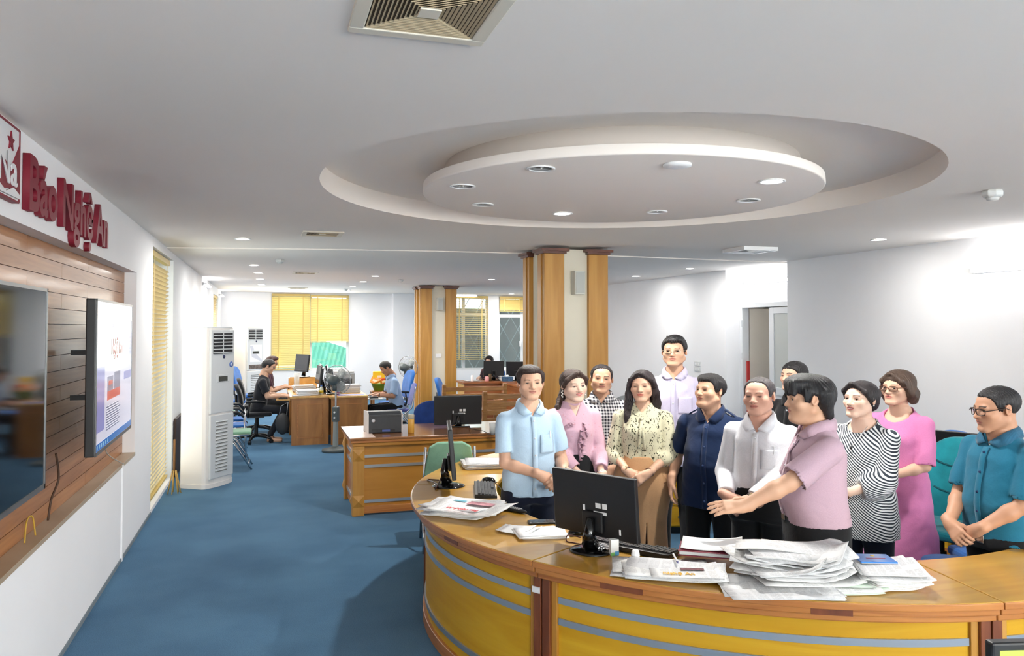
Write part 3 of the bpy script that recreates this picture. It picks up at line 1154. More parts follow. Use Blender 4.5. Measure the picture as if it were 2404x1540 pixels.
# ------------------------------------------------------------------ furniture
M_TOP = wood('desk_top_wood', (180, 132, 44), (198, 154, 62), (1.2, 9, 9), 0.3, 0.3, 1.0, 4, 0.8)
M_GOLD = wood('gold_veneer', (196, 146, 28), (212, 166, 42), (1.0, 1.0, 10), 0.5, 0.0)
M_GOLD.node_tree.nodes['Principled BSDF'].inputs['Specular IOR Level'].default_value = 0.25
M_AMBER = wood('amber_veneer', (172, 114, 34), (190, 132, 50), (1.0, 1.0, 10), 0.45, 0.05)
M_EDGE = wood('edge_wood', (164, 98, 44), (196, 130, 64), (1.5, 1.5, 30), 0.38, 0.25)
M_RED = wood('red_brown_wood', (104, 52, 26), (132, 72, 38), (9, 9, 1.2), 0.4, 0.2)
DC = (3.11, 4.63)
DTOP = 0.76


def curved_desk(label, a0, a1):
    t = thing('curved_desk', label, 'desk', (DC[0], DC[1], 0), 0, 'ring of curved desks')
    c = (0, 0)
    g = 0.06
    ring_sector(MB(), c, 1.70, 2.26, a0 + g, a1 - g, DTOP - 0.028, DTOP).build('worktop', M_TOP, t, bevel=0.005)
    ring_sector(MB(), c, 2.25, 2.264, a0 + g, a1 - g, DTOP - 0.03, DTOP - 0.003).build('edge_band', M_EDGE, t, bevel=0.003)
    for q, w_ in ((9.0, 5.0), (31.0, 4.0)):
        ring_sector(MB(), c, 2.2, 2.2475, a0 + q, a0 + q + w_, DTOP - 0.058, DTOP - 0.03, n=6).build('dark_inlay', M_RED, t)
    ring_sector(MB(), c, 2.12, 2.245, a0 + g, a1 - g, DTOP - 0.06, DTOP - 0.028).build('edge_moulding', M_EDGE, t, bevel=0.006)
    ring_sector(MB(), c, 2.10, 2.225, a0 + g, a1 - g, DTOP - 0.088, DTOP - 0.06).build('lower_moulding', M_EDGE, t, bevel=0.006)
    ring_sector(MB(), c, 2.13, 2.165, a0 + 1.5, a1 - 1.5, 0.07, DTOP - 0.088).build('front_panel', M_GOLD, t)
    ring_sector(MB(), c, 2.12, 2.185, a0 + 1.0, a1 - 1.0, 0.0, 0.07).build('plinth', M_EDGE, t, bevel=0.004)
    for z0 in (0.56, 0.463, 0.122):
        ring_sector(MB(), c, 2.164, 2.174, a0 + 2.2, a1 - 2.2, z0, z0 + 0.03).build('metal_strip', M_STEEL, t)
    for s, a in ((1, a0), (-1, a1)):
        ring_sector(MB(), c, 2.08, 2.195, *sorted((a + s * 0.1, a + s * 1.25)), 0.0, DTOP - 0.088, n=3).build('end_post', M_RED, t, bevel=0.004)
        ring_sector(MB(), c, 2.08, 2.18, *sorted((a + s * 1.25, a + s * 2.1)), 0.0, DTOP - 0.088, n=3).build('end_stile', M_PIL, t, bevel=0.003)
        am = math.radians(a + s * 1.1)
        pan = MB().box(((1.95) * math.cos(am), 1.95 * math.sin(am), 0.35), (0.36, 0.03, 0.66), Matrix.Rotation(am, 3, 'Z'))
        pan.build('side_panel', M_GOLD, t)
    return t


desks = []
for a0, lb in ((111, 'curved wooden desk section at the far left, behind the upright monitor'),
               (161, 'curved wooden desk section at the left with the newspaper pile'),
               (211, 'curved wooden desk section in front with the large monitor and paper heaps'),
               (261, 'curved wooden desk section at the lower right corner'),
               (311, 'curved wooden desk section at the right behind the man in teal'),
               (361, 'curved wooden desk section at the far right carrying two black monitors')):
    desks.append(curved_desk(lb, a0, a0 + 50))
# decorative raised blocks on the end post between the second and third sections, and a white tag
am = math.radians(210.2)
tag(MB().box((DC[0] + 2.197 * math.cos(am), DC[1] + 2.197 * math.sin(am), 0.605), (0.006, 0.045, 0.028), Matrix.Rotation(am, 3, 'Z')).build(
    'asset_tag', M_WHITE), 'small white tag stuck on the dark joint of the curved desk', 'tag')


def straight_desk(label, loc, rz, W, D, name='office_desk', group=None):
    """desk with posts, pyramid blocks and metal strips; front faces -Y, origin at the front left floor corner"""
    t = thing(name, label, 'desk', loc, rz, group)
    MB().bb(-0.03, W + 0.03, -0.03, D + 0.03, DTOP - 0.022, DTOP).build('worktop', wood('dark_top', (132, 84, 50), (164, 112, 70), (1.5, 12, 12), 0.2, 0.6), t, bevel=0.004)
    MB().bb(-0.02, W + 0.02, -0.02, D + 0.02, DTOP - 0.05, DTOP - 0.022).build('edge_moulding', M_EDGE, t, bevel=0.006)
    MB().bb(-0.005, W + 0.005, -0.005, D + 0.005, DTOP - 0.085, DTOP - 0.05).build('lower_moulding', M_AMBER, t, bevel=0.006)
    pw = 0.115
    for x in (0, W - pw):
        for y in (0, D - pw):
            post = MB().bb(x, x + pw, y, y + pw, 0, DTOP - 0.085).build('corner_post', M_PIL, t, bevel=0.003)
            front = y == 0
            for zb in (0.085, 0.53):
                yy, out = (0.0, -0.022) if front else (y + pw, y + pw + 0.022)
                c = [(x, yy, zb), (x + pw, yy, zb), (x + pw, yy, zb + 0.115), (x, yy, zb + 0.115), (x + pw / 2, out, zb + 0.0575)]
                MB().add(c, [(0, 1, 4), (1, 2, 4), (2, 3, 4), (3, 0, 4), (3, 2, 1, 0)]).build('pyramid_block', M_PIL, post)
            sx = 0.0 if x == 0 else x + pw
            ox = -0.022 if x == 0 else x + pw + 0.022
            for zb in (0.085, 0.53):
                c = [(sx, y, zb), (sx, y + pw, zb), (sx, y + pw, zb + 0.115), (sx, y, zb + 0.115), (ox, y + pw / 2, zb + 0.0575)]
                MB().add(c, [(0, 1, 4), (1, 2, 4), (2, 3, 4), (3, 0, 4), (3, 2, 1, 0)]).build('pyramid_block', M_PIL, post)
    MB().bb(pw, W - pw, 0.03, 0.05, 0.09, DTOP - 0.085).build('front_panel', M_AMBER, t)
    MB().bb(pw, W - pw, 0.012, 0.05, 0.02, 0.09).build('plinth', M_EDGE, t, bevel=0.003)
    for x in (0.03, W - 0.05):
        MB().bb(x, x + 0.02, pw, D - pw, 0.03, DTOP - 0.085).build('side_panel', M_EDGE, t)
    for z0 in (0.56, 0.463, 0.122):
        MB().bb(pw, W - pw, 0.02, 0.03, z0, z0 + 0.028).build('metal_strip', M_STEEL, t)
        MB().bb(0.02, 0.03, pw, D - pw, z0, z0 + 0.028).build('metal_strip', M_STEEL, t)
    return t


straight_desk('wooden desk with steel strips carrying the printer and black monitor', (0.80, 7.80, 0), 0, 2.02, 0.93)

# desks of the far group: two rows back to back, plain panelled ends
M_FAR = wood('far_desk_wood', (150, 96, 44), (182, 124, 62), (7, 7, 1.3), 0.4, 0.2)
M_FTOP = wood('far_top_wood', (196, 146, 70), (220, 172, 96), (8, 1.4, 8), 0.35, 0.3)


def plain_desk(label, x0, x1, y0, y1):
    t = thing('work_desk', label, 'desk', (x0, y0, 0), 0, 'work desks placed back to back')
    W, D = x1 - x0, y1 - y0
    MB().bb(-0.03, W + 0.005, -0.015, D + 0.0, DTOP - 0.03, DTOP).build('worktop', M_FTOP, t, bevel=0.004)
    MB().bb(-0.02, W, -0.008, 0, DTOP - 0.045, DTOP - 0.01).build('edge_strip', M_EDGE, t)
    for y in (0.0, D - 0.025):
        e = MB().bb(0, W, y, y + 0.025, 0, DTOP - 0.03).build('end_panel', M_FAR, t)
        if y == 0.0:
            f = 0.1
            MB().bb(f, W - f, -0.004, 0, 0.12, DTOP - 0.13).build('raised_field', M_FAR, e, bevel=0.003)
            mo = MB()
            mo.bb(f - 0.012, f, -0.007, 0, 0.108, DTOP - 0.118).bb(W - f, W - f + 0.012, -0.007, 0, 0.108, DTOP - 0.118)
            mo.bb(f, W - f, -0.007, 0, 0.108, 0.12).bb(f, W - f, -0.007, 0, DTOP - 0.13, DTOP - 0.118)
            mo.build('moulding', M_EDGE, e)
    MB().bb(W * 0.55, W * 0.55 + 0.02, 0.025, D - 0.025, 0.25, DTOP - 0.03).build('modesty_panel', M_FAR, t)
    MB().bb(0.02, W * 0.5, 0.05, 0.08, 0.0, 0.55).build('drawer_side', M_FAR, t)
    return t


plain_desk('wooden desk in front of the man in the black shirt', 0.37, 0.935, 12.78, 14.05)
plain_desk('wooden desk in front of the seated man in light blue', 0.965, 1.53, 12.66, 13.95)
plain_desk('second wooden desk of the left row, farther back', 0.37, 0.935, 14.06, 15.4)
plain_desk('second wooden desk of the right row, farther back', 0.965, 1.53, 13.96, 15.4)

# far reception desk, L shaped
t = thing('reception_desk', 'L-shaped reddish wooden desk in front of the dark windows', 'desk', (3.72, 15.15, 0))
M_REC = wood('reception_wood', (140, 78, 36), (172, 104, 54), (1.2, 1.2, 16), 0.4, 0.2)
MB().prism([(-0.03, -0.03), (0.72, -0.03), (0.72, -1.5), (1.35, -1.5), (1.35, 0.62), (-0.03, 0.62)], DTOP - 0.035, DTOP).build('worktop', M_REC, t, bevel=0.004)
MB().bb(0, 0.76, 0, 0.03, 0, DTOP - 0.035).build('front_panel', M_REC, t)
MB().bb(0.75, 0.78, -1.47, 0, 0, DTOP - 0.035).build('side_panel', M_REC, t)
MB().bb(0, 0.03, 0.03, 0.58, 0, DTOP - 0.035).build('end_panel', M_FTOP, t)
for z0 in (0.22, 0.5):
    MB().bb(0.0, 0.75, -0.012, 0, z0, z0 + 0.03).bb(0.738, 0.75, -1.47, -0.012, z0, z0 + 0.03).build('rail', M_REC, t)
MB().bb(1.3, 1.33, -1.47, 0.6, 0, DTOP - 0.035).build('rear_panel', M_REC, t)


def bench(label, loc, rz, W=1.2):
    """wooden slatted armchair-bench; back towards -Y"""
    t = thing('wooden_bench', label, 'bench', loc, rz, 'slatted wooden benches')
    M_B = wood('bench_wood', (168, 112, 56), (206, 150, 86), (2, 2, 14), 0.4, 0.25)
    for x in (0.0, W - 0.06):
        MB().prism([(-0.02, 0.0), (0.05, 0.0), (0.03, 0.45), (0.0, 0.9), (-0.06, 0.9), (-0.03, 0.45)], x, x + 0.06, 'yz').build('back_post', M_B, t, bevel=0.006)
        MB().bb(x, x + 0.06, 0.5, 0.56, 0, 0.6).build('front_leg', M_B, t, bevel=0.006)
        MB().bb(x - 0.015, x + 0.075, -0.03, 0.6, 0.6, 0.635).build('armrest', M_B, t, bevel=0.008)
    for k in range(4):
        z = 0.44 + k * 0.115
        MB().bb(0.06, W - 0.06, -0.035 - k * 0.006, -0.01 - k * 0.006, z, z + 0.07).build('back_slat', M_B, t, bevel=0.004)
    for k in range(5):
        y = 0.06 + k * 0.1
        MB().bb(0.0, W, y, y + 0.085, 0.4, 0.425).build('seat_slat', M_B, t, bevel=0.004)
    MB().bb(0.06, W - 0.06, 0.5, 0.53, 0.2, 0.26).build('stretcher', M_B, t)
    return t


bench('slatted wooden bench right behind the black desk monitor', (3.02, 11.2, 0), 0, 1.3)
bench('slatted wooden bench beside the blue chair, farther back', (2.75, 12.75, 0), 0, 1.1)


# ------------------------------------------------------------------ chairs
def fabric(name, rgb, v=0.12):
    return plain(name, rgb, 0.9, spec=0.2, var=v, vs=14, bump=0.25, bs=260, sheen=0.3)


def swivel_chair(label, loc, rz, seat, back_h=0.5, back_w=0.46, arms=True, back_z=0.55, tall=False, metal=None):
    """office chair facing -Y; origin on the floor"""
    t = thing('swivel_chair', label, 'chair', loc, rz, 'swivel office chairs')
    ms = metal or M_DARK
    for k in range(5):
        a = 2 * PI * k / 5 + 0.3
        d = Vector((math.cos(a), math.sin(a), 0))
        l = MB().tube([Vector((0, 0, 0.11)), d * 0.15 + Vector((0, 0, 0.1)), d * 0.29 + Vector((0, 0, 0.07))], [0.03, 0.024, 0.017], 8).build('base_leg', ms, t)
        MB().cyl(d * 0.29 + Vector((-d.y, d.x, 0)) * 0.022 + Vector((0, 0, 0.03)), d * 0.29 - Vector((-d.y, d.x, 0)) * 0.022 + Vector((0, 0, 0.03)), 0.03, n=12).build('castor', M_DARK, l)
    MB().cyl((0, 0, 0.08), (0, 0, 0.3), 0.03, n=14).cyl((0, 0, 0.3), (0, 0, 0.42), 0.018, n=12).build('gas_lift', M_DARK, t)
    MB().bb(-0.12, 0.12, -0.12, 0.12, 0.4, 0.425).build('mechanism', M_DARK, t)
    s = MB().bb(-0.235, 0.235, -0.24, 0.22, 0.425, 0.49).build('seat', seat, t, bevel=0.03, seg=3)
    mb = MB()
    n = 8
    vs, fs = [], []
    for i in range(n + 1):
        u = i / n
        wz = back_z + back_h * u
        wd = back_w / 2 * (0.9 + 0.1 * math.sin(PI * u)) * (1.0 if u < 0.8 else 1.0 - 0.55 * ((u - 0.8) / 0.2) ** 2)
        yy = 0.22 + 0.09 * u - 0.03 * math.sin(PI * u)
        for x, th_ in ((-wd, 0), (-wd * 0.5, -0.012), (0, -0.008), (wd * 0.5, -0.012), (wd, 0)):
            vs.append((x, yy + th_ * -1 - 0.03, wz))
        for x in (wd, wd * 0.5, 0, -wd * 0.5, -wd):
            vs.append((x, yy + 0.045, wz))
    for i in range(n):
        for k in range(10):
            fs.append((i * 10 + k, i * 10 + (k + 1) % 10, (i + 1) * 10 + (k + 1) % 10, (i + 1) * 10 + k))
    fs.append(tuple(range(9, -1, -1)))
    fs.append(tuple(n * 10 + k for k in range(10)))
    mb.add(vs, fs)
    mb.sm = [True] * len(mb.sm)
    b = mb.build('backrest', seat, t)
    ss = b.modifiers.new('soft', 'SUBSURF')
    ss.levels = ss.render_levels = 2
    if tall:
        for zz in (0.36, 0.66):
            MB().tube([(x, 0.16 + 0.09 * zz + 0.012 + abs(x) * 0.02, back_z + back_h * zz + 0.05 * (abs(x) / 0.2) ** 2) for x in np.linspace(-0.16, 0.16, 7)], 0.007, 6).build('stitched_seam', plain('seam_dark', (20, 90, 100), 0.9), b)
    MB().tube([(0, 0.1, 0.41), (0, 0.24, 0.41), (0, 0.3, 0.5), (0, 0.31, back_z + 0.18)], 0.022, 8).build('back_spine', M_DARK, t)
    if arms:
        for s_ in (-1, 1):
            a = MB().tube([(s_ * 0.24, 0.12, 0.43), (s_ * 0.275, 0.12, 0.5), (s_ * 0.275, 0.1, 0.66)], 0.014, 8)
            a.build('arm_post', ms, t)
            MB().tube([(s_ * 0.275, 0.16, 0.66), (s_ * 0.275, 0.0, 0.675), (s_ * 0.275, -0.14, 0.655)], [0.018, 0.024, 0.018], 8).build('armrest', M_DARK, t)
    return t


def folding_chair(label, loc, rz, seat, back, arms=False):
    """steel tube chair facing -Y"""
    t = thing('folding_chair', label, 'chair', loc, rz, 'steel tube chairs')
    for s in (-1, 1):
        x = s * 0.21
        MB().tube([(x, 0.26, 0.0), (x, 0.2, 0.2), (x, 0.02, 0.44), (x, -0.2, 0.45)], 0.012, 8).build('rear_leg', M_CHROME, t)
        MB().tube([(x, -0.24, 0.0), (x, -0.02, 0.34), (x, 0.19, 0.5), (x * 0.95, 0.27, 0.86)], 0.012, 8).build('side_frame', M_CHROME, t)
        if arms:
            MB().tube([(x * 1.1, 0.24, 0.62), (x * 1.15, 0.1, 0.68), (x * 1.15, -0.12, 0.67), (x * 1.1, -0.2, 0.6)], [0.014, 0.02, 0.02, 0.014], 8).build('armrest', M_DARK, t)
            MB().tube([(x * 1.1, -0.2, 0.61), (x * 1.05, -0.22, 0.3), (x, -0.22, 0.04)], 0.011, 8).build('arm_post', M_CHROME, t)
    MB().tube([(-0.21, 0.235, 0.1), (0.21, 0.235, 0.1)], 0.009, 8).tube([(-0.21, -0.2, 0.06), (0.21, -0.2, 0.06)], 0.009, 8).build('cross_bar', M_CHROME, t)
    MB().bb(-0.2, 0.2, -0.23, 0.16, 0.44, 0.49).build('seat', seat, t, bevel=0.022, seg=3)
    M = Matrix.Rotation(math.radians(-13), 3, 'X')
    poly = [(-0.19, -0.17), (0.19, -0.17), (0.21, -0.05), (0.17, 0.17), (0.1, 0.21), (-0.1, 0.21), (-0.17, 0.17), (-0.21, -0.05)]
    vs = [M @ Vector((a, -0.016, b)) + Vector((0, 0.235, 0.7)) for a, b in poly] + [M @ Vector((a, 0.016, b)) + Vector((0, 0.235, 0.7)) for a, b in poly]
    n = 8
    MB().add(vs, [tuple(range(n)), tuple(range(2 * n - 1, n - 1, -1))] + [(i, n + i, n + (i + 1) % n, (i + 1) % n) for i in range(n)]).build('backrest', back, t, bevel=0.012, seg=3)
    return t


def face(p, turn):
    """rotation that makes a thing at p face the lens, turned `turn` degrees towards the left of the picture"""
    return -math.atan2(p.x, p.y) - math.radians(turn)


F_BLUE = fabric('blue_fabric', (44, 104, 178))
F_NAVY = fabric('navy_fabric', (34, 62, 128))
F_TEAL = fabric('teal_fabric', (26, 138, 150))
F_GREEN = fabric('sage_vinyl', (128, 172, 146), 0.08)
F_GREY = fabric('grey_fabric', (140, 146, 150))
F_BLACK = fabric('black_fabric', (26, 28, 32))
p = flat(-0.55, 6.72)
folding_chair('sage green folding chair standing behind the curved desk', p, face(p, 175), F_GREEN, F_GREEN)
p = flat(2.95, 5.45)
swivel_chair('teal high-backed swivel chair between the pink dress and the teal shirt', p, face(p, 28), F_TEAL, 0.62, 0.50, True, 0.44, True, plain('chair_silver', (170, 174, 178), 0.35, 0.6))
p = flat(3.92, 7.3)
swivel_chair('blue swivel chair peeking out behind the teal chair', p, face(p, 30), F_BLUE, 0.42, 0.44, True, 0.45)
p = flat(2.93, 4.7)
swivel_chair('blue swivel chair cut by the right picture edge', p, face(p, 60), F_BLUE, 0.5, 0.46, False, 0.46)
p = flat(1.14, 8.1)
swivel_chair('grey swivel chair whose rounded top shows beside the checked shirt', p, face(p, 10), F_GREY, 0.6, 0.42, False, 0.52)
p = flat(-0.95, 9.35)
swivel_chair('navy blue swivel chair behind the desk with the printer', p, face(p, 10), F_NAVY, 0.48, 0.56, False, 0.47)
p = flat(-1.08, 14.6)
swivel_chair('blue swivel chair turned sideways beside the benches', p, face(p, -80), F_BLUE, 0.46, 0.46, False, 0.46)
p = flat(2.53, 4.58)
t = thing('padded_stool', 'low round blue padded stool just behind the desk edge', 'stool', (p.x, p.y, 0))
MB().lathe([(0.001, 0.42), (0.15, 0.42), (0.165, 0.45), (0.15, 0.485), (0.001, 0.495)], n=24).build('cushion', F_BLUE, t)
for k in range(4):
    a = k * PI / 2 + 0.4
    MB().tube([(0.1 * math.cos(a), 0.1 * math.sin(a), 0.42), (0.17 * math.cos(a), 0.17 * math.sin(a), 0.0)], 0.012, 8).build('leg', M_CHROME, t)

# row of chairs by the left wall behind the tall air conditioner
folding_chair('pale green seated steel chair next to the air conditioner', (-0.42, 11.0, 0), PI / 2, F_GREEN, F_GREEN)
folding_chair('blue armchair second in the row by the left wall', (-0.5, 11.75, 0), PI / 2, F_BLUE, F_BLUE, True)
folding_chair('blue armchair third in the row by the left wall', (-0.52, 12.5, 0), PI / 2, F_BLUE, F_BLUE, True)
swivel_chair('black office chair under the man in the black shirt', (-0.16, 13.35, 0), PI / 2, F_BLACK, 0.36, 0.4, True, 0.58)
swivel_chair('black office chair under the person at the second left desk', (-0.16, 14.55, 0), PI / 2, F_BLACK, 0.4, 0.42, True, 0.56)
folding_chair('sage green steel chair standing behind the black-shirted man', (-0.72, 13.85, 0), PI / 2, F_GREEN, F_GREEN)
swivel_chair('blue swivel chair by the left wall behind the seated men', (-0.62, 15.7, 0), PI / 2, F_BLUE, 0.5, 0.46, False, 0.56)
swivel_chair('blue swivel chair in front of the far air conditioner', (-0.35, 16.9, 0), PI / 2 - 0.3, F_BLUE, 0.5, 0.46, False, 0.56)
folding_chair('steel chair with violet-blue back under the man in light blue', (2.1, 13.2, 0), -PI / 2, fabric('violet_fabric', (92, 98, 166)), fabric('violet_fabric', (92, 98, 166)))
swivel_chair('blue swivel chair behind the seated man in light blue', (2.25, 14.5, 0), -PI / 2 + 0.2, F_BLUE, 0.52, 0.46, True, 0.54)
p = flat(-0.44, 17.2)
swivel_chair('blue swivel chair of the woman at the reception desk', p, face(p, 20), F_BLUE, 0.46, 0.44, False, 0.5)

# ------------------------------------------------------------------ floor-standing air conditioners
M_ACW = plain('ac_white', (236, 232, 228), 0.4)
M_ACG = plain('ac_grey', (214, 217, 219), 0.4)


def air_conditioner(label, loc, rz, H=1.84, W=0.52, D=0.36, posters=False):
    t = thing('air_conditioner', label, 'air conditioner', loc, rz, 'floor-standing air conditioners')
    poly = [(-W / 2, D / 2), (-W / 2, -D / 2 + 0.05)] + [(W / 2 * s, -D / 2 - 0.02 * (1 - s * s) + 0.05 * s * s * 0.4) for s in np.linspace(-0.92, 0.92, 9)] + [(W / 2, -D / 2 + 0.05), (W / 2, D / 2)]
    MB().prism(poly, 0.05, H - 0.012).build('body', M_ACW, t, bevel=0.008)
    MB().prism([(x * 1.02, y * 1.03) for x, y in poly], 0.0, 0.05).build('plinth', M_ACW, t, bevel=0.005)
    MB().prism([(x * 0.97, y * 0.97) for x, y in poly], H - 0.012, H).build('top_cap', M_ACG, t, bevel=0.008)
    yf = -D / 2 - 0.012
    MB().bb(-W / 2 + 0.05, W / 2 - 0.05, yf - 0.014, yf + 0.02, 0.1, 0.83).build('lower_panel', M_ACG, t, bevel=0.01)
    MB().bb(-W / 2 + 0.05, W / 2 - 0.05, yf - 0.014, yf + 0.02, 0.845, H - 0.03).build('upper_panel', M_ACG, t, bevel=0.01)
    MB().bb(-W / 2 + 0.085, W / 2 - 0.085, yf - 0.018, yf - 0.01, H - 0.31, H - 0.07).build('outlet', plain('ac_dark', (40, 40, 42), 0.6), t)
    for k in range(6):
        z = H - 0.295 + k * 0.04
        MB().box((0, yf - 0.024, z), (W - 0.17, 0.022, 0.006), rotm('X', 25)).build('louver', M_ACG, t)
    MB().bb(-0.008, 0.008, yf - 0.022, yf - 0.014, H - 0.31, H - 0.07).build('vane_bar', M_ACG, t)
    MB().bb(-0.11, 0.11, yf - 0.02, yf - 0.012, H - 0.64, H - 0.55).build('display_surround', M_ACG, t, bevel=0.006)
    MB().bb(-0.08, 0.08, yf - 0.024, yf - 0.018, H - 0.63, H - 0.57).build('display', plain('ac_display', (60, 62, 56), 0.2), t, bevel=0.004)
    MB().lathe([(0.001, -0.004), (0.02, -0.004), (0.022, 0)], (0.02, yf - 0.014, H - 0.345), 16, rotm('X', -90)).build('emblem', plain('emblem_navy', (40, 50, 90), 0.4), t)
    if not posters:
        MB().lathe([(0.001, -0.003), (0.034, -0.003), (0.036, 0)], (0.155, yf - 0.0135, H - 0.44), 20, rotm('X', -90)).build('round_sticker', plain('sticker_blue', (86, 116, 186), 0.4), t)
        MB().lathe([(0.001, -0.0045), (0.018, -0.0045), (0.019, -0.003)], (0.155, yf - 0.0135, H - 0.44), 20, rotm('X', -90)).build('sticker_centre', plain('sticker_pale', (196, 206, 230), 0.4), t)
    for k in range(15):
        z = 0.17 + k * 0.04
        g = MB().bb(-0.12, 0.09, yf - 0.017, yf - 0.0135, z, z + 0.02)
        s = g.build('intake_slot', plain('slot_shade', (150, 146, 140), 0.7), t)
        MB().box((-0.015, yf - 0.018, z + 0.018), (0.215, 0.014, 0.006), rotm('X', 30)).build('intake_louver', M_ACG, s)
    if posters:
        MB().bb(-0.15, 0.17, yf - 0.017, yf - 0.0135, H - 0.82, H - 0.42).build('poster', plain('poster_white', (240, 240, 242), 0.6), t)
        MB().prism([(-0.15, H - 0.45), (-0.08, H - 0.44), (-0.02, H - 0.6), (0.17, H - 0.78), (0.17, H - 0.82), (-0.1, H - 0.7)], yf - 0.0185, yf - 0.017, 'xz').build('poster_swoosh', plain('poster_grey', (206, 208, 218), 0.6), t)
        MB().bb(-0.18, 0.19, yf - 0.017, yf - 0.0135, H - 0.98, H - 0.88).build('photo_strip', plain('photo_brown', (110, 98, 92), 0.5, var=0.5, vs=30), t)
    return t


air_conditioner('tall white floor-standing air conditioner beside the cream blind', (-0.655, 9.9, 0), math.radians(56), 1.84, 0.52, 0.34)
air_conditioner('farther white air conditioner with a poster on its front', (-0.42, 19.55, 0), math.radians(36), 1.86, 0.54, 0.5, True)
tag(MB().bb(XL + 0.01, XL + 0.035, 10.4, 11.2, 0.02, 0.72).build('leaning_board', plain('dark_board', (60, 40, 30), 0.5), bevel=0.004),
    'dark brown board leaning on the wall behind the air conditioner', 'board')
t = thing('straw_broom', 'straw broom standing behind the tall air conditioner', 'broom', (-0.97, 9.45, 0))
for k in range(14):
    a = k * 0.9
    MB().tube([(0.02 * math.cos(a), 0.02 * math.sin(a), 0.26), (0.07 * math.cos(a), 0.07 * math.sin(a), 0.01)], 0.006, 5).build('bristle_bundle', plain('straw', (196, 160, 90), 0.8), t)
MB().tube([(0, 0, 0.22), (0, 0, 0.6)], 0.011, 8).build('handle', plain('straw_dark', (140, 96, 50), 0.7), t)

# ------------------------------------------------------------------ electronics
def monitor(label, loc, rz, w_=0.52, h=0.32, zb=0.085, base='round', stickers=0, screen=None, tilt=4, grp='computer monitors'):
    """flat monitor, screen towards -Y; origin on the table under the stand"""
    t = thing('computer_monitor', label, 'monitor', loc, rz, grp)
    M = rotm('X', -tilt)
    C = Vector((0, 0, zb + h / 2))

    def bx(mb, x0, x1, y0, y1, z0, z1):
        c = Vector(((x0 + x1) / 2, (y0 + y1) / 2, (z0 + z1) / 2))
        return mb.box(M @ c + C, (x1 - x0, y1 - y0, z1 - z0), M)
    bx(MB(), -w_ / 2, w_ / 2, -0.012, 0.016, -h / 2, h / 2).build('panel', M_DARK, t, bevel=0.005)
    bx(MB(), -w_ * 0.12, w_ * 0.12, 0.016, 0.035, -h * 0.42, -h * 0.1).build('rear_housing', M_DARK, t, bevel=0.006)
    bx(MB(), -w_ / 2 + 0.016, w_ / 2 - 0.016, -0.0135, -0.012, -h / 2 + 0.024, h / 2 - 0.016).build(
        'screen', screen or plain('screen_off', (60, 62, 66), 0.12), t)
    if stickers:
        st = plain('sticker_white', (226, 226, 226), 0.6)
        for k, (x, z, sw, sh) in enumerate([(0.055, -0.03, 0.012, 0.05), (-0.03, 0.0, 0.03, 0.024), (-0.068, 0.0, 0.026, 0.026), (-0.04, -0.035, 0.075, 0.014), (-0.15, -h * 0.36, 0.01, 0.026)][:stickers]):
            bx(MB(), x - sw / 2, x + sw / 2, 0.016,
               0.0175, z - sh / 2, z + sh / 2).build('sticker', st, t)
    MB().tube([(0, 0.035, zb + h * 0.3), (0, 0.05, zb + 0.02), (0, 0.03, 0.02)], [0.022, 0.026, 0.04], 10).build('neck', M_GLOSSBLACK, t)
    if base == 'round':
        MB().lathe([(0.001, 0.018), (0.05, 0.018), (0.1, 0.01), (0.112, 0.004), (0.11, 0.0)], (0, 0.02, 0), 32).build('base', M_GLOSSBLACK, t)
    else:
        MB().bb(-0.12, 0.12, -0.07, 0.1, 0, 0.012).build('base', M_GLOSSBLACK, t, bevel=0.005)
    return t


def keyboard(label, loc, rz, W=0.44, D=0.14):
    t = thing('keyboard', label, 'keyboard', loc, rz, 'keyboards')
    MB().prism([(-D / 2, 0), (D / 2, 0), (D / 2, 0.026), (-D / 2, 0.014)], -W / 2, W / 2, 'yz').build('tray', M_DARK, t, bevel=0.004)
    km = plain('keycaps', (52, 54, 58), 0.4)
    key = MB().bb(-0.0078, 0.0078, -0.0078, 0.0078, 0, 0.007).mesh('key', km)
    for r_ in range(5):
        n = int(W / 0.0205)
        for c in range(n):
            if r_ == 0 and 5 < c < 11:
                continue
            y = -D / 2 + 0.022 + r_ * 0.0225
            share('key', key, t, (-W / 2 + 0.015 + c * 0.0205, y, 0.014 + 0.012 * (y + D / 2) / D))
    return t


def mouse(label, loc, rz):
    t = thing('computer_mouse', label, 'mouse', loc, rz, 'computer mice')
    MB().ball((0, 0, 0.012), (0.031, 0.055, 0.024), 18, 10).build('shell', M_GLOSSBLACK, t)
    MB().cyl((-0.005, -0.03, 0.031), (0.005, -0.03, 0.031), 0.007, n=10).build('wheel', plain('wheel_grey', (90, 92, 94), 0.5), t)
    MB().bb(-0.033, 0.033, -0.056, 0.056, 0.0, 0.004).build('sole', M_DARK, t, bevel=0.002)
    return t


# the big monitor on the front section of the curved desk, screen towards the ring's centre
p = on(1397, 1290, DTOP)
monitor('large black monitor seen from behind on the front curved desk', p, -YAW + PI - math.radians(42), 0.49, 0.305, 0.066, 'round', 5, None, 5)
p = on(1060, 1141, DTOP)
monitor('black monitor seen edge-on at the left end of the curved desk', p, -YAW + PI / 2 + 0.1, 0.53, 0.33, 0.085, 'round', 0, plain('screen_grey', (120, 116, 116), 0.15), 5)
p = on(1075, 1001, DTOP)
monitor('black monitor seen from behind on the desk with the printer', p, PI - 0.1, 0.52, 0.315, 0.02, 'flat', 4, None, 3)
p = flat(3.5, 6.1, DTOP)
monitor('black monitor on the far right curved desk, left of the pair', p, face(p, 200), 0.44, 0.24, 0.025)
p = flat(3.6, 5.62, DTOP)
monitor('black monitor on the far right curved desk, right of the pair', p, face(p, 170), 0.44, 0.22, 0.02)
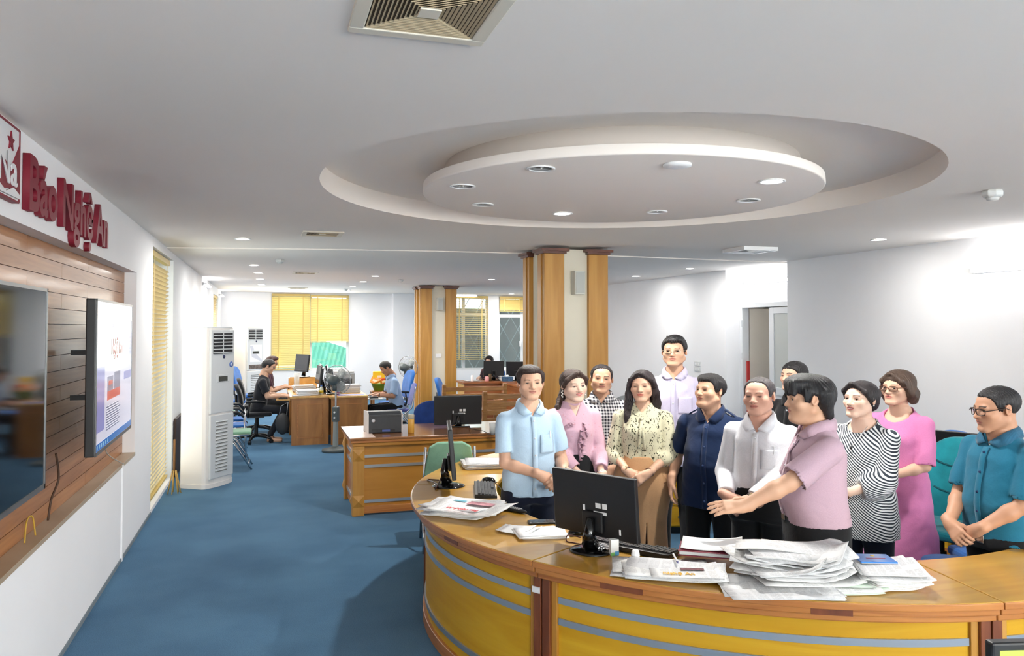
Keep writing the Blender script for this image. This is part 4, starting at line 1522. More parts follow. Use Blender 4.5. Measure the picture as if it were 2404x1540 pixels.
p = flat(-0.48, 16.0, DTOP)
monitor('black monitor on the reception desk hiding the woman', (4.42, 15.5, DTOP), PI - 0.2, 0.42, 0.31, 0.09, 'flat')
monitor('black monitor at the right end of the reception desk', (4.85, 15.3, DTOP), PI - 0.5, 0.44, 0.3, 0.09, 'flat')
# near desk at the lower right corner of the picture
p = flat(1.3, 1.78)
t = thing('small_desk', 'desk under the monitor at the lower right corner', 'desk', (p.x - 0.35, p.y - 0.3, 0), -YAW)
MB().bb(-0.1, 1.1, -0.2, 0.45, DTOP - 0.03, DTOP).build('worktop', M_TOP, t, bevel=0.004)
for x in (-0.06, 1.02):
    for y in (-0.17, 0.37):
        MB().bb(x, x + 0.05, y, y + 0.05, 0, DTOP - 0.03).build('leg', M_PIL, t)
p = flat(1.28, 1.72, DTOP)
monitor('lit monitor just entering the lower right corner', p, -YAW + 0.06, 0.52, 0.31, 0.09, 'flat', 0, emis('screen_lime', (190, 220, 90), 0.8), 0)
# far group
for x, y, z, rz, lb in ((1.0, 13.1, 0.0, PI / 2 + 0.05, 'nearest monitor of the far desks, beside the fan'),
                        (0.86, 13.35, 0, PI / 2 * 3 - 0.1, 'black monitor facing the man in the black shirt'),
                        (0.86, 14.1, 0, PI / 2 * 3 + 0.1, 'black monitor second in the left row of the far desks'),
                        (1.02, 14.25, 0, PI / 2 - 0.1, 'black monitor second in the right row of the far desks'),
                        (0.9, 14.6, 0, PI / 2 * 3, 'black monitor last in the left row of the far desks'),
                        (0.62, 15.15, 0.16, PI / 2 * 3 + 0.5, 'tilted dark monitor on the wooden tray box')):
    monitor(lb, (x, y, DTOP + z), rz, 0.46, 0.32, 0.1, 'flat', 0, None, 8)
t = thing('printer_far', 'grey printer on the far desks behind the fan', 'printer', (1.25, 14.0, DTOP))
t.name = 'office_printer'
MB().bb(-0.2, 0.2, -0.18, 0.18, 0, 0.3).build('body', plain('printer_grey', (150, 154, 156), 0.5), t, bevel=0.02)
MB().bb(-0.19, 0.19, -0.17, 0.17, 0.3, 0.33).build('lid', plain('printer_pale', (206, 208, 208), 0.5), t, bevel=0.01)
MB().bb(-0.15, 0.15, -0.19, -0.175, 0.08, 0.2).build('paper_slot', M_DARK, t)

# printer, flask and glass on the middle desk
p = on(904, 1017, DTOP)
t = thing('desk_printer', 'dark grey printer on the left end of the wooden desk', 'printer', (p.x, p.y + 0.16, DTOP), 0.0)
M_PRT = plain('printer_dark', (52, 55, 60), 0.45, bump=0.05, bs=20)
MB().prism([(-0.16, 0.0), (0.17, 0.0), (0.17, 0.2), (-0.1, 0.215), (-0.16, 0.19)], -0.17, 0.17, 'yz').build('body', M_PRT, t, bevel=0.012)
for s in (-1, 1):
    MB().prism([(-0.165, 0.0), (0.175, 0.0), (0.175, 0.205), (-0.1, 0.222), (-0.165, 0.197)], s * 0.172 - 0.006, s * 0.172 + 0.006, 'yz').build('side_cheek', plain('printer_cheek', (214, 208, 206), 0.5), t, bevel=0.004)
MB().bb(-0.13, 0.1, -0.166, -0.158, 0.012, 0.045).build('lower_slot', M_DARK, t)
MB().bb(-0.03, 0.05, -0.169, -0.165, 0.018, 0.038).build('maker_badge', plain('badge_blue', (70, 90, 160), 0.4), t)
for z in (0.165, 0.178):
    MB().bb(-0.15, 0.15, -0.1625, -0.159, z, z + 0.004).build('ridge', plain('printer_ridge', (30, 32, 35), 0.4), t)
MB().lathe([(0.012, 0), (0.02, 0.003), (0.012, 0.006)], (-0.12, -0.16, 0.13), 16, rotm('X', 90)).build('logo_ring', plain('logo_pale', (190, 192, 196), 0.4), t)
tag(MB().bb(-0.03, 0.2, -0.07, 0.35, 0.0, 0.002).build('desk_glare', plain('glare_tint', (228, 206, 196), 0.4)), 'pale pinkish patch of glare on the varnish under the printer', 'sheet').location = (0.82, 7.87, DTOP + 0.0005)  # thin pale slab stands in for glare on the varnished top
p = on(965, 1017, DTOP)
t = thing('drink_flask', 'yellow drink flask with clear lid beside the printer', 'flask', (p.x, p.y, DTOP))
MB().lathe([(0.03, 0), (0.034, 0.005), (0.034, 0.14), (0.031, 0.146)], n=24).build('body', plain('amber_drink', (214, 164, 70), 0.25, coat=0.4), t)
MB().lathe([(0.032, 0.146), (0.034, 0.15), (0.034, 0.185), (0.03, 0.19), (0.001, 0.19)], n=24).build('lid', plain('lid_grey', (176, 170, 150), 0.3), t)
p = on(1157, 1019, DTOP)
t = thing('water_glass', 'clear drinking glass on the wooden desk', 'glass', (p.x, p.y, DTOP))
MB().lathe([(0.001, 0.006), (0.03, 0.006), (0.034, 0.11), (0.0365, 0.11), (0.033, 0.0), (0.001, 0.0)], n=24).build('tumbler', plain('tumbler_glass', (214, 220, 220), 0.05, alpha=0.35), t)
MB().lathe([(0.001, 0.0065), (0.0295, 0.0065), (0.032, 0.06), (0.001, 0.06)], n=24).build('water', plain('drinking_water', (206, 216, 216), 0.05, alpha=0.3), t)
cord('thin black cable behind the desk monitor', [on(1100, 1003, DTOP + 0.004), on(1112, 1008, DTOP + 0.05), on(1135, 1012, DTOP + 0.02), on(1150, 1021, DTOP + 0.004)], 0.0035, M_DARK, 'monitor_cable')

# things on the curved desk
p = on(1139, 1153, DTOP)
keyboard('black keyboard lying end-on before the edge-on monitor', p, -YAW + PI / 2 + 0.06)
p = on(1147, 1132, DTOP)
mouse('black mouse at the end of the left keyboard', p, -YAW + 1.0)
cord('black mouse cable running off behind the blue-shirted man', [p + Vector((0.03, 0, 0.012)), on(1170, 1141, DTOP + 0.004), on(1178, 1150, DTOP + 0.004)], 0.0025, M_DARK, 'mouse_cable')
p = on(1482, 1289, DTOP)
keyboard('long black keyboard behind the large monitor', p, -YAW + PI - math.radians(36), 0.46, 0.15)
p = on(1357, 1255, DTOP)
mouse('black mouse left of the large monitor foot', p, -YAW + 1.9)
cord('dark red cable tangle behind the edge-on monitor',
     [on(1050, 1112, DTOP + 0.1), on(1042, 1105, DTOP + 0.09), on(1036, 1120, DTOP + 0.05), on(1030, 1134, DTOP + 0.02), on(1022, 1148, DTOP + 0.006), on(1026, 1136, DTOP + 0.02), on(1003, 1126, DTOP + 0.006), on(1030, 1127, DTOP + 0.01)], 0.005,
     plain('maroon_cord', (66, 22, 26), 0.4), 'cable_tangle')
cord('thin cable loop beside the large monitor', [on(1364, 1262, DTOP + 0.006), on(1334, 1256, DTOP + 0.03), on(1330, 1270, DTOP + 0.005), on(1345, 1274, DTOP + 0.004), on(1366, 1276, DTOP + 0.006), on(1368, 1258, DTOP + 0.08)], 0.003, plain('maroon_cord', (66, 22, 26), 0.4), 'monitor_cable')


def lay(px, py, px2, py2):
    """position, heading and length of a thing lying on the desk between two pixels"""
    a, b = on(px, py, DTOP), on(px2, py2, DTOP)
    d = b - a
    return (a + b) / 2, math.atan2(d.y, d.x), d.length


c, a, L = lay(1173, 1194, 1238, 1208)
t = thing('remote_control', 'black remote control with many buttons on the curved desk', 'remote control', c, a)
MB().ball((0, 0, 0.012), (L / 2, 0.026, 0.013), 20, 8).build('shell', M_DARK, t)
bt = MB().bb(-0.004, 0.004, -0.004, 0.004, 0, 0.003).mesh('button', plain('button_pale', (176, 178, 180), 0.5))
for i in range(9):
    for j in range(3):
        share('button', bt, t, (-L * 0.36 + i * L * 0.075, -0.012 + j * 0.012, 0.022))
c, a, L = lay(1240, 1229, 1302, 1227)
t = thing('mobile_phone', 'dark mobile phone lying beside the loose white sheets', 'phone', c, a)
MB().bb(-L / 2, L / 2, -0.034, 0.034, 0.0, 0.012).build('body', M_DARK, t, bevel=0.004)
MB().bb(-L / 2 + 0.012, L / 2 - 0.012, -0.03, 0.03, 0.012, 0.0132).build('screen', plain('phone_screen', (70, 76, 82), 0.1), t)
p = on(1441, 1303, DTOP)
t = thing('medicine_box', 'small white box with green and blue corners by the monitor foot', 'box', p, -YAW + 0.3)
MB().bb(-0.02, 0.02, -0.014, 0.014, 0, 0.075).build('carton', plain('carton_white', (232, 234, 234), 0.6), t, bevel=0.001)
MB().bb(-0.0205, 0.0, -0.0146, -0.014, 0, 0.016).build('green_print', plain('print_green', (120, 190, 110), 0.6), t)
MB().bb(0.0, 0.0205, -0.0146, -0.014, 0, 0.02).build('blue_print', plain('print_blue', (70, 150, 200), 0.6), t)
c_, a_, L_ = lay(1398, 1292, 1426, 1298)
o = MB()
for k in range(8):
    o.tube([(-L_ / 2 + L_ * k / 7, -0.02 + 0.01 * math.sin(k * 2), 0.022 + 0.004 * math.cos(k * 3)), (-L_ / 2 + L_ * k / 7 + 0.004, 0.02, 0.03 + 0.004 * math.sin(k * 5))], 0.006, 5)
o = o.build('crumpled_foil', plain('foil', (226, 226, 228), 0.25, 0.7))
tag(o, 'crumpled silver foil resting on the monitor foot', 'foil')
o.location = (c_.x, c_.y, DTOP)
o.rotation_euler = (0, 0, a_)


def sheet_mesh(name, w_, d, mat, amp=0.006, curl=0.0, seed=0, nx=9, ny=7, thick=0.0012, corner=None):
    """a bent sheet of paper with a little body; uv runs over the page"""
    rnd = random.Random(seed)
    ph = [rnd.uniform(0, 6.28) for _ in range(4)]
    fr = [rnd.uniform(0.7, 1.6) for _ in range(4)]
    vs, fs = [], []
    for s in (0, 1):
        for j in range(ny + 1):
            for i in range(nx + 1):
                u, v = i / nx, j / ny
                z = amp * (math.sin(fr[0] * 3.1 * u + ph[0]) + math.sin(fr[1] * 3.1 * v + ph[1]) + 2.0)
                z += curl * (abs(u - 0.5) * 2) ** 3 * (1 if u > 0.5 else 0.2)
                if corner:
                    z += corner * max(0, (u + v - 1.35)) ** 2 * 5
                vs.append(((u - 0.5) * w_, (v - 0.5) * d, z + (thick if s else 0)))
    N = (nx + 1) * (ny + 1)
    for j in range(ny):
        for i in range(nx):
            a0 = j * (nx + 1) + i
            fs.append((a0, a0 + nx + 1, a0 + nx + 2, a0 + 1))
            fs.append((N + a0, N + a0 + 1, N + a0 + nx + 2, N + a0 + nx + 1))
    rim = [i for i in range(nx + 1)] + [j * (nx + 1) + nx for j in range(1, ny + 1)] + [ny * (nx + 1) + i for i in range(nx - 1, -1, -1)] + [j * (nx + 1) for j in range(ny - 1, 0, -1)]
    for k in range(len(rim)):
        a0, b0 = rim[k], rim[(k + 1) % len(rim)]
        fs.append((a0, b0, N + b0, N + a0))
    me = bpy.data.meshes.new(name)
    me.from_pydata(vs, [], fs)
    uv = me.uv_layers.new(name='UVMap')
    li = np.empty(len(me.loops), dtype=np.int32)
    me.loops.foreach_get('vertex_index', li)
    li = li % N
    uvs = np.stack([(li % (nx + 1)) / nx, (li // (nx + 1)) / ny], 1).astype(np.float32)
    uv.data.foreach_set('uv', uvs.ravel())
    me.materials.append(mat)
    me.polygons.foreach_set('use_smooth', [True] * len(me.polygons))
    me.update()
    return me


NEWS = [paper_mat('newsprint_%d' % k, (236 - 5 * k, 237 - 5 * k, 236 - 4 * k), (112, 114, 120), 0.42, 230 + 30 * k, 5 + k, k * 1.7) for k in range(4)]
BLANK = plain('blank_paper', (240, 241, 242), 0.7)
M_EDGEPG = plain('page_edges', (206, 208, 208), 0.8)


def paper_pile(label, loc, rz, n, w_, d, step=0.004, mess=0.02, turn=6, amp=0.006, curl=0.0, mats=None, seed=1, name='newspaper_pile', cat='newspapers'):
    rnd = random.Random(seed)
    t = thing(name, label, cat, loc, rz, 'paper heaps')
    for k in range(n):
        ww, dd = w_ * rnd.uniform(0.86, 1.0), d * rnd.uniform(0.86, 1.0)
        me = sheet_mesh('sheet', ww, dd, rnd.choice(mats or NEWS), amp * (0.5 + 0.7 * k / n), curl * rnd.uniform(0.4, 1), seed * 31 + (k // 4) if k < n - 2 else seed * 31 + k, 8, 6, step * 0.85)
        share('sheet', me, t, (rnd.uniform(-mess, mess), rnd.uniform(-mess, mess), 0.0008 + k * step), (0, 0, math.radians(rnd.uniform(-turn, turn))))
    return t


def put(px, py, dz=0.0):
    q = on(px, py, DTOP)
    return (q.x, q.y, DTOP + dz)


# newspapers at the left of the curved desk
paper_pile('flat stack of newspapers behind the edge-on monitor', put(1140, 1095), -YAW + 0.15, 10, 0.36, 0.3, 0.004, 0.012, 4, 0.002, 0, None, 3)
pile = paper_pile('loose newspaper heap on the left of the curved desk', put(1090, 1200), -YAW - 0.35, 9, 0.42, 0.36, 0.0045, 0.035, 14, 0.004, 0.01, None, 5)
top = thing('open_newspaper', 'open newspaper with red headline and photo lying on the left heap', 'newspaper', put(1108, 1214, 0.048), -YAW - 0.45)
share('sheet', sheet_mesh('sheet', 0.44, 0.3, NEWS[0], 0.004, 0.012, 71, 12, 9), top)
me = text_mesh('Báo Nghệ An', 0.0004, 0.02)
fit_mesh(me, Matrix(((-0.036, 0, 0, 0.1), (0, -0.055, 0, -0.1), (0, 0, 1, 0.0), (0, 0, 0, 1))))
me.materials.append(plain('ink_red', (206, 60, 66), 0.7))
share('headline', me, top, (0, 0, 0.0185), (math.radians(-1.5), 0, 0))
share('headline_photo', MB().bb(-0.07, 0.09, -0.02, 0.05, 0, 0.0006).mesh('headline_photo', plain('photo_pink', (196, 140, 150), 0.7, var=0.35, vs=45)), top, (0.02, 0.04, 0.0185))
share('blue_advert', MB().bb(-0.04, 0.04, -0.015, 0.015, 0, 0.0006).mesh('blue_advert', plain('advert_blue', (110, 180, 200), 0.7)), top, (-0.12, 0.08, 0.017))
paper_pile('fan of blank white sheets near the large monitor', put(1272, 1254), -YAW + 0.1, 6, 0.26, 0.2, 0.0025, 0.03, 12, 0.002, 0.0, [BLANK], 9, 'white_sheets', 'paper')
paper_pile('small spread of torn white sheets at the desk edge', put(1215, 1248), -YAW - 0.4, 4, 0.2, 0.14, 0.0022, 0.03, 30, 0.003, 0.02, [BLANK], 10, 'white_sheets', 'paper')
# papers in front of the standing group
paper_pile('spread newspapers with yellow headline before the long keyboard', put(1575, 1345), -YAW - 0.12, 7, 0.44, 0.24, 0.0026, 0.05, 16, 0.0045, 0.02, None, 12)
o = thing('news_page', 'newspaper page with gold headline and wine-red picture at the desk edge', 'newspaper', put(1610, 1362, 0.03), -YAW - 0.1)
share('sheet', sheet_mesh('sheet', 0.3, 0.17, NEWS[1], 0.002, 0.0, 77), o)
me = text_mesh('Nghệ An', 0.0004, 0.02)
fit_mesh(me, Matrix(((0.036, 0, 0, -0.1), (0, 0.045, 0, -0.05), (0, 0, 1, 0), (0, 0, 0, 1))))
me.materials.append(plain('ink_gold', (226, 178, 60), 0.7))
share('headline', me, o, (0, 0, 0.0085))
share('headline_photo', MB().bb(-0.05, 0.05, -0.014, 0.014, 0, 0.0006).mesh('headline_photo', plain('photo_wine', (110, 60, 66), 0.7, var=0.5, vs=60)), o, (0.03, 0.03, 0.0085))
p = on(1492, 1322, DTOP)
o = MB()
o.lathe([(0.001, 0), (0.018, 0.0), (0.02, 0.01), (0.017, 0.03), (0.012, 0.034), (0.006, 0.03)], n=9, smooth=False)
tag(o.build('crumpled_receipt', BLANK), 'small crumpled white paper ball before the keyboard', 'paper').location = (p.x, p.y, DTOP + 0.026)
c, a, L = lay(1582, 1330, 1590, 1346)
t = thing('ballpoint_pen', 'blue-tipped white pen on the spread newspapers', 'pen', (c.x, c.y, DTOP + 0.046), a)
MB().cyl((-0.065, 0, 0.005), (0.05, 0, 0.005), 0.0045, n=10).build('barrel', M_WHITE, t)
MB().cyl((0.05, 0, 0.005), (0.07, 0, 0.005), 0.005, 0.002, n=10).build('tip', plain('ink_blue', (40, 50, 130), 0.4), t)
p = on(1663, 1318, DTOP)
t = thing('notebook', 'open notebook with wine-red cover lying on the newspapers', 'book', (p.x, p.y, DTOP + 0.04), -YAW - 0.28)
MB().bb(-0.13, 0.13, -0.085, 0.085, 0, 0.004).build('cover', plain('wine_cover', (120, 24, 48), 0.5), t, bevel=0.001)
MB().bb(-0.125, 0.122, -0.08, 0.08, 0.004, 0.02).build('page_block', M_EDGEPG, t, bevel=0.002)
MB().bb(-0.13, 0.13, -0.085, 0.085, 0.02, 0.023).build('top_cover', plain('wine_cover', (120, 24, 48), 0.5), t, bevel=0.001)
share('open_page', sheet_mesh('open_page', 0.27, 0.19, BLANK, 0.004, 0.012, 33), t, (0.015, 0.025, 0.026))
paper_pile('tall untidy heap of curling newspapers in front of the pink-shirted man', put(1855, 1358), -YAW - 0.22, 15, 0.42, 0.3, 0.0050, 0.05, 20, 0.013, 0.05, None, 15)
t = thing('white_newspaper', 'white folded newspaper draped over the top of the tall heap', 'newspaper', put(1862, 1350, 0.102), -YAW - 0.3)
share('sheet', sheet_mesh('sheet', 0.48, 0.2, NEWS[0], 0.007, -0.045, 91, 12, 8), t)
t = thing('spiral_coil', 'coil of a spiral notebook between the book and the tall heap', 'coil', put(1728, 1318, 0.03), -YAW)
MB().tube([(0.05 * k / 40, 0.016 * math.cos(k * 0.9), 0.018 + 0.016 * math.sin(k * 0.9)) for k in range(41)], 0.0022, 5).build('wire', M_DARK, t)
paper_pile('loose newspapers lying flat under the tall heap', put(1830, 1385), -YAW - 0.1, 5, 0.46, 0.26, 0.0024, 0.03, 8, 0.003, 0.01, None, 18)
paper_pile('pile of magazines under the blue booklet', put(2082, 1372), -YAW - 0.02, 11, 0.26, 0.24, 0.006, 0.025, 12, 0.004, 0.02, None, 21)
paper_pile('green-tinted papers between the two heaps', put(1985, 1375), -YAW, 5, 0.26, 0.22, 0.003, 0.03, 10, 0.002, 0.01, [plain('pale_green_paper', (214, 230, 216), 0.7)] + NEWS[:1], 24)
p = on(2050, 1362, DTOP)
t = thing('blue_booklet', 'bright blue booklet on top of the magazine pile', 'booklet', put(2052, 1360, 0.085), -YAW - 0.05)
MB().bb(-0.075, 0.075, -0.06, 0.06, 0, 0.006).build('cover', plain('booklet_blue', (34, 120, 208), 0.3, coat=0.3), t, bevel=0.001)
MB().bb(-0.073, 0.073, -0.0585, 0.0585, -0.002, 0.0).build('pages', M_EDGEPG, t)
MB().bb(-0.035, 0.045, -0.012, -0.002, 0.006, 0.0065).build('red_title', plain('title_red', (150, 50, 90), 0.5), t)
MB().lathe([(0.001, 0.0066), (0.009, 0.0066), (0.009, 0.006)], (0.005, 0.03, 0), 12).build('gold_emblem', plain('emblem_gold', (220, 190, 90), 0.4), t)

# small wooden drawer cabinet between the legs
p = flat(1.52, 7.25)
t = thing('drawer_cabinet', 'small golden wooden cabinet seen between the standing legs', 'cabinet', p, -YAW)
MB().bb(-0.22, 0.22, -0.2, 0.25, 0.06, 0.62).build('body', M_GOLD, t, bevel=0.004)
MB().bb(-0.2, 0.2, -0.18, 0.23, 0.0, 0.06).build('plinth', M_DARK, t)
for k in range(3):
    d = MB().bb(-0.205, 0.205, -0.218, -0.2, 0.075 + k * 0.18, 0.245 + k * 0.18).build('drawer', M_GOLD, t, bevel=0.003)
    MB().bb(-0.05, 0.05, -0.232, -0.218, 0.15 + k * 0.18, 0.162 + k * 0.18).build('handle', M_CHROME, d)

# things on the far desks
paper_pile('stack of papers at the near end of the far desks', (0.62, 13.0, DTOP), 0.05, 10, 0.34, 0.3, 0.008, 0.012, 3, 0.001, 0, None, 41)
paper_pile('newspaper stack on the far desk between the monitors and the bottle', (0.6, 13.75, DTOP), 0.1, 12, 0.38, 0.32, 0.009, 0.012, 3, 0.001, 0, None, 43)
paper_pile('newspaper fan hanging near the typing hands', (0.52, 12.86, DTOP), 0.2, 3, 0.3, 0.12, 0.004, 0.01, 4, 0.002, 0, None, 44)
paper_pile('tall paper stack at the right of the far desks', (1.33, 13.35, DTOP), 0.0, 14, 0.32, 0.3, 0.0095, 0.01, 3, 0.001, 0, None, 45)
tag(MB().bb(-0.2, 0.22, -0.1, 0.1, 0, 0.006).build('blue_folder', plain('folder_blue', (52, 66, 170), 0.4), bevel=0.002), 'flat blue folder at the edge of the far desk', 'folder').location = (1.27, 12.82, DTOP + 0.0005)
t = thing('tray_box', 'open wooden tray box on the far left desk', 'tray', (0.63, 15.1, DTOP))
MB().bb(-0.25, 0.25, -0.16, 0.16, 0, 0.012).build('bottom', M_FTOP, t)
for s in (-1, 1):
    MB().bb(-0.25, 0.25, s * 0.15 - 0.01, s * 0.15 + 0.01, 0.012, 0.155).build('long_side', M_FTOP, t)
    MB().bb(s * 0.24 - 0.01, s * 0.24 + 0.01, -0.14, 0.14, 0.012, 0.155).build('short_side', M_FTOP, t)
t = thing('water_bottle', 'small plastic bottle with blue cap on the far desk', 'bottle', (0.84, 13.05, DTOP))
MB().lathe([(0.03, 0), (0.033, 0.01), (0.033, 0.09), (0.02, 0.12), (0.013, 0.13)], n=18).build('body', plain('bottle_pale', (210, 216, 200), 0.2), t)
MB().lathe([(0.034, 0.03), (0.034, 0.07)], n=18).build('label_band', plain('label_yellow', (226, 200, 60), 0.5), t)
MB().lathe([(0.015, 0.13), (0.015, 0.15), (0.001, 0.15)], n=14).build('cap', plain('cap_blue', (70, 120, 210), 0.4), t)
t = thing('red_cup', 'red and white paper cup among the far monitors', 'cup', (1.08, 12.9, DTOP))
MB().lathe([(0.028, 0), (0.04, 0.13), (0.037, 0.13), (0.026, 0.004), (0.001, 0.004)], n=18).build('cup', plain('cup_red', (206, 40, 70), 0.4), t)
MB().lathe([(0.0335, 0.045), (0.0385, 0.09)], n=18).build('white_band', M_WHITE, t)
t = thing('clear_vase', 'clear tall plastic jar on the far left desk', 'jar', (0.5, 14.4, DTOP))
MB().lathe([(0.001, 0.004), (0.045, 0.004), (0.045, 0.28), (0.048, 0.28), (0.048, 0), (0.001, 0)], n=20).build('jar', plain('jar_glass', (222, 226, 224), 0.08, alpha=0.4), t)
# keyboards and keyboard shelves of the far desks
keyboard('keyboard under the hands of the man in the black shirt', (0.25, 13.36, DTOP - 0.07), PI / 2, 0.42, 0.14)
tag(MB().bb(0.14, 0.36, 13.12, 13.62, DTOP - 0.09, DTOP - 0.0705).build('keyboard_shelf', M_FTOP, bevel=0.003), 'pull-out keyboard shelf before the man in the black shirt', 'shelf')
keyboard('dark keyboard under the hands of the man in light blue', (1.66, 13.1, DTOP - 0.07), -PI / 2, 0.42, 0.14)
tag(MB().bb(1.545, 1.8, 12.86, 13.36, DTOP - 0.09, DTOP - 0.0705).build('keyboard_shelf', plain('shelf_white', (220, 220, 218), 0.5), bevel=0.003), 'white pull-out keyboard shelf before the man in light blue', 'shelf')
t = thing('hanging_bag', 'dark bag hanging from the far desk end', 'bag', (0.24, 12.98, 0.0))
MB().ball((0, 0, 0.32), (0.11, 0.07, 0.17), 16, 10).build('pouch', plain('bag_dark', (52, 54, 56), 0.6), t)
MB().tube([(-0.06, 0, 0.42), (-0.02, 0, 0.6), (0.08, 0, 0.66), (0.06, 0, 0.44)], 0.008, 6).build('strap', plain('bag_strap', (150, 152, 156), 0.5), t)
# woman's desk
for lb, nm, x, y, mm, r0, h in (('pink mug on the reception desk', 'mug', 4.22, 15.3, plain('mug_pink', (222, 160, 160), 0.5), 0.045, 0.09),
                                ('dark thermos beside the reception monitor', 'thermos', 4.3, 15.36, plain('thermos_dark', (92, 70, 40), 0.4), 0.035, 0.14),
                                ('white bottle at the left end of the reception desk', 'white_bottle', 3.93, 15.35, M_WHITE, 0.03, 0.12)):
    t = thing(nm, lb, nm.split('_')[-1], (x, y, DTOP))
    MB().lathe([(r0 * 0.9, 0), (r0, 0.008), (r0, h * 0.85), (r0 * 0.8, h)], n=16).build('body', mm, t)
    MB().lathe([(r0 * 0.7, h), (r0 * 0.7, h * 1.1), (0.001, h * 1.1)], n=16).build('lid', M_DARK if 'thermos' in nm else mm, t)
paper_pile('flat papers at the left end of the reception desk', (3.95, 15.45, DTOP), 0.0, 3, 0.3, 0.2, 0.004, 0.01, 4, 0.001, 0, None, 51)
paper_pile('stack of papers beside the reception monitor', (4.62, 15.42, DTOP), 0.0, 8, 0.2, 0.24, 0.012, 0.008, 3, 0.001, 0, None, 53)
t = thing('tissue_box', 'blue patterned tissue box on the reception desk', 'box', (4.62, 15.2, DTOP))
MB().bb(-0.1, 0.1, -0.06, 0.06, 0, 0.09).build('carton', plain('tissue_blue', (60, 96, 130), 0.6, var=0.5, vs=40), t, bevel=0.002)
MB().ball((0, 0, 0.1), (0.04, 0.02, 0.03), 10, 6).build('tissue', BLANK, t)

# basket of packets on a stool
t = thing('wooden_stool', 'small wooden stool under the green basket', 'stool', (2.05, 15.0, 0))
MB().bb(-0.18, 0.18, -0.18, 0.18, 0.62, 0.65).build('seat', M_FAR, t, bevel=0.004)
for x in (-0.15, 0.15):
    for y in (-0.15, 0.15):
        MB().bb(x - 0.02, x + 0.02, y - 0.02, y + 0.02, 0, 0.62).build('leg', M_FAR, t)
t = thing('plastic_basket', 'lime green plastic basket behind the seated man in light blue', 'basket', (2.05, 15.0, 0.651))
MB().lathe([(0.001, 0.0), (0.12, 0.0), (0.17, 0.13), (0.18, 0.13), (0.165, 0.125), (0.115, 0.006), (0.001, 0.006)], n=28).build('bowl', plain('lime_plastic', (130, 190, 60), 0.4), t)
for k, (dx, dy, dz, rz, cc, nm) in enumerate(((-0.05, -0.04, 0.12, 0.3, (226, 120, 50), 'orange packet in front'), (0.06, 0.0, 0.16, -0.4, (214, 84, 40), 'dark orange packet on the right'), (-0.02, 0.06, 0.25, 0.15, (240, 196, 40), 'tall yellow packet at the back'),
                                              (0.09, 0.06, 0.1, 0.9, (236, 130, 120), 'pinkish packet'), (-0.1, 0.03, 0.17, -0.2, (232, 150, 70), 'pale orange packet on the left'))):
    t = thing('snack_packet', nm + ' in the green basket', 'packet', (2.05 + dx, 15.0 + dy, 0.66 + dz), rz, 'packets in the basket')
    M = rotm('X', 20 - 9 * k) @ rotm('Y', 12 * (k - 2))
    MB().box((0, 0, 0), (0.24 if k == 2 else 0.17, 0.03, 0.2 if k == 2 else 0.13), M).build('bag', plain('packet_%d' % k, cc, 0.35), t, bevel=0.012, seg=3)
    MB().box(M @ Vector((0, -0.017, 0)), (0.08, 0.004, 0.04), M).build('print', plain('packet_print', (240, 226, 200), 0.5), t)


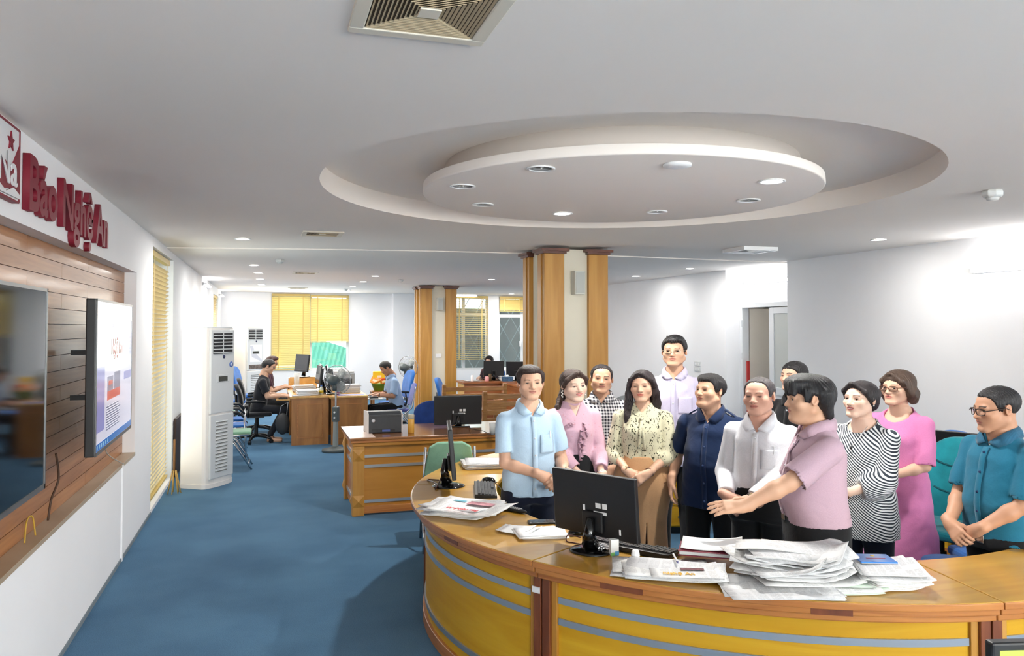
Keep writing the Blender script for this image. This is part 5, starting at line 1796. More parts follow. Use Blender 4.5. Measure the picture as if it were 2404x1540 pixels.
def stand_fan(label, loc, rz, hub=1.07):
    """pedestal fan facing -Y"""
    t = thing('pedestal_fan', label, 'fan', loc, rz, 'pedestal fans')
    G = plain('fan_grey', (84, 92, 92), 0.45)
    GP = plain('fan_pale', (150, 156, 152), 0.45)
    MB().lathe([(0.2, 0), (0.2, 0.035), (0.13, 0.05), (0.045, 0.075), (0.001, 0.075)], n=28).build('base', G, t)
    MB().cyl((0, 0, 0.07), (0, 0, 0.6), 0.042, 0.034, n=16).build('column', GP, t)
    MB().cyl((0, 0, 0.6), (0, 0, hub - 0.12), 0.014, n=12).build('pole', M_CHROME, t)
    b = MB().bb(-0.045, 0.045, -0.04, 0.04, 0.44, 0.66).build('control_box', G, t, bevel=0.01)
    for k in range(2):
        MB().cyl((0, 0.04, 0.5 + k * 0.08), (0, 0.05, 0.5 + k * 0.08), 0.014, n=12).build('dial', M_WHITE, b)
        MB().cyl((0, -0.05, 0.5 + k * 0.08), (0, -0.04, 0.5 + k * 0.08), 0.014, n=12).build('dial', M_WHITE, b)
    MB().tube([(0, 0.04, hub - 0.16), (0, 0.05, hub - 0.05)], [0.03, 0.035], 12).build('neck', G, t)
    MB().ball((0, 0.1, hub), (0.075, 0.11, 0.075), 18, 10).build('motor_housing', G, t)
    R = 0.215
    yc = -0.05
    g = MB()
    for rr, yy, tr in ((R, yc, 0.006), (R * 0.75, yc + 0.075, 0.002), (R * 0.75, yc - 0.075, 0.002), (R * 0.4, yc - 0.095, 0.002), (R * 0.4, yc + 0.085, 0.002)):
        g.tube([(rr * math.cos(2 * PI * k / 36), yy, hub + rr * math.sin(2 * PI * k / 36)) for k in range(37)], tr, 5, False)
    for k in range(44):
        a = 2 * PI * k / 44
        c_, s_ = math.cos(a), math.sin(a)
        for sg in (1, -1):
            g.tube([(R * c_, yc, hub + R * s_), (R * 0.93 * c_, yc + sg * 0.05, hub + R * 0.93 * s_), (R * 0.7 * c_, yc + sg * 0.08, hub + R * 0.7 * s_), (0.05 * c_, yc + sg * 0.09, hub + 0.05 * s_)], 0.0012, 3, False)
    g.build('guard', M_CHROME, t)
    MB().cyl((0, yc - 0.1, hub), (0, yc - 0.085, hub), 0.05, n=18).build('guard_cap', G, t)
    for k in range(3):
        a0 = 2 * PI * k / 3
        vs, fs = [], []
        for i in range(7):
            rr = 0.035 + 0.15 * i / 6
            wa = 0.25 + 0.55 * math.sin(PI * (0.25 + 0.65 * i / 6))
            for s in (-1, 0, 1):
                a = a0 + s * wa * 0.85 + 0.15 * i / 6
                vs.append((rr * math.cos(a), yc + s * 0.022, hub + rr * math.sin(a)))
        for i in range(6):
            for s in range(2):
                fs.append((i * 3 + s, i * 3 + s + 1, (i + 1) * 3 + s + 1, (i + 1) * 3 + s))
        o = MB().add(vs, fs, True).build('blade', plain('fan_blade', (176, 182, 178), 0.3, alpha=0.75), t)
        o.modifiers.new('thick', 'SOLIDIFY').thickness = 0.003
    MB().cyl((0, yc - 0.03, hub), (0, yc + 0.05, hub), 0.035, n=16).build('hub', G, t)
    return t


p = flat(-2.62, 11.75)
stand_fan('grey pedestal fan standing before the far desks', p, face(p, 205), 1.06)
p = flat(-2.04, 15.3)
stand_fan('pedestal fan beside the rear pillar behind the seated man', p, face(p, 212), 1.07)

# ------------------------------------------------------------------ people: bodies and clothes grown as smooth implicit surfaces
class Field:
    """signed distance samples on a grid; shapes are blended in, then skinned as one continuous surface"""

    def __init__(self, lo, hi, h):
        self.h = h
        self.lo = np.array(lo, dtype=np.float64)
        n = np.ceil((np.array(hi) - self.lo) / h).astype(int) + 1
        self.ax = [(self.lo[i] + h * np.arange(n[i])).astype(np.float32) for i in range(3)]
        self.X, self.Y, self.Z = self.ax[0][:, None, None], self.ax[1][None, :, None], self.ax[2][None, None, :]
        self.D = np.full(n, 1.0, np.float32)

    def sl(self, lo, hi):
        out = []
        for i in range(3):
            a = int(np.clip(np.floor((lo[i] - self.lo[i]) / self.h), 0, len(self.ax[i])))
            b = int(np.clip(np.ceil((hi[i] - self.lo[i]) / self.h) + 1, 0, len(self.ax[i])))
            out.append(slice(a, b))
        return tuple(out)

    def do(self, f, lo, hi, k, mode):
        m = max(k, 0.0) + 2.5 * self.h
        s = self.sl([v - m for v in lo], [v + m for v in hi])
        if any(q.stop <= q.start for q in s):
            return self
        d = f(self.X[s[0]], self.Y[:, s[1]], self.Z[:, :, s[2]]).astype(np.float32)
        a = self.D[s]
        if mode == 'sub':
            a, d = -a, d
        if k > 0:
            hh = np.maximum(k - np.abs(a - d), 0) / k
            r = np.minimum(a, d) - hh * hh * k * 0.25
        else:
            r = np.minimum(a, d)
        self.D[s] = -r if mode == 'sub' else r
        return self

    def ell(self, c, r, k=0.0, M=None, mode='add'):
        r = (r, r, r) if isinstance(r, (int, float)) else r
        R = max(r) if M is not None else None
        lo = [c[i] - (R or r[i]) for i in range(3)]
        hi = [c[i] + (R or r[i]) for i in range(3)]

        def f(X, Y, Z):
            x, y, z = X - c[0], Y - c[1], Z - c[2]
            if M is not None:
                x, y, z = (M[0][0] * x + M[1][0] * y + M[2][0] * z, M[0][1] * x + M[1][1] * y + M[2][1] * z, M[0][2] * x + M[1][2] * y + M[2][2] * z)
            k0 = np.sqrt((x / r[0]) ** 2 + (y / r[1]) ** 2 + (z / r[2]) ** 2)
            k1 = np.sqrt((x / r[0] ** 2) ** 2 + (y / r[1] ** 2) ** 2 + (z / r[2] ** 2) ** 2)
            return k0 * (k0 - 1.0) / np.maximum(k1, 1e-4)
        return self.do(f, lo, hi, k, mode)

    def cone(self, a, b, ra, rb, k=0.0, mode='add', cut=None, flat_=None, hollow=None):
        a, b = np.array(a, float), np.array(b, float)
        R = max(ra, rb)
        lo, hi = np.minimum(a, b) - R, np.maximum(a, b) + R
        ba = b - a
        L2 = max(float(ba @ ba), 1e-9)

        def f(X, Y, Z):
            x, y, z = X - a[0], Y - a[1], Z - a[2]
            t = np.clip((x * ba[0] + y * ba[1] + z * ba[2]) / L2, 0, 1)
            dx, dy, dz = x - t * ba[0], y - t * ba[1], z - t * ba[2]
            if flat_ is not None:
                n, s = flat_
                w = (dx * n[0] + dy * n[1] + dz * n[2]) * (s - 1.0)
                dx, dy, dz = dx + w * n[0], dy + w * n[1], dz + w * n[2]
            d = np.sqrt(dx * dx + dy * dy + dz * dz) - (ra + (rb - ra) * t)
            if cut is not None:
                u = ba / math.sqrt(L2)
                axl = (x - ba[0]) * u[0] + (y - ba[1]) * u[1] + (z - ba[2]) * u[2]
                inner = d + (hollow[1] if hollow else 0)
                d = np.maximum(d, axl - cut)
                if hollow:
                    d = np.maximum(d, -np.maximum(inner, -(axl + hollow[0])))
            return d
        return self.do(f, lo, hi, k, mode)

    def mesh(self):
        D = self.D
        D[0], D[-1] = 1, 1
        D[:, 0], D[:, -1] = 1, 1
        D[:, :, 0], D[:, :, -1] = 1, 1
        S = D < 0
        T = S.view(np.uint8)
        c = T[:-1, :-1, :-1] + T[1:, :-1, :-1]
        c = c + T[:-1, 1:, :-1] + T[1:, 1:, :-1] + T[:-1, :-1, 1:] + T[1:, :-1, 1:] + T[:-1, 1:, 1:] + T[1:, 1:, 1:]
        I, J, K = np.nonzero((c > 0) & (c < 8))
        n = len(I)
        idx = np.full(c.shape, -1, np.int32)
        idx[I, J, K] = np.arange(n, dtype=np.int32)
        acc = np.zeros((n, 3))
        cnt = np.zeros(n)
        for axis in range(3):
            o1, o2 = [q for q in range(3) if q != axis]
            for p in (0, 1):
                for q in (0, 1):
                    off = [0, 0, 0]
                    off[o1], off[o2] = p, q
                    da = D[I + off[0], J + off[1], K + off[2]]
                    off2 = list(off)
                    off2[axis] = 1
                    db = D[I + off2[0], J + off2[1], K + off2[2]]
                    m = (da < 0) != (db < 0)
                    t = np.where(m, da / np.where(m, da - db, 1), 0)
                    acc[:, axis] += t * m
                    acc[:, o1] += p * m
                    acc[:, o2] += q * m
                    cnt += m
        V = self.lo + self.h * (np.stack([I, J, K], 1) + acc / cnt[:, None])
        Q = []
        for axis in range(3):
            Sa = np.moveaxis(S, axis, 0)
            m = Sa[:-1, 1:-1, 1:-1] != Sa[1:, 1:-1, 1:-1]
            i, j, k = np.nonzero(m)
            j, k = j + 1, k + 1
            ix = np.moveaxis(idx, axis, 0)
            q = np.stack([ix[i, j - 1, k - 1], ix[i, j, k - 1], ix[i, j, k], ix[i, j - 1, k]], 1)
            fl = Sa[i, j, k]
            if axis == 1:
                fl = ~fl
            q[~fl] = q[~fl][:, ::-1]
            Q.append(q)
        return V, np.concatenate(Q, 0)


def np_mesh(name, parts, mat, parent, cols=None):
    """one mesh object from (verts, quads) pieces"""
    V = np.concatenate([p[0] for p in parts], 0)
    off, F = 0, []
    for p in parts:
        F.append(p[1] + off)
        off += len(p[0])
    F = np.concatenate(F, 0).astype(np.int32)
    me = bpy.data.meshes.new(name)
    me.vertices.add(len(V))
    me.vertices.foreach_set('co', V.astype(np.float32).ravel())
    me.loops.add(F.size)
    me.loops.foreach_set('vertex_index', F.ravel())
    me.polygons.add(len(F))
    me.polygons.foreach_set('loop_start', np.arange(0, F.size, 4, dtype=np.int32))
    me.polygons.foreach_set('use_smooth', np.ones(len(F), dtype=bool))
    me.update(calc_edges=True)
    if cols is not None:
        at_ = me.color_attributes.new('tone', 'FLOAT_COLOR', 'POINT')
        C = np.concatenate([np.concatenate(cols, 0), np.ones((len(V), 1))], 1).astype(np.float32)
        at_.data.foreach_set('color', C.ravel())
    for m_ in (mat if isinstance(mat, (list, tuple)) else [mat]):
        me.materials.append(m_)
    o = bpy.data.objects.new(name, me)
    COL.objects.link(o)
    o.parent = parent
    return o


m, nt, p = new_mat('skin')
vc = nt.nodes.new('ShaderNodeVertexColor')
vc.layer_name = 'tone'
link(nt, vc.outputs[0], p.inputs['Base Color'])
p.inputs['Roughness'].default_value = 0.5
p.inputs['Specular IOR Level'].default_value = 0.35
M_SKIN = m


def hair_mat(name, rgb):
    if name in MATS:
        return MATS[name]
    m, nt, p = new_mat(name)
    p.inputs['Roughness'].default_value = 0.42
    p.inputs['Specular IOR Level'].default_value = 0.5
    tc = nt.nodes.new('ShaderNodeTexCoord')
    mp = nt.nodes.new('ShaderNodeMapping')
    mp.inputs['Scale'].default_value = (320, 320, 22)
    n = nt.nodes.new('ShaderNodeTexNoise')
    n.inputs['Scale'].default_value = 1.0
    n.inputs['Detail'].default_value = 3
    n.inputs['Distortion'].default_value = 1.5
    link(nt, tc.outputs['Object'], mp.inputs[0])
    link(nt, mp.outputs[0], n.inputs['Vector'])
    r = nt.nodes.new('ShaderNodeValToRGB')
    c = srgb(*rgb)
    r.color_ramp.elements[0].color = [v * 0.5 for v in c[:3]] + [1]
    r.color_ramp.elements[1].color = [v * 1.7 for v in c[:3]] + [1]
    link(nt, n.outputs['Fac'], r.inputs[0])
    link(nt, r.outputs[0], p.inputs['Base Color'])
    b = nt.nodes.new('ShaderNodeBump')
    b.inputs['Strength'].default_value = 0.7
    b.inputs['Distance'].default_value = 0.004
    link(nt, n.outputs['Fac'], b.inputs['Height'])
    link(nt, b.outputs[0], p.inputs['Normal'])
    MATS[name] = m
    return m


def cloth(name, rgb, kind='plain', rgb2=(255, 255, 255), rough=0.85, sheen=0.15):
    """fabric: plain weave, gingham, stripes or a scattered leaf print"""
    if name in MATS:
        return MATS[name]
    m, nt, p = new_mat(name)
    p.inputs['Roughness'].default_value = rough
    p.inputs['Specular IOR Level'].default_value = 0.2
    p.inputs['Sheen Weight'].default_value = sheen
    tc = nt.nodes.new('ShaderNodeTexCoord')
    sep = nt.nodes.new('ShaderNodeSeparateXYZ')
    link(nt, tc.outputs['Object'], sep.inputs[0])

    def mt(op, a, b=None):
        q = nt.nodes.new('ShaderNodeMath')
        q.operation = op
        for i, v in enumerate((a, b)):
            if v is None:
                continue
            if isinstance(v, (int, float)):
                q.inputs[i].default_value = v
            else:
                link(nt, v, q.inputs[i])
        return q.outputs[0]
    x, y, z = sep.outputs
    fac = None
    if kind == 'gingham':
        s = 2 * PI / 0.0235
        gx = mt('GREATER_THAN', mt('SINE', mt('MULTIPLY', mt('ADD', x, mt('MULTIPLY', y, 0.45)), s)), 0.0)
        gz = mt('GREATER_THAN', mt('SINE', mt('MULTIPLY', z, s)), 0.0)
        fac = mt('MULTIPLY', mt('ADD', gx, gz), 0.5)
    elif kind == 'stripe':
        s = 2 * PI / 0.0118
        w_ = nt.nodes.new('ShaderNodeTexNoise')
        w_.inputs['Scale'].default_value = 5
        link(nt, tc.outputs['Object'], w_.inputs['Vector'])
        ph = mt('ADD', mt('ADD', mt('MULTIPLY', x, 0.62), mt('MULTIPLY', y, -0.25)), mt('MULTIPLY', z, 0.78))
        ph = mt('ADD', ph, mt('MULTIPLY', w_.outputs['Fac'], 0.03))
        fac = mt('GREATER_THAN', mt('SINE', mt('MULTIPLY', ph, s)), 0.05)
    elif kind == 'leaf':
        mp = nt.nodes.new('ShaderNodeMapping')
        mp.inputs['Rotation'].default_value = (0.4, 0.7, 0.5)
        mp.inputs['Scale'].default_value = (1, 1, 0.6)
        link(nt, tc.outputs['Object'], mp.inputs[0])
        w_ = nt.nodes.new('ShaderNodeTexNoise')
        w_.inputs['Scale'].default_value = 62
        w_.inputs['Detail'].default_value = 1.5
        w_.inputs['Distortion'].default_value = 1.2
        link(nt, mp.outputs[0], w_.inputs['Vector'])
        fac = mt('GREATER_THAN', w_.outputs['Fac'], 0.61)
    elif kind == 'dots':
        w_ = nt.nodes.new('ShaderNodeTexVoronoi')
        w_.inputs['Scale'].default_value = 42
        link(nt, tc.outputs['Object'], w_.inputs['Vector'])
        fac = mt('MULTIPLY', mt('LESS_THAN', w_.outputs['Distance'], 0.2), 0.7)
    elif kind == 'pin':
        fac = mt('MULTIPLY', mt('GREATER_THAN', mt('SINE', mt('MULTIPLY', x, 2 * PI / 0.006)), 0.3), 0.3)
    base = nt.nodes.new('ShaderNodeTexNoise')
    base.inputs['Scale'].default_value = 240
    link(nt, tc.outputs['Object'], base.inputs['Vector'])
    r = nt.nodes.new('ShaderNodeValToRGB')
    c = srgb(*rgb)
    r.color_ramp.elements[0].color = [v * 0.86 for v in c[:3]] + [1]
    r.color_ramp.elements[1].color = [min(1, v * 1.1) for v in c[:3]] + [1]
    link(nt, base.outputs['Fac'], r.inputs[0])
    out = r.outputs[0]
    if fac is not None:
        mx = nt.nodes.new('ShaderNodeMix')
        mx.data_type = 'RGBA'
        link(nt, fac, mx.inputs['Factor'])
        link(nt, out, mx.inputs['A'])
        mx.inputs['B'].default_value = srgb(*rgb2)
        out = mx.outputs['Result']
    link(nt, out, p.inputs['Base Color'])
    wr = nt.nodes.new('ShaderNodeTexNoise')
    wr.inputs['Scale'].default_value = 11
    wr.inputs['Detail'].default_value = 4
    wr.inputs['Distortion'].default_value = 0.8
    link(nt, tc.outputs['Object'], wr.inputs['Vector'])
    b = nt.nodes.new('ShaderNodeBump')
    b.inputs['Strength'].default_value = 0.22
    b.inputs['Distance'].default_value = 0.02
    link(nt, wr.outputs['Fac'], b.inputs['Height'])
    link(nt, b.outputs[0], p.inputs['Normal'])
    MATS[name] = m
    return m


def lin(rgb):
    return np.array(srgb(*rgb)[:3])


def soft(d, w_):
    return np.clip(0.5 - d / w_, 0, 1)


def ik(S, W, l1, l2, pole):
    S, W, pole = Vector(S), Vector(W), Vector(pole)
    d = W - S
    L = min(d.length, (l1 + l2) * 0.995)
    u = d.normalized()
    W2 = S + u * L
    a = (l1 * l1 - l2 * l2 + L * L) / (2 * L)
    hgt = math.sqrt(max(l1 * l1 - a * a, 0))
    v = pole - u * pole.dot(u)
    v = v.normalized()
    return S + u * a + v * hgt, W2


def head_field(sp, h):
    """head in its own frame, facing -Y, chin at -0.1125, crown at 0.1125"""
    fat = sp.get('fat', 0.0)
    fem = sp.get('fem', False)
    F = Field((-0.1, -0.125, -0.17), (0.1, 0.125, 0.13), h)
    F.ell((0, 0.012, 0.03), (0.074, 0.094, 0.082))
    F.ell((0, -0.022, -0.033), (0.064 + fat * 0.5, 0.068, 0.074), 0.02)
    jw = 0.050 + fat * 0.8 - (0.006 if fem else 0)
    for s in (-1, 1):
        F.cone((s * jw, 0.002, -0.055), (s * 0.02, -0.066, -0.093), 0.021 + fat * 0.3, 0.017, 0.022)
        F.ell((s * 0.042, -0.053, -0.022), (0.025 + fat * 0.4, 0.023, 0.024), 0.02)
    F.ell((0, -0.071, -0.096), (0.024 if fem else 0.028, 0.021, 0.018), 0.02)
    if fat > 0.006:
        F.ell((0, -0.03, -0.1), (0.045, 0.045, 0.03), 0.03)
    F.cone((-0.036, -0.07, 0.021), (0.036, -0.07, 0.021), 0.011, 0.011, 0.016)
    F.ell((0, -0.058, -0.055), (0.032, 0.031, 0.03), 0.018)
    for s in (-1, 1):
        F.ell((s * 0.031, -0.092, 0.004), (0.017, 0.013, 0.010), 0.012, None, 'sub')
        F.ell((s * 0.031, -0.066, 0.004), (0.0175, 0.0145, 0.0125), 0.005)
        F.ell((s * 0.031, -0.083, 0.0025), (0.0140, 0.0095, 0.0040 if not sp.get('squint') else 0.0030), 0.001, None, 'sub')
    nl = sp.get('nose', 1.0)
    F.cone((0, -0.077, 0.012), (0, -0.077 - 0.021 * nl, -0.026), 0.0075, 0.0115, 0.011)
    for s in (-1, 1):
        F.ell((s * 0.0125, -0.088, -0.029), (0.0085, 0.0095, 0.0075), 0.006)
    F.ell((0, -0.0855, -0.0495), (0.021, 0.0085, 0.0055), 0.005)
    F.ell((0, -0.0845, -0.0605), (0.018, 0.0085, 0.0062), 0.005)
    F.ell((0, -0.0965, -0.0552), (0.022, 0.007, 0.0016), 0.003, None, 'sub')
    for s in (-1, 1):
        M = Matrix.Rotation(math.radians(s * 24), 3, 'Z') @ Matrix.Rotation(math.radians(-14), 3, 'X')
        F.ell((s * 0.077, 0.014, 0.0), (0.0085, 0.019, 0.031), 0.006, M)
        F.ell((s * 0.0855, 0.009, 0.003), (0.006, 0.009, 0.017), 0.004, M, 'sub')
    nr = sp.get('neck', 0.046 if fem else 0.054)
    F.cone((0, 0.022, -0.03), (0, 0.03, -0.16), nr, nr * 1.02, 0.02)
    return F


def head_paint(V, sp):
    skin, hairc = lin(sp['skin']) * 0.88, lin(sp['hairc'])
    C = np.tile(skin, (len(V), 1))
    x, y, z = V[:, 0], V[:, 1], V[:, 2]
    ax = np.abs(x)
    front = y < -0.045

    def mix(mask, col):
        nonlocal C
        C = C * (1 - mask[:, None]) + np.array(col) * mask[:, None]
    # cheeks, nose and ears a little redder
    red = soft(np.sqrt((ax - 0.038) ** 2 + (z + 0.025) ** 2) - 0.016, 0.02) * front * 0.22
    red += soft(np.sqrt(ax ** 2 + (z + 0.025) ** 2) - 0.012, 0.012) * front * 0.16 + (ax > 0.074) * 0.25
    mix(np.clip(red, 0, 1), skin * np.array([1.0, 0.78, 0.72]))
    if sp.get('stubble'):
        st = soft(np.sqrt((ax / 1.3) ** 2 + (z + 0.075) ** 2) - 0.034, 0.015) * (y < -0.02) * 0.25
        mix(st, skin * 0.6)
    # brows
    zb = 0.0235 + 0.004 * np.sin(np.clip((ax - 0.012) / 0.034, 0, 1) * 2.6)
    br = soft(np.abs(z - zb) - 0.0034, 0.003) * (ax > 0.012) * (ax < 0.048) * front
    mix(br * min(1.0, sp.get('brow', 0.8) + 0.15), hairc * 0.8)
    # lash line, eye corners
    ex = (ax - 0.031) / 0.0155
    zl = 0.0028 + 0.0050 * np.sqrt(np.clip(1 - ex ** 2, 0, 1))
    la = soft(np.abs(z - zl) - 0.0016, 0.002) * (np.abs(ex) < 0.92) * front
    mix(la * 0.85, np.array([0.02, 0.012, 0.01]))
    lo = soft(np.abs(z - (0.002 - 0.0042 * np.sqrt(np.clip(1 - ex ** 2, 0, 1)))) - 0.0006, 0.002) * (np.abs(ex) < 1) * front
    mix(lo * 0.4, skin * 0.35)
    # lips
    sm = sp.get('smile', 0.0)
    zm = -0.0552 + sm * (ax / 0.022) ** 2 * 0.006
    lip = soft(np.sqrt((x / 0.024) ** 2 + ((z - zm) / 0.0115) ** 2) - 0.92, 0.2) * (y < -0.075)
    mix(lip * 0.85, lin(sp.get('lips', (188, 118, 106))))
    ml = soft(np.abs(z - zm) - 0.0012, 0.002) * (ax < 0.024) * (y < -0.07)
    mix(ml * 0.8, np.array([0.10, 0.03, 0.03]))
    if sp.get('teeth'):
        tm = soft(np.sqrt((x / 0.016) ** 2 + ((z - zm + 0.0005) / 0.0028) ** 2) - 0.9, 0.3) * (y < -0.075)
        mix(tm * 0.9, np.array([0.75, 0.72, 0.68]))
    no = soft(np.sqrt((ax - 0.0075) ** 2 + (z + 0.0365) ** 2) - 0.003, 0.003) * (y < -0.08)
    mix(no * 0.7, skin * 0.2)
    if sp.get('moustache'):
        mo = soft(np.sqrt((x / 0.024) ** 2 + ((z + 0.0425) / 0.004) ** 2) - 0.9, 0.4) * (y < -0.07)
        mix(mo * 0.6, hairc)
    # hair root shadow on the scalp so no skin shows through thin hair
    return C


def hair_field(sp, h):
    st = sp['hair']
    vol = sp.get('vol', 0.0)
    ext = 0.0
    big = st in ('long', 'bob', 'bun', 'pony')
    F = Field((-0.125, -0.135, -0.36 if st in ('long', 'pony') else -0.15), (0.125, 0.175, 0.145), h)
    F.ell((0, 0.016, 0.034), (0.0815 + vol, 0.100 + vol, 0.0855 + vol))
    if vol > 0.004:
        F.ell((0.01, -0.02, 0.085), (0.06, 0.07, 0.035 + vol), 0.02)
    zf = sp.get('hairline', 0.062)
    rec = sp.get('recede', 0.0)
    X, Y, Z = F.X, F.Y, F.Z
    if big:
        ys = [-0.13, -0.085, -0.055, -0.03, 0.0, 0.04, 0.09, 0.18]
        zs = [zf, zf, zf - 0.012, 0.02, -0.02, -0.06, -0.085, -0.085]
    else:
        ys = [-0.13, -0.085, -0.06, -0.042, -0.030, -0.024, -0.006, 0.0, 0.028, 0.036, 0.06, 0.09, 0.18]
        sb = sp.get('sideburn', -0.012)
        zs = [zf, zf, zf - 0.004, zf - 0.022, 0.012, sb, sb, 0.022, 0.024, -0.022, -0.06, -0.072, -0.072]
    g = np.interp(F.ax[1], ys, zs).astype(np.float32)[None, :, None]
    fr = np.clip((-0.03 - Y) / 0.05, 0, 1)
    side = sp.get('part', 0.0)
    g = g + rec * fr * np.clip((np.abs(X) / 0.045), 0, 1.2) ** 2 - rec * 0.3 * fr
    g = g + side * fr * X + 0.003 * np.sin(X * 400 + 1) * fr
    cutd = (g - Z) * 0.75
    hh = np.maximum(0.012 - np.abs(F.D - cutd), 0) / 0.012
    F.D = (np.maximum(F.D, cutd) + hh * hh * 0.003).astype(np.float32)
    if sp.get('bald'):
        F.ell((0, -0.07, 0.105), (0.055, 0.085, 0.045), 0.01, None, 'sub')
    if st == 'fringe':
        F.ell((0, -0.035, 0.075), (0.08, 0.07, 0.05), 0.02)
        for k in range(6):
            x0 = -0.05 + k * 0.02
            F.cone((x0, -0.07, 0.085), (x0 + 0.012, -0.097 + abs(x0) * 0.42, 0.04 - 0.008 * (k % 2)), 0.022, 0.011, 0.014)
        for s in (-1, 1):
            F.cone((s * 0.076, -0.02, 0.05), (s * 0.08, -0.026, -0.002), 0.018, 0.009, 0.012)
            F.cone((s * 0.07, 0.06, 0.03), (s * 0.052, 0.078, -0.085), 0.032, 0.02, 0.02)
        F.ell((0, 0.055, 0.02), (0.084, 0.072, 0.09), 0.02)
    if st == 'side':
        # top combed over to one side, fuller above the ears
        F.ell((-0.008, 0.0, 0.085), (0.066, 0.078, 0.034 + vol), 0.02)
        F.cone((-0.045, -0.035, 0.086), (0.04, -0.035, 0.088), 0.018, 0.014, 0.02)
        for s in (-1, 1):
            F.cone((s * 0.074, 0.0, 0.06), (s * 0.078, -0.006, 0.012), 0.015, 0.008, 0.016)
    if st == 'spiky':
        rr = random.Random(3)
        for k in range(26):
            a, b = rr.uniform(-0.034, 0.034), rr.uniform(-0.07, 0.04)
            F.cone((a, b, 0.1), (a * 1.2 + rr.uniform(-0.01, 0.01), b - 0.012, 0.117 - 2.2 * (a * a + b * b)), 0.014, 0.005, 0.006)
    if st in ('long', 'pony', 'bun', 'bob'):
        F.ell((0, 0.035, 0.02), (0.082, 0.085, 0.088), 0.02)
        for s in (-1, 1):
            # hair swept from the parting to the temples
            F.cone((s * 0.012, -0.068, 0.098), (s * 0.066, -0.048, 0.05), 0.014, 0.016, 0.012)
            F.cone((s * 0.066, -0.048, 0.05), (s * 0.079, -0.012, 0.0), 0.016, 0.013, 0.012)
    if st == 'long':
        for s, pts in ((-1, [(-0.078, -0.015, 0.02), (-0.088, 0.0, -0.06), (-0.095, -0.01, -0.14), (-0.1, -0.045, -0.22), (-0.095, -0.075, -0.32)]),
                       (1, [(0.078, -0.005, 0.02), (0.085, 0.015, -0.06), (0.082, 0.04, -0.14), (0.075, 0.06, -0.22), (0.07, 0.065, -0.28)])):
            for i in range(4):
                F.cone(pts[i], pts[i + 1], (0.021, 0.027, 0.032, 0.03)[i], (0.027, 0.032, 0.03, 0.014)[i], 0.015)
        for s in (-0.04, 0.0, 0.04):
            F.cone((s, 0.085, 0.0), (s, 0.1, -0.26), 0.04, 0.03, 0.02)
    if st == 'pony':
        for i, (a, b, r0, r1) in enumerate((((-0.02, 0.1, -0.04), (-0.06, 0.085, -0.12), 0.032, 0.026), ((-0.06, 0.085, -0.12), (-0.1, 0.03, -0.17), 0.026, 0.026), ((-0.1, 0.03, -0.17), (-0.108, -0.0, -0.27), 0.026, 0.014))):
            F.cone(a, b, r0, r1, 0.012)
    if st == 'bun':
        F.ell((0.005, 0.118, 0.035), (0.04, 0.034, 0.04), 0.012)
        F.ell((0, 0.07, -0.03), (0.06, 0.05, 0.05), 0.02)
    if st == 'bob':
        for s in (-1, 1):
            F.cone((s * 0.075, 0.0, 0.04), (s * 0.092, 0.018, -0.03), 0.028, 0.034, 0.02)
            F.cone((s * 0.092, 0.018, -0.03), (s * 0.084, 0.028, -0.075), 0.034, 0.03, 0.02)
        F.ell((0, 0.07, -0.04), (0.085, 0.055, 0.065), 0.03)
        F.ell((0, 0.025, 0.045), (0.089, 0.1, 0.083), 0.02)
    # strands: shallow grooves running down the head
    ph = np.arctan2(X, Y + 0.02)
    F.D = F.D + 0.0012 * np.sin(ph * 46 + 18 * Z) + 0.0009 * np.sin(ph * 83 - 30 * Z)
    return F


def hand_into(F, W, fx, nz, left, s=1.0, curl=(0.35, 0.5, 0.35), thumb=0.5, spread=0.06):
    """palm, four fingers of three bones each and a thumb, blended into the arm"""
    W, fx, nz = Vector(W), Vector(fx).normalized(), Vector(nz)
    nz = (nz - fx * nz.dot(fx)).normalized()
    ty = fx.cross(nz) if left else nz.cross(fx)

    def P(a, b, c):
        return W + fx * (a * s) + ty * (b * s) + nz * (c * s)
    k = 0.007 * s
    for b, e in ((0.026, 0.030), (0.008, 0.0105), (-0.010, -0.0095), (-0.024, -0.028)):
        F.cone(P(0.012, b * 0.62, 0), P(0.086, e, 0.002), 0.0165 * s, 0.0125 * s, 0.014 * s)
    F.cone(P(-0.03, 0, 0), P(0.02, 0, 0), 0.026 * s, 0.0225 * s, 0.02 * s)
    for i, (b, L) in enumerate(((0.030, 0.072), (0.0103, 0.080), (-0.0098, 0.074), (-0.0285, 0.058))):
        d0 = (fx + ty * (spread * (1.5 - i))).normalized()
        p0 = P(0.086, b, 0.002)
        ang = 0.0
        for j, (fr, r0, r1) in enumerate(((0.46, 0.0098, 0.0088), (0.31, 0.0088, 0.0080), (0.23, 0.0080, 0.0062))):
            ang += curl[j] * (1.0 + 0.08 * i)
            d = d0 * math.cos(ang) - nz * math.sin(ang)
            p1 = p0 + d * (L * fr * s)
            F.cone(p0, p1, r0 * s, r1 * s, k * 0.6)
            p0 = p1
    t0 = P(0.022, 0.022, -0.006)
    d = (fx * 0.62 + ty * (0.75 * thumb + 0.1) - nz * 0.35).normalized()
    t1 = t0 + d * (0.036 * s)
    d2 = (fx * 0.9 + ty * (0.3 * thumb) - nz * 0.3).normalized()
    t2 = t1 + d2 * (0.032 * s)
    t3 = t2 + (fx * 0.95 - nz * 0.3 - ty * 0.05).normalized() * (0.024 * s)
    F.cone(t0, t1, 0.0155 * s, 0.0118 * s, 0.01 * s)
    F.cone(t1, t2, 0.0112 * s, 0.0100 * s, k * 0.6)
    F.cone(t2, t3, 0.0100 * s, 0.0076 * s, k * 0.6)


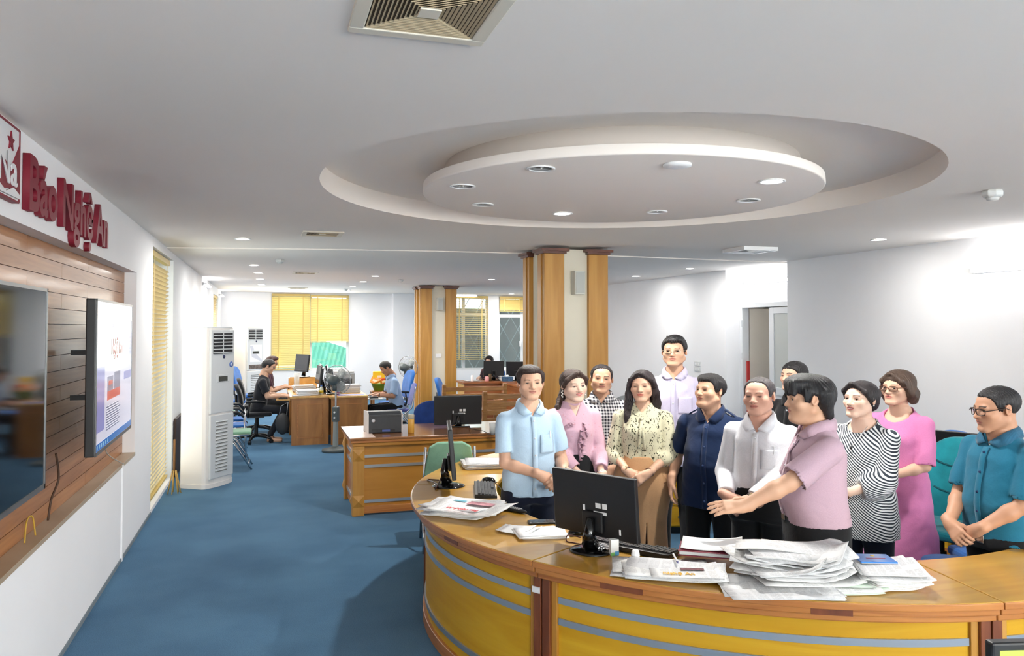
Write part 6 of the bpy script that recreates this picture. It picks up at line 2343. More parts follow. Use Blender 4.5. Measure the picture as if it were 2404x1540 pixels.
def cr_table(zs, vals, n=400):
    """smooth interpolation of a profile, sampled finely"""
    zz = np.linspace(zs[0], zs[-1], n)
    v = np.interp(zz, zs, vals)
    w_ = max(3, n // 26)
    ker = np.hanning(w_ * 2 + 1)
    ker /= ker.sum()
    return zz, np.convolve(np.pad(v, w_, mode='edge'), ker, mode='valid')


def folds(X, Y, Z, seed, amp):
    rr = random.Random(seed)
    d = 0.0
    for k in range(5):
        a, b, c = rr.uniform(-1, 1), rr.uniform(-0.8, 0.8), rr.uniform(-1, 1)
        f = rr.uniform(20, 56)
        w_ = rr.uniform(4, 9)
        ph = rr.uniform(0, 6)
        q = np.sin(f * (a * X + b * Y + c * Z) + 1.6 * np.sin(w_ * (X - Z + Y) + ph) + ph)
        d = d + q * np.abs(q) * (30.0 / (f + 10)) * 0.5
    return d * amp


PERSON_N = [0]


def person(sp):
    PERSON_N[0] += 1
    seed = PERSON_N[0]
    H = sp['H']
    hs = sp.get('hs', 1.0)
    q = sp.get('q', 1.0)                 # coarser for far figures
    pos = sp['pos']
    rz = sp['rz'] if 'rz' in sp else face(pos, sp['turn'])
    root = thing('person', sp['label'], 'person', (pos.x, pos.y, 0), rz, sp.get('group'))
    seated = sp.get('seated')
    dz = (0.52 * H - 0.53) if seated else 0.0
    lean = sp.get('lean', 0.0)

    def fix(V):
        """from the build pose to the final pose: lower onto the seat, lean forward"""
        V = np.array(V, dtype=float)
        V[:, 2] -= dz
        if lean:
            t = np.maximum(V[:, 2] - 0.5, 0)
            V[:, 1] -= lean * t
        return V

    def unfix(p):
        p = Vector(p)
        if lean:
            p.y += lean * max(p.z - 0.5, 0)
        p.z += dz
        return p
    sw = sp.get('sw', 0.185)
    cw, cdp = sp.get('cw', 0.158) * 0.89, sp.get('cd', 0.105)
    wa, be = sp.get('wa', 0.155) * 0.95, sp.get('be', 0.108)
    hp, hd = sp.get('hp', 0.168), sp.get('hd', 0.112)
    zS, zN = 0.783 * H, 0.836 * H
    skin = lin(sp['skin']) * 0.88
    fem = sp.get('fem', False)

    # ---- head
    rel = (sp.get('head_turn', sp.get('turn', 0)) - sp.get('turn', 0)) if 'turn' in sp else sp.get('head_rel', 0)
    R = Matrix.Rotation(-math.radians(rel), 3, 'Z') @ Matrix.Rotation(math.radians(sp.get('nod', 0)), 3, 'X') @ Matrix.Rotation(math.radians(sp.get('tilt', 0)), 3, 'Y')
    Rn = np.array(R)
    HS = np.array([1.03, 1.0, 0.915]) * hs      # heads are broad for their height
    hc = np.array([sp.get('hx', 0.0), sp.get('hy', -0.022), H - 0.1245 * HS[2]])
    h = 0.0032 * q
    V, Fc = head_field(sp, h / 1.0).mesh()
    Ch = head_paint(V, sp)
    Vh = fix((V * HS) @ Rn.T + hc)
    parts, cols = [(Vh, Fc)], [Ch]

    # ---- neck and upper chest, shares the profile of the shirt but lies under it
    fz = [0.44, 0.50, 0.56, 0.62, 0.68, 0.73, 0.765, 0.792, 0.816, 0.85]
    A = [hp * 1.02, hp, hp * 0.97, wa, (wa + cw) / 2 * 1.02, cw, cw * 1.0, sw * 0.74, 0.092, 0.058]
    B = [hd * 1.0, hd, (hd + be) / 2, be, (be + cdp) / 2 * 1.01, cdp, cdp * 0.96, 0.088, 0.074, 0.056]
    Cc = [0.0, 0.0, -0.002, -(be - 0.105) * 0.5, -(be - 0.105) * 0.35, 0.0, 0.004, 0.010, 0.014, 0.016]
    if fem:
        B[5] += 0.012
        Cc[5] -= 0.010
        B[4] += 0.004
    if sp.get('profile'):
        fz, A, B, Cc = sp['profile'](fz, A, B, Cc)
    zt = [f * H for f in fz]
    zz, At = cr_table(zt, A)
    _, Bt = cr_table(zt, B)
    _, Ct = cr_table(zt, Cc)
    NE = 2.35

    def torso(F, grow, lo, hi, k=0.0, mode='add'):
        def f(X, Y, Z):
            z = Z[0, 0]
            a = (np.interp(z, zz, At) + grow).astype(np.float32)[None, None, :]
            b = (np.interp(z, zz, Bt) + grow).astype(np.float32)[None, None, :]
            c = np.interp(z, zz, Ct).astype(np.float32)[None, None, :]
            rho = ((np.abs(X) / a) ** NE + (np.abs(Y - c) / b) ** NE) ** (1 / NE)
            d = (rho - 1) * np.minimum(a, b)
            return np.maximum(np.maximum(d, Z - hi), lo - Z)
        return F.do(f, (-0.32, -0.3, lo), (0.32, 0.3, hi), k, mode)

    def surf(x, z, off=0.0):
        """a point of the shirt front"""
        a, b, c = np.interp(z, zz, At) + 0.01, np.interp(z, zz, Bt) + 0.01, np.interp(z, zz, Ct)
        y = c - b * max(0.0, 1 - (abs(x) / a) ** NE) ** (1 / NE)
        return Vector((x, y - off, z))

    hb = Vector(hc) + R @ Vector((0, 0.02 * hs, -0.05 * hs))
    nr = sp.get('neck', 0.046 if fem else 0.054) * hs
    Fn = Field((-0.19, -0.16, 0.70 * H), (0.19, 0.15, H - 0.06 * hs), 0.008 * q)
    torso(Fn, -0.004, 0.71 * H, 0.85 * H)
    Fn.cone(hb, (0, 0.018, 0.80 * H), nr, nr * 1.12, 0.03)
    Fn.D = np.where(Fn.Z > hb.z - 0.005, 1.0, Fn.D).astype(np.float32)
    V, Fc = Fn.mesh()
    parts.append((fix(V), Fc))
    cols.append(np.tile(skin, (len(V), 1)))

    # ---- arms and hands
    l1, l2 = 0.160 * H, 0.150 * H
    joints = {}
    for side, left in (('R', False), ('L', True)):
        s = 1 if left else -1
        S = Vector((s * (sw - 0.008), 0.012, zS))
        arm = sp['arms'][side]
        W = unfix(arm['w'])
        pole = Vector(arm.get('pole', (s * 0.7, 0.6, -0.5)))
        if arm.get('auto'):
            pole = Vector((s * (0.32 + 5.0 * max(0.0, -s * (W.x - S.x))), 0.75, -0.45))
        E, W = ik(S, W, l1, l2, pole)
        joints[side] = (S, E, W)
        k = sp.get('arm', 1.0)
        lo = np.minimum(np.minimum(S, E), W) - 0.2
        hi = np.maximum(np.maximum(S, E), W) + 0.2
        if arm.get('hide'):
            continue
        Fa = Field(lo, hi, 0.0046 * q)
        Fa.cone(S, E, 0.046 * k, 0.038 * k)
        mid = E.lerp(W, 0.3)
        Fa.cone(E, mid, 0.037 * k, 0.0375 * k, 0.012)
        Fa.cone(mid, W, 0.0375 * k, 0.025 * k, 0.02)
        hand_into(Fa, W, arm['fx'], arm['nz'], left, sp.get('hand', 1.0), arm.get('curl', (0.35, 0.5, 0.35)), arm.get('thumb', 0.5))
        # only what the sleeve leaves bare
        V, Fc = Fa.mesh()
        parts.append((fix(V), Fc))
        c = np.tile(skin, (len(V), 1))
        dW = np.linalg.norm(V - np.array(W), axis=1)
        kn = np.clip(1 - np.abs(dW - 0.11) / 0.02, 0, 1)[:, None] * 0.12
        c = c * (1 - kn) + skin * np.array([1.0, 0.8, 0.74]) * kn
        cols.append(c)
    np_mesh('body', parts, M_SKIN, root, cols)

    # ---- eyes
    for s in (-1, 1):
        c = np.array([s * 0.031, -0.066, 0.0035])
        e = MB().ball((0, 0, 0), 0.0135, 16, 12)
        me = e.mesh('eye', [plain('eye_white', (222, 216, 210), 0.25), plain('eye_iris', (30, 18, 14), 0.12)])
        gz = sp.get('gaze', 0.0)
        gd = Vector((math.sin(gz), -math.cos(gz), -0.05))
        for pl in me.polygons:
            pl.material_index = 1 if Vector(pl.center).normalized().dot(gd) > 0.80 else 0
        o = share('eye', me, root)
        Vv = np.array([v.co[:] for v in me.vertices]) + c
        Vv = fix((Vv * HS) @ Rn.T + hc)
        me.vertices.foreach_set('co', Vv.astype(np.float32).ravel())
        me.update()

    # ---- hair
    V, Fc = hair_field(sp, 0.0038 * q).mesh()
    hair = np_mesh('hair', [(fix((V * HS) @ Rn.T + hc), Fc)], hair_mat('hair_%d_%d_%d' % sp['hairc'], sp['hairc']), root)

    def head_pt(p_):
        v = fix([(np.array(p_) * HS) @ Rn.T + hc])[0]
        return Vector(v)

    if sp.get('glasses'):
        gm = plain('frame_%s' % sp['glasses'], {'dark': (40, 26, 20), 'thin': (170, 160, 140), 'brown': (90, 52, 30)}[sp['glasses']], 0.35, 0.3)
        g = MB()
        r_ = 0.0021 if sp['glasses'] != 'thin' else 0.0011
        for s in (-1, 1):
            pts = []
            for k in range(25):
                t = 2 * PI * k / 24
                ca, sa = math.cos(t), math.sin(t)
                pts.append(head_pt((s * 0.033 + 0.0235 * math.copysign(abs(ca) ** 0.7, ca), -0.099 + 0.012 * ((s * 0.033 + 0.0235 * ca) / 0.05) ** 2, 0.0 + 0.0175 * math.copysign(abs(sa) ** 0.7, sa))))
            g.tube(pts, r_, 6, False)
            g.tube([head_pt((s * 0.056, -0.093, 0.006)), head_pt((s * 0.079, -0.06, 0.009)), head_pt((s * 0.083, 0.0, 0.012)), head_pt((s * 0.082, 0.02, 0.0))], r_, 6)
        g.tube([head_pt((-0.0105, -0.099, 0.003)), head_pt((0, -0.102, 0.006)), head_pt((0.0105, -0.099, 0.003))], r_, 6)
        fr_ = g.build('glasses_frame', gm, root)
        for s in (-1, 1):
            pts = [head_pt((s * 0.033 + 0.022 * math.cos(2 * PI * k / 16), -0.0985 + 0.012 * ((s * 0.033 + 0.022 * math.cos(2 * PI * k / 16)) / 0.05) ** 2, 0.016 * math.sin(2 * PI * k / 16))) for k in range(16)]
            MB().add(pts, [tuple(range(16))]).build('lens', glass('spectacle_lens', (250, 252, 252), 0.02, 0.05), fr_)
    if sp.get('earring'):
        for s in (-1, 1):
            a = head_pt((s * 0.083, 0.004, -0.033))
            if sp['earring'] == 'drop':
                e = MB()
                for k in range(5):
                    e.ball(a + Vector((0.003 * (-1) ** k, -0.002, -0.004 - 0.010 * k)), 0.0055, 8, 6)
                e.build('earring', plain('pearl', (236, 232, 226), 0.2), root)
            else:
                MB().ball(a, 0.0045, 10, 8).build('earring', plain('pearl', (236, 232, 226), 0.2), root)

    # ---- shirt, blouse or dress
    st = sp['shirt']
    hem = st.get('hem', 0.50) * H
    amp = st.get('folds', 0.0042) * 1.15
    Sj, Ej, Wj = {}, {}, {}
    lo = [-sw - 0.16, -0.33, hem - 0.02]
    hi = [sw + 0.16, 0.22, 0.90 * H]
    for side in ('R', 'L'):
        S, E, W = joints[side]
        L = st['sleeve']
        end = S.lerp(E, min(L, 1.0)) if L <= 1 else E.lerp(W, L - 1)
        pts_ = [S, S.lerp(E, min(L, 1.0)), end]
        for pt in pts_:
            for i in range(3):
                lo[i] = min(lo[i], pt[i] - 0.1)
                hi[i] = max(hi[i], pt[i] + 0.1)
    lo[2] = max(lo[2], 0.0)
    Fs = Field(lo, hi, st.get('h', 0.0068) * q)
    torso(Fs, 0.010, hem, 0.853 * H)
    # collar bones to shoulder
    for side in ('R', 'L'):
        S, E, W = joints[side]
        s = 1 if side == 'L' else -1
        L = st['sleeve']
        r0, r1, r2 = [v - 0.006 for v in st.get('rs', (0.066, 0.066, 0.05))]
        Fs.cone((s * 0.055, 0.014, 0.808 * H), (S.x * 0.96, S.y, S.z + 0.002), 0.040, 0.050, 0.035)
        kb = 0.009
        if L <= 1:
            Fs.cone(S, S.lerp(E, L), r0, r1, kb, 'add', 0.0, None, (0.014, 0.009))
            ee, uu, re_ = S.lerp(E, L), (E - S).normalized(), r1
        else:
            Fs.cone(S, E, r0, r1, kb)
            ee, uu, re_ = E.lerp(W, L - 1), (W - E).normalized(), r2
            Fs.cone(E, ee, r1, r2, 0.02, 'add', 0.0, None, (0.012, 0.008))
            if st.get('cuff'):
                Fs.cone(ee - uu * 0.045, ee, r2 + 0.006, r2 + 0.004, 0.004, 'add', 0.0)
            if st.get('puff'):
                Fs.ell(E.lerp(W, 0.25), st['puff'], 0.03)
        joints[side] = joints[side] + (ee,)
    Fs.D = Fs.D + folds(Fs.X, Fs.Y, Fs.Z, seed * 13, amp).astype(np.float32) * np.clip((0.80 * H - Fs.Z) / 0.08, 0.25, 1).astype(np.float32)
    # neckline
    vd = st.get('vdepth', 0.06)
    zc0 = 0.846 * H
    if st.get('neck', 'v') == 'v':
        zb_ = zc0 - vd - 0.012
        X, Y, Z = Fs.X, Fs.Y, Fs.Z
        w_ = np.clip((Z - zb_), 0, 1) * st.get('vw', 0.62)
        dV = np.maximum(np.abs(X) - w_, Y - 0.0)
        dV = np.maximum(dV, zb_ - Z)
        Fs.D = np.maximum(Fs.D, -dV.astype(np.float32))
        Fs.cone((0, 0.012, zc0 - 0.012), (0, 0.0, zc0 + 0.14), nr * 1.12 + 0.004, nr * 1.3, 0.004, 'sub')
    else:
        r_n = st.get('rneck', 0.075)
        Fs.cone((0, -0.012, zc0 - st.get('nd', 0.03)), (0, 0.005, zc0 + 0.16), r_n, r_n * 1.25, 0.008, 'sub')
    V, Fc = Fs.mesh()
    shirt = np_mesh(st.get('name', 'shirt'), [(fix(V), Fc)], st['mat'], root)

    def strip(nm, xs, z0, z1, mat, off=0.006, n=18, par=None, thick=0.003):
        vs, fs = [], []
        for i in range(n + 1):
            z = z0 + (z1 - z0) * i / n
            for x in xs:
                vs.append(surf(x, z, off))
        vs = [Vector(v) for v in fix(vs)]
        m_ = len(xs)
        for i in range(n):
            for j in range(m_ - 1):
                fs.append((i * m_ + j, i * m_ + j + 1, (i + 1) * m_ + j + 1, (i + 1) * m_ + j))
        o = MB().add(vs, fs, True).build(nm, mat, par or shirt)
        so = o.modifiers.new('thick', 'SOLIDIFY')
        so.thickness = thick
        so.offset = 0
        return o

    vbot = zc0 - vd - 0.012
    if st.get('buttons'):
        strip('placket', (-0.016, 0.0, 0.016), hem + 0.01, vbot, st['mat'])
        bm_ = MB().lathe([(0.001, 0.004), (0.0052, 0.004), (0.0062, 0.0)], n=12, M=rotm('X', 90)).mesh('button', st.get('bmat') or plain('button_pale2', (222, 224, 228), 0.35))
        nb = st['buttons']
        for k in range(nb):
            z = vbot - 0.025 - (vbot - hem - 0.08) * k / max(1, nb - 1)
            share('button', bm_, shirt, Vector(fix([surf(0, z, 0.0085)])[0]))
    if st.get('pocket'):
        x0 = st['pocket']
        strip('pocket', np.linspace(x0 - 0.05, x0 + 0.05, 7), 0.665 * H, 0.735 * H, st['mat'], 0.0065, 10)
        if st.get('pen'):
            a = Vector(fix([surf(x0 + 0.02, 0.72 * H, 0.011)])[0])
            b = Vector(fix([surf(x0 + 0.02, 0.748 * H, 0.011)])[0])
            MB().cyl(a, b, 0.003, n=8).build('pen', M_WHITE, shirt)
    if st.get('epaulette'):
        for s in (-1, 1):
            pts = []
            for k in range(7):
                t = k / 6
                pts.append((s * (0.075 + (sw - 0.055) * t), 0.02, 0.858 * H - 0.012 - 0.050 * t - 0.028 * t * t))
            vs, fs = [], []
            for pnt in pts:
                vs += [Vector(pnt) + Vector((0, -0.022, 0.002)), Vector(pnt) + Vector((0, 0.022, 0.002))]
            for k in range(6):
                fs.append((2 * k, 2 * k + 1, 2 * k + 3, 2 * k + 2))
            o = MB().add([Vector(v) for v in fix(vs)], fs, True).build('epaulette', st['mat'], shirt)
            o.modifiers.new('thick', 'SOLIDIFY').thickness = 0.006
            MB().ball(Vector(fix([pts[1]])[0]) + Vector((0, 0, 0.007)), (0.006, 0.006, 0.004), 8, 6).build('button', plain('button_steel', (90, 110, 140), 0.3, 0.5), shirt)
    if st.get('collar'):
        # folded collar: stand, roll and leaf with two points
        rn = nr * 1.12 + 0.009
        vs, fs = [], []
        N = 40
        kt = [0.0, 0.35, 0.6, 0.8, 1.0]
        ze = zc0 - vd * 0.92
        key = {'in': [(0, rn + 0.014, zc0), (rn * 0.8, rn * 0.6 + 0.014, zc0 - 0.004), (rn, 0.006, zc0 - 0.012), (rn * 0.76, -rn * 0.70, zc0 - 0.032), (0.008, -rn, ze)],
               'top': [(0, rn + 0.012, zc0 + 0.034), (rn * 0.8, rn * 0.6 + 0.010, zc0 + 0.031), (rn * 1.01, 0.002, zc0 + 0.022), (rn * 0.80, -rn * 0.74, zc0 - 0.004), (0.010, -rn - 0.004, ze + 0.006)],
               'out': [(0, rn + 0.034, zc0 - 0.016), ((rn + 0.024) * 0.8, (rn + 0.024) * 0.6 + 0.014, zc0 - 0.020), (rn + 0.026, 0.0, zc0 - 0.030), (rn + 0.016, -rn * 0.8, zc0 - 0.052), (0.058, -rn, ze - 0.012)]}
        for i in range(N + 1):
            t = -1 + 2 * i / N
            sg = -1 if t < 0 else 1
            P3 = {}
            for nm, kk in key.items():
                P3[nm] = Vector([float(np.interp(abs(t), kt, [q[j] for q in kk])) for j in range(3)])
                P3[nm].x *= sg
            for nm, of in (('in', 0.003), ('top', 0.012), ('out', 0.0075)):
                if P3[nm].y < 0:
                    sy = surf(P3[nm].x, min(P3[nm].z, 0.848 * H), of).y
                    if abs(t) > 0.8 or P3[nm].y > sy:
                        w_ = min(1.0, max(0.0, (abs(t) - 0.6) / 0.2))
                        P3[nm].y = P3[nm].y * (1 - w_) + sy * w_
            inner, topv, outer = P3['in'], P3['top'], P3['out']
            nv = Vector((topv.x, topv.y, 0)).normalized() * 0.005
            midv = (topv + outer) / 2 + nv * 1.2 + Vector((0, 0, 0.006 * (1 - abs(t) ** 3)))
            vs += [inner, topv, topv + nv + Vector((0, 0, 0.001)), midv, outer]
        for i in range(N):
            for j in range(4):
                fs.append((i * 5 + j, (i + 1) * 5 + j, (i + 1) * 5 + j + 1, i * 5 + j + 1))
        o = MB().add([Vector(v) for v in fix(vs)], fs, True).build('collar', st.get('cmat') or st['mat'], shirt)
        so = o.modifiers.new('thick', 'SOLIDIFY')
        so.thickness = 0.0035
        so.offset = 0
    if st.get('band'):
        rn = nr * 1.12 + 0.01
        MB().lathe([(rn + 0.004, -0.022), (rn + 0.001, 0.008), (rn - 0.003, 0.008), (rn, -0.022)], Vector(fix([(0, 0.012, zc0 + 0.004)])[0]), 32, rotm('X', 14)).build('neck_band', st['mat'], shirt)
    if st.get('ruffle'):
        rr = random.Random(4)
        for (x0, z0, x1, z1, wv) in ((0.012, 0.735, 0.0, 0.665, 0.034), (0.03, 0.70, 0.02, 0.62, 0.03), (0.0, 0.69, 0.012, 0.60, 0.026), (-0.045, 0.765, -0.10, 0.745, 0.03), (0.035, 0.765, 0.06, 0.70, 0.022)):
            vs, fs = [], []
            n = 16
            for i in range(n + 1):
                t = i / n
                x = x0 + (x1 - x0) * t
                z = (z0 + (z1 - z0) * t) * H
                b0 = surf(x, z, 0.006)
                b1 = b0 + Vector((wv * (0.7 + 0.5 * math.sin(t * 19)), -0.016 - 0.012 * math.sin(t * 23 + 1), -0.010 * math.cos(t * 17)))
                vs += [b0, (b0 + b1) / 2 + Vector((0, -0.008, 0)), b1]
            for i in range(n):
                for j in range(2):
                    fs.append((i * 3 + j, i * 3 + j + 1, (i + 1) * 3 + j + 1, (i + 1) * 3 + j))
            o = MB().add([Vector(v) for v in fix(vs)], fs, True).build('ruffle', st['mat'], shirt)
            o.modifiers.new('thick', 'SOLIDIFY').thickness = 0.002
    if st.get('bow'):
        for x1, z1 in ((-0.02, 0.66), (0.022, 0.65)):
            pts = [surf(x1 * t, (0.785 + (z1 - 0.785) * t) * H, 0.012 + 0.004 * math.sin(t * 5)) for t in np.linspace(0, 1, 9)]
            vs, fs = [], []
            for i, b in enumerate(pts):
                vs += [b + Vector((-0.009, 0, 0)), b + Vector((0.009, -0.003, 0))]
            for i in range(8):
                fs.append((2 * i, 2 * i + 1, 2 * i + 3, 2 * i + 2))
            o = MB().add([Vector(v) for v in fix(vs)], fs, True).build('bow_tail', st['mat'], shirt)
            o.modifiers.new('thick', 'SOLIDIFY').thickness = 0.003
        kn = Vector(fix([surf(0, 0.787 * H, 0.014)])[0])
        MB().ball(kn, (0.014, 0.01, 0.012), 10, 8).build('bow_knot', st['mat'], shirt)

    # ---- lower body
    lw = sp['lower']
    lm = lw['mat']
    if seated:
        Fl = Field((-0.24, -0.62, 0.03), (0.24, 0.2, 0.66), 0.009 * max(1, q * 0.8))
        Fl.ell((0, 0.0, 0.53), (hp + 0.005, hd + 0.01, 0.11))
        kx = lw.get('knee', (0.1, -0.44, 0.5))
        fo = lw.get('foot', (0.1, -0.38, 0.1))
        for s in (-1, 1):
            Fl.cone((s * 0.085, -0.02, 0.52), (s * kx[0], kx[1], kx[2]), 0.082, 0.062, 0.03)
            Fl.cone((s * kx[0], kx[1], kx[2]), (s * fo[0], fo[1], fo[2]), 0.06, 0.046, 0.02)
        V, Fc = Fl.mesh()
        np_mesh(lw.get('name', 'trousers'), [(V, Fc)], lm, root)
        for s in (-1, 1):
            ft = Field((s * fo[0] - 0.08, fo[1] - 0.24, -0.01), (s * fo[0] + 0.08, fo[1] + 0.09, fo[2] + 0.06), 0.006)
            ft.cone((s * fo[0], fo[1], fo[2]), (s * fo[0], fo[1] - 0.02, 0.05), 0.036, 0.034)
            ft.cone((s * fo[0], fo[1] + 0.02, 0.034), (s * fo[0], fo[1] - 0.16, 0.026), 0.033, 0.028, 0.02, flat_=((1, 0, 0), 0.8))
            V, Fc = ft.mesh()
            V[:, 2] = np.maximum(V[:, 2], 0.002)
            np_mesh('foot' if lw.get('barefoot') else 'shoe', [(V, Fc)], M_SKIN if lw.get('barefoot') else M_DARK, root, [np.tile(skin, (len(V), 1))])
    elif lw.get('kind') == 'skirt':
        top_ = lw['top'] * H
        bot = lw['bot'] * H
        Fl = Field((-0.27, -0.25, bot - 0.02), (0.27, 0.23, top_ + 0.03), 0.007 * q)

        def f(X, Y, Z):
            t = np.clip((top_ - Z) / (top_ - bot), 0, 1)
            hipb = np.exp(-((t - 0.28) / 0.25) ** 2)
            a = wa * 1.0 + 0.012 + (hp - wa + 0.012) * hipb + lw.get('flare', 0.02) * t
            b = be * 0.97 + 0.012 + (hd - be + 0.015) * hipb + lw.get('flare', 0.02) * t
            ph = np.arctan2(X, Y)
            fold_ = 1 + 0.022 * t * np.sin(ph * lw.get('pleats', 9) + 2 * np.sin(ph * 2)) 
            d = (np.sqrt((X / (a * fold_)) ** 2 + (Y / (b * fold_)) ** 2) - 1) * np.minimum(a, b)
            return np.maximum(np.maximum(d, Z - top_), bot - Z)
        Fl.do(f, (-0.27, -0.25, bot), (0.27, 0.23, top_), 0, 'add')
        if lw.get('slit'):
            Fl.D = np.maximum(Fl.D, -np.maximum(np.maximum(np.abs(Fl.X - 0.03) - 0.012 * np.clip((lw['slit'] * H - Fl.Z) / 0.3, 0, 1), Fl.Z - lw['slit'] * H), Fl.Y + 0.05).astype(np.float32))
        V, Fc = Fl.mesh()
        sk = np_mesh('skirt', [(V, Fc)], lm, root)
        if lw.get('sash'):
            MB().lathe([(wa + 0.016, -0.03), (wa + 0.017, 0.03), (wa + 0.010, 0.03), (wa + 0.010, -0.03)], (0, 0, 0), 40).build('waistband', lm, sk)
            o = sk.children[0]
            o.location = (0, 0, top_ - 0.035)
            o.scale = (1.0, (be + 0.012) / (wa + 0.010), 1)
            for x0, x1, L in ((0.10, 0.14, 0.16), (0.095, 0.112, 0.3)):
                a = Vector((x0, -be * 0.9, top_ - 0.05))
                vs = [a + Vector((-0.02, -0.004, 0)), a + Vector((0.02, 0.02, 0.005)), Vector((x1 + 0.035, -be * 0.85, top_ - L)), Vector((x1 - 0.03, -be * 1.02, top_ - L - 0.02))]
                o = MB().add(vs, [(0, 1, 2, 3)]).build('sash_end', lm, sk)
                o.modifiers.new('thick', 'SOLIDIFY').thickness = 0.006
        legs(root, H, 0.095, bot + 0.1, skin)
    elif lw.get('kind') == 'dress':
        legs(root, H, 0.09, lw['bot'] * H + 0.1, skin)
    else:
        Fl = Field((-0.26, -0.24, 0.01), (0.26, 0.22, lw.get('top', 0.60) * H + 0.03), 0.010)
        tp = lw.get('top', 0.60) * H
        torso(Fl, lw.get('grow', -0.005), 0.47 * H, tp)
        for s in (-1, 1):
            Fl.cone((s * 0.085, 0.0, 0.50 * H), (s * 0.095, -0.005, 0.28 * H), 0.092, 0.072, 0.04)
            Fl.cone((s * 0.095, -0.005, 0.28 * H), (s * 0.1, 0.012, 0.05), 0.07, 0.058, 0.03)
        Fl.D = Fl.D + folds(Fl.X, Fl.Y, Fl.Z, seed * 7 + 3, 0.002).astype(np.float32)
        V, Fc = Fl.mesh()
        np_mesh('trousers', [(V, Fc)], lm, root)
        if lw.get('belt'):
            zb2 = tp - 0.018
            a, b, c = np.interp(zb2, zz, At) + 0.010, np.interp(zb2, zz, Bt) + 0.010, np.interp(zb2, zz, Ct)
            vs, fs = [], []
            n = 48
            for zq in (-0.018, 0.018):
                for k in range(n):
                    t = 2 * PI * k / n
                    ca, sa = math.cos(t), math.sin(t)
                    vs.append((a * math.copysign(abs(ca) ** (2 / NE), ca), c + b * math.copysign(abs(sa) ** (2 / NE), sa), zb2 + zq))
            for k in range(n):
                fs.append((k, (k + 1) % n, n + (k + 1) % n, n + k))
            o = MB().add(vs, fs, True).build('belt', M_DARK, root)
            o.modifiers.new('thick', 'SOLIDIFY').thickness = 0.005
            MB().bb(-0.022, 0.022, c - b - 0.009, c - b - 0.002, zb2 - 0.019, zb2 + 0.019).build('buckle', M_CHROME, o, bevel=0.002)
        for s in (-1, 1):
            sh = Field((s * 0.1 - 0.07, -0.22, -0.01), (s * 0.1 + 0.07, 0.1, 0.13), 0.008)
            sh.cone((s * 0.1, 0.03, 0.045), (s * 0.1, -0.13, 0.03), 0.042, 0.036, 0.02)
            sh.cone((s * 0.1, 0.012, 0.05), (s * 0.1, 0.012, 0.1), 0.045, 0.042, 0.02)
            V, Fc = sh.mesh()
            V[:, 2] = np.maximum(V[:, 2], 0.002)
            np_mesh('shoe', [(V, Fc)], M_DARK, root)

    # ---- things worn on the wrists
    for side, what in sp.get('wrist', {}).items():
        S, E, W = joints[side][:3]
        u = (W - E).normalized()
        cpt = W - u * 0.012
        M = Matrix((u.orthogonal().normalized(), u.cross(u.orthogonal().normalized()), u)).transposed()
        rr_ = 0.0275 * sp.get('arm', 1.0) + 0.003
        if what == 'watch':
            wt = MB().lathe([(rr_, -0.009), (rr_ + 0.003, -0.008), (rr_ + 0.003, 0.008), (rr_, 0.009)], Vector(fix([cpt])[0]), 24, M).build('watch_strap', plain('strap_dark', (52, 30, 22), 0.5), root)
            out = Vector(sp['arms'][side]['nz'])
            out = (out - u * out.dot(u)).normalized()
            MB().cyl(Vector(fix([cpt])[0]) + out * rr_, Vector(fix([cpt])[0]) + out * (rr_ + 0.009), 0.015, n=18).build('watch_case', plain('watch_gold', (190, 170, 130), 0.3, 0.8), wt)
        elif what == 'steel':
            MB().lathe([(rr_, -0.007), (rr_ + 0.004, -0.007), (rr_ + 0.004, 0.007), (rr_, 0.007)], Vector(fix([cpt])[0]), 24, M).build('bracelet', plain('pale_steel', (226, 222, 214), 0.25, 0.7), root)
        else:
            b = MB()
            c0 = Vector(fix([cpt])[0])
            for k in range(18):
                t = 2 * PI * k / 18
                b.ball(c0 + M @ Vector(((rr_ + 0.003) * math.cos(t), (rr_ + 0.003) * math.sin(t), 0.003 * math.sin(3 * t))), 0.005, 8, 6)
            b.build('bead_bracelet', plain('bead_brown', (96, 56, 30) if what == 'beads' else (30, 44, 34), 0.35), root)
    if sp.get('necklace'):
        pts = [surf(x, (0.755 + 0.10 * (abs(x) / 0.075) ** 1.3) * H if abs(x) < 0.075 else 0.83 * H, 0.012) for x in np.linspace(-0.06, 0.06, 13)]
        pts = [Vector(v) for v in fix(pts)]
        nk = MB().tube(pts, 0.0016, 5).build('necklace', M_CHROME, root)
        MB().ball(pts[6] + Vector((0, -0.006, -0.008)), 0.009, 10, 8).build('pendant', M_DARK, nk)
    return root


def legs(root, H, x, top, skin):
    """bare lower legs and shoes under a skirt"""
    for s in (-1, 1):
        F = Field((s * x - 0.07, -0.1, -0.01), (s * x + 0.07, 0.1, top + 0.03), 0.009)
        F.cone((s * x, 0, top), (s * x, 0.01, 0.16), 0.05, 0.044)
        F.cone((s * x, 0.01, 0.16), (s * x, 0.02, 0.06), 0.044, 0.034, 0.02)
        V, Fc = F.mesh()
        np_mesh('lower_leg', [(V, Fc)], M_SKIN, root, [np.tile(skin, (len(V), 1))])
    for s in (-1, 1):
        sh = Field((s * x - 0.06, -0.22, -0.01), (s * x + 0.06, 0.1, 0.1), 0.008)
        sh.cone((s * x, 0.035, 0.045), (s * x, -0.12, 0.026), 0.036, 0.032, 0.02)
        V, Fc = sh.mesh()
        V[:, 2] = np.maximum(V[:, 2], 0.002)
        np_mesh('shoe', [(V, Fc)], M_DARK, root)


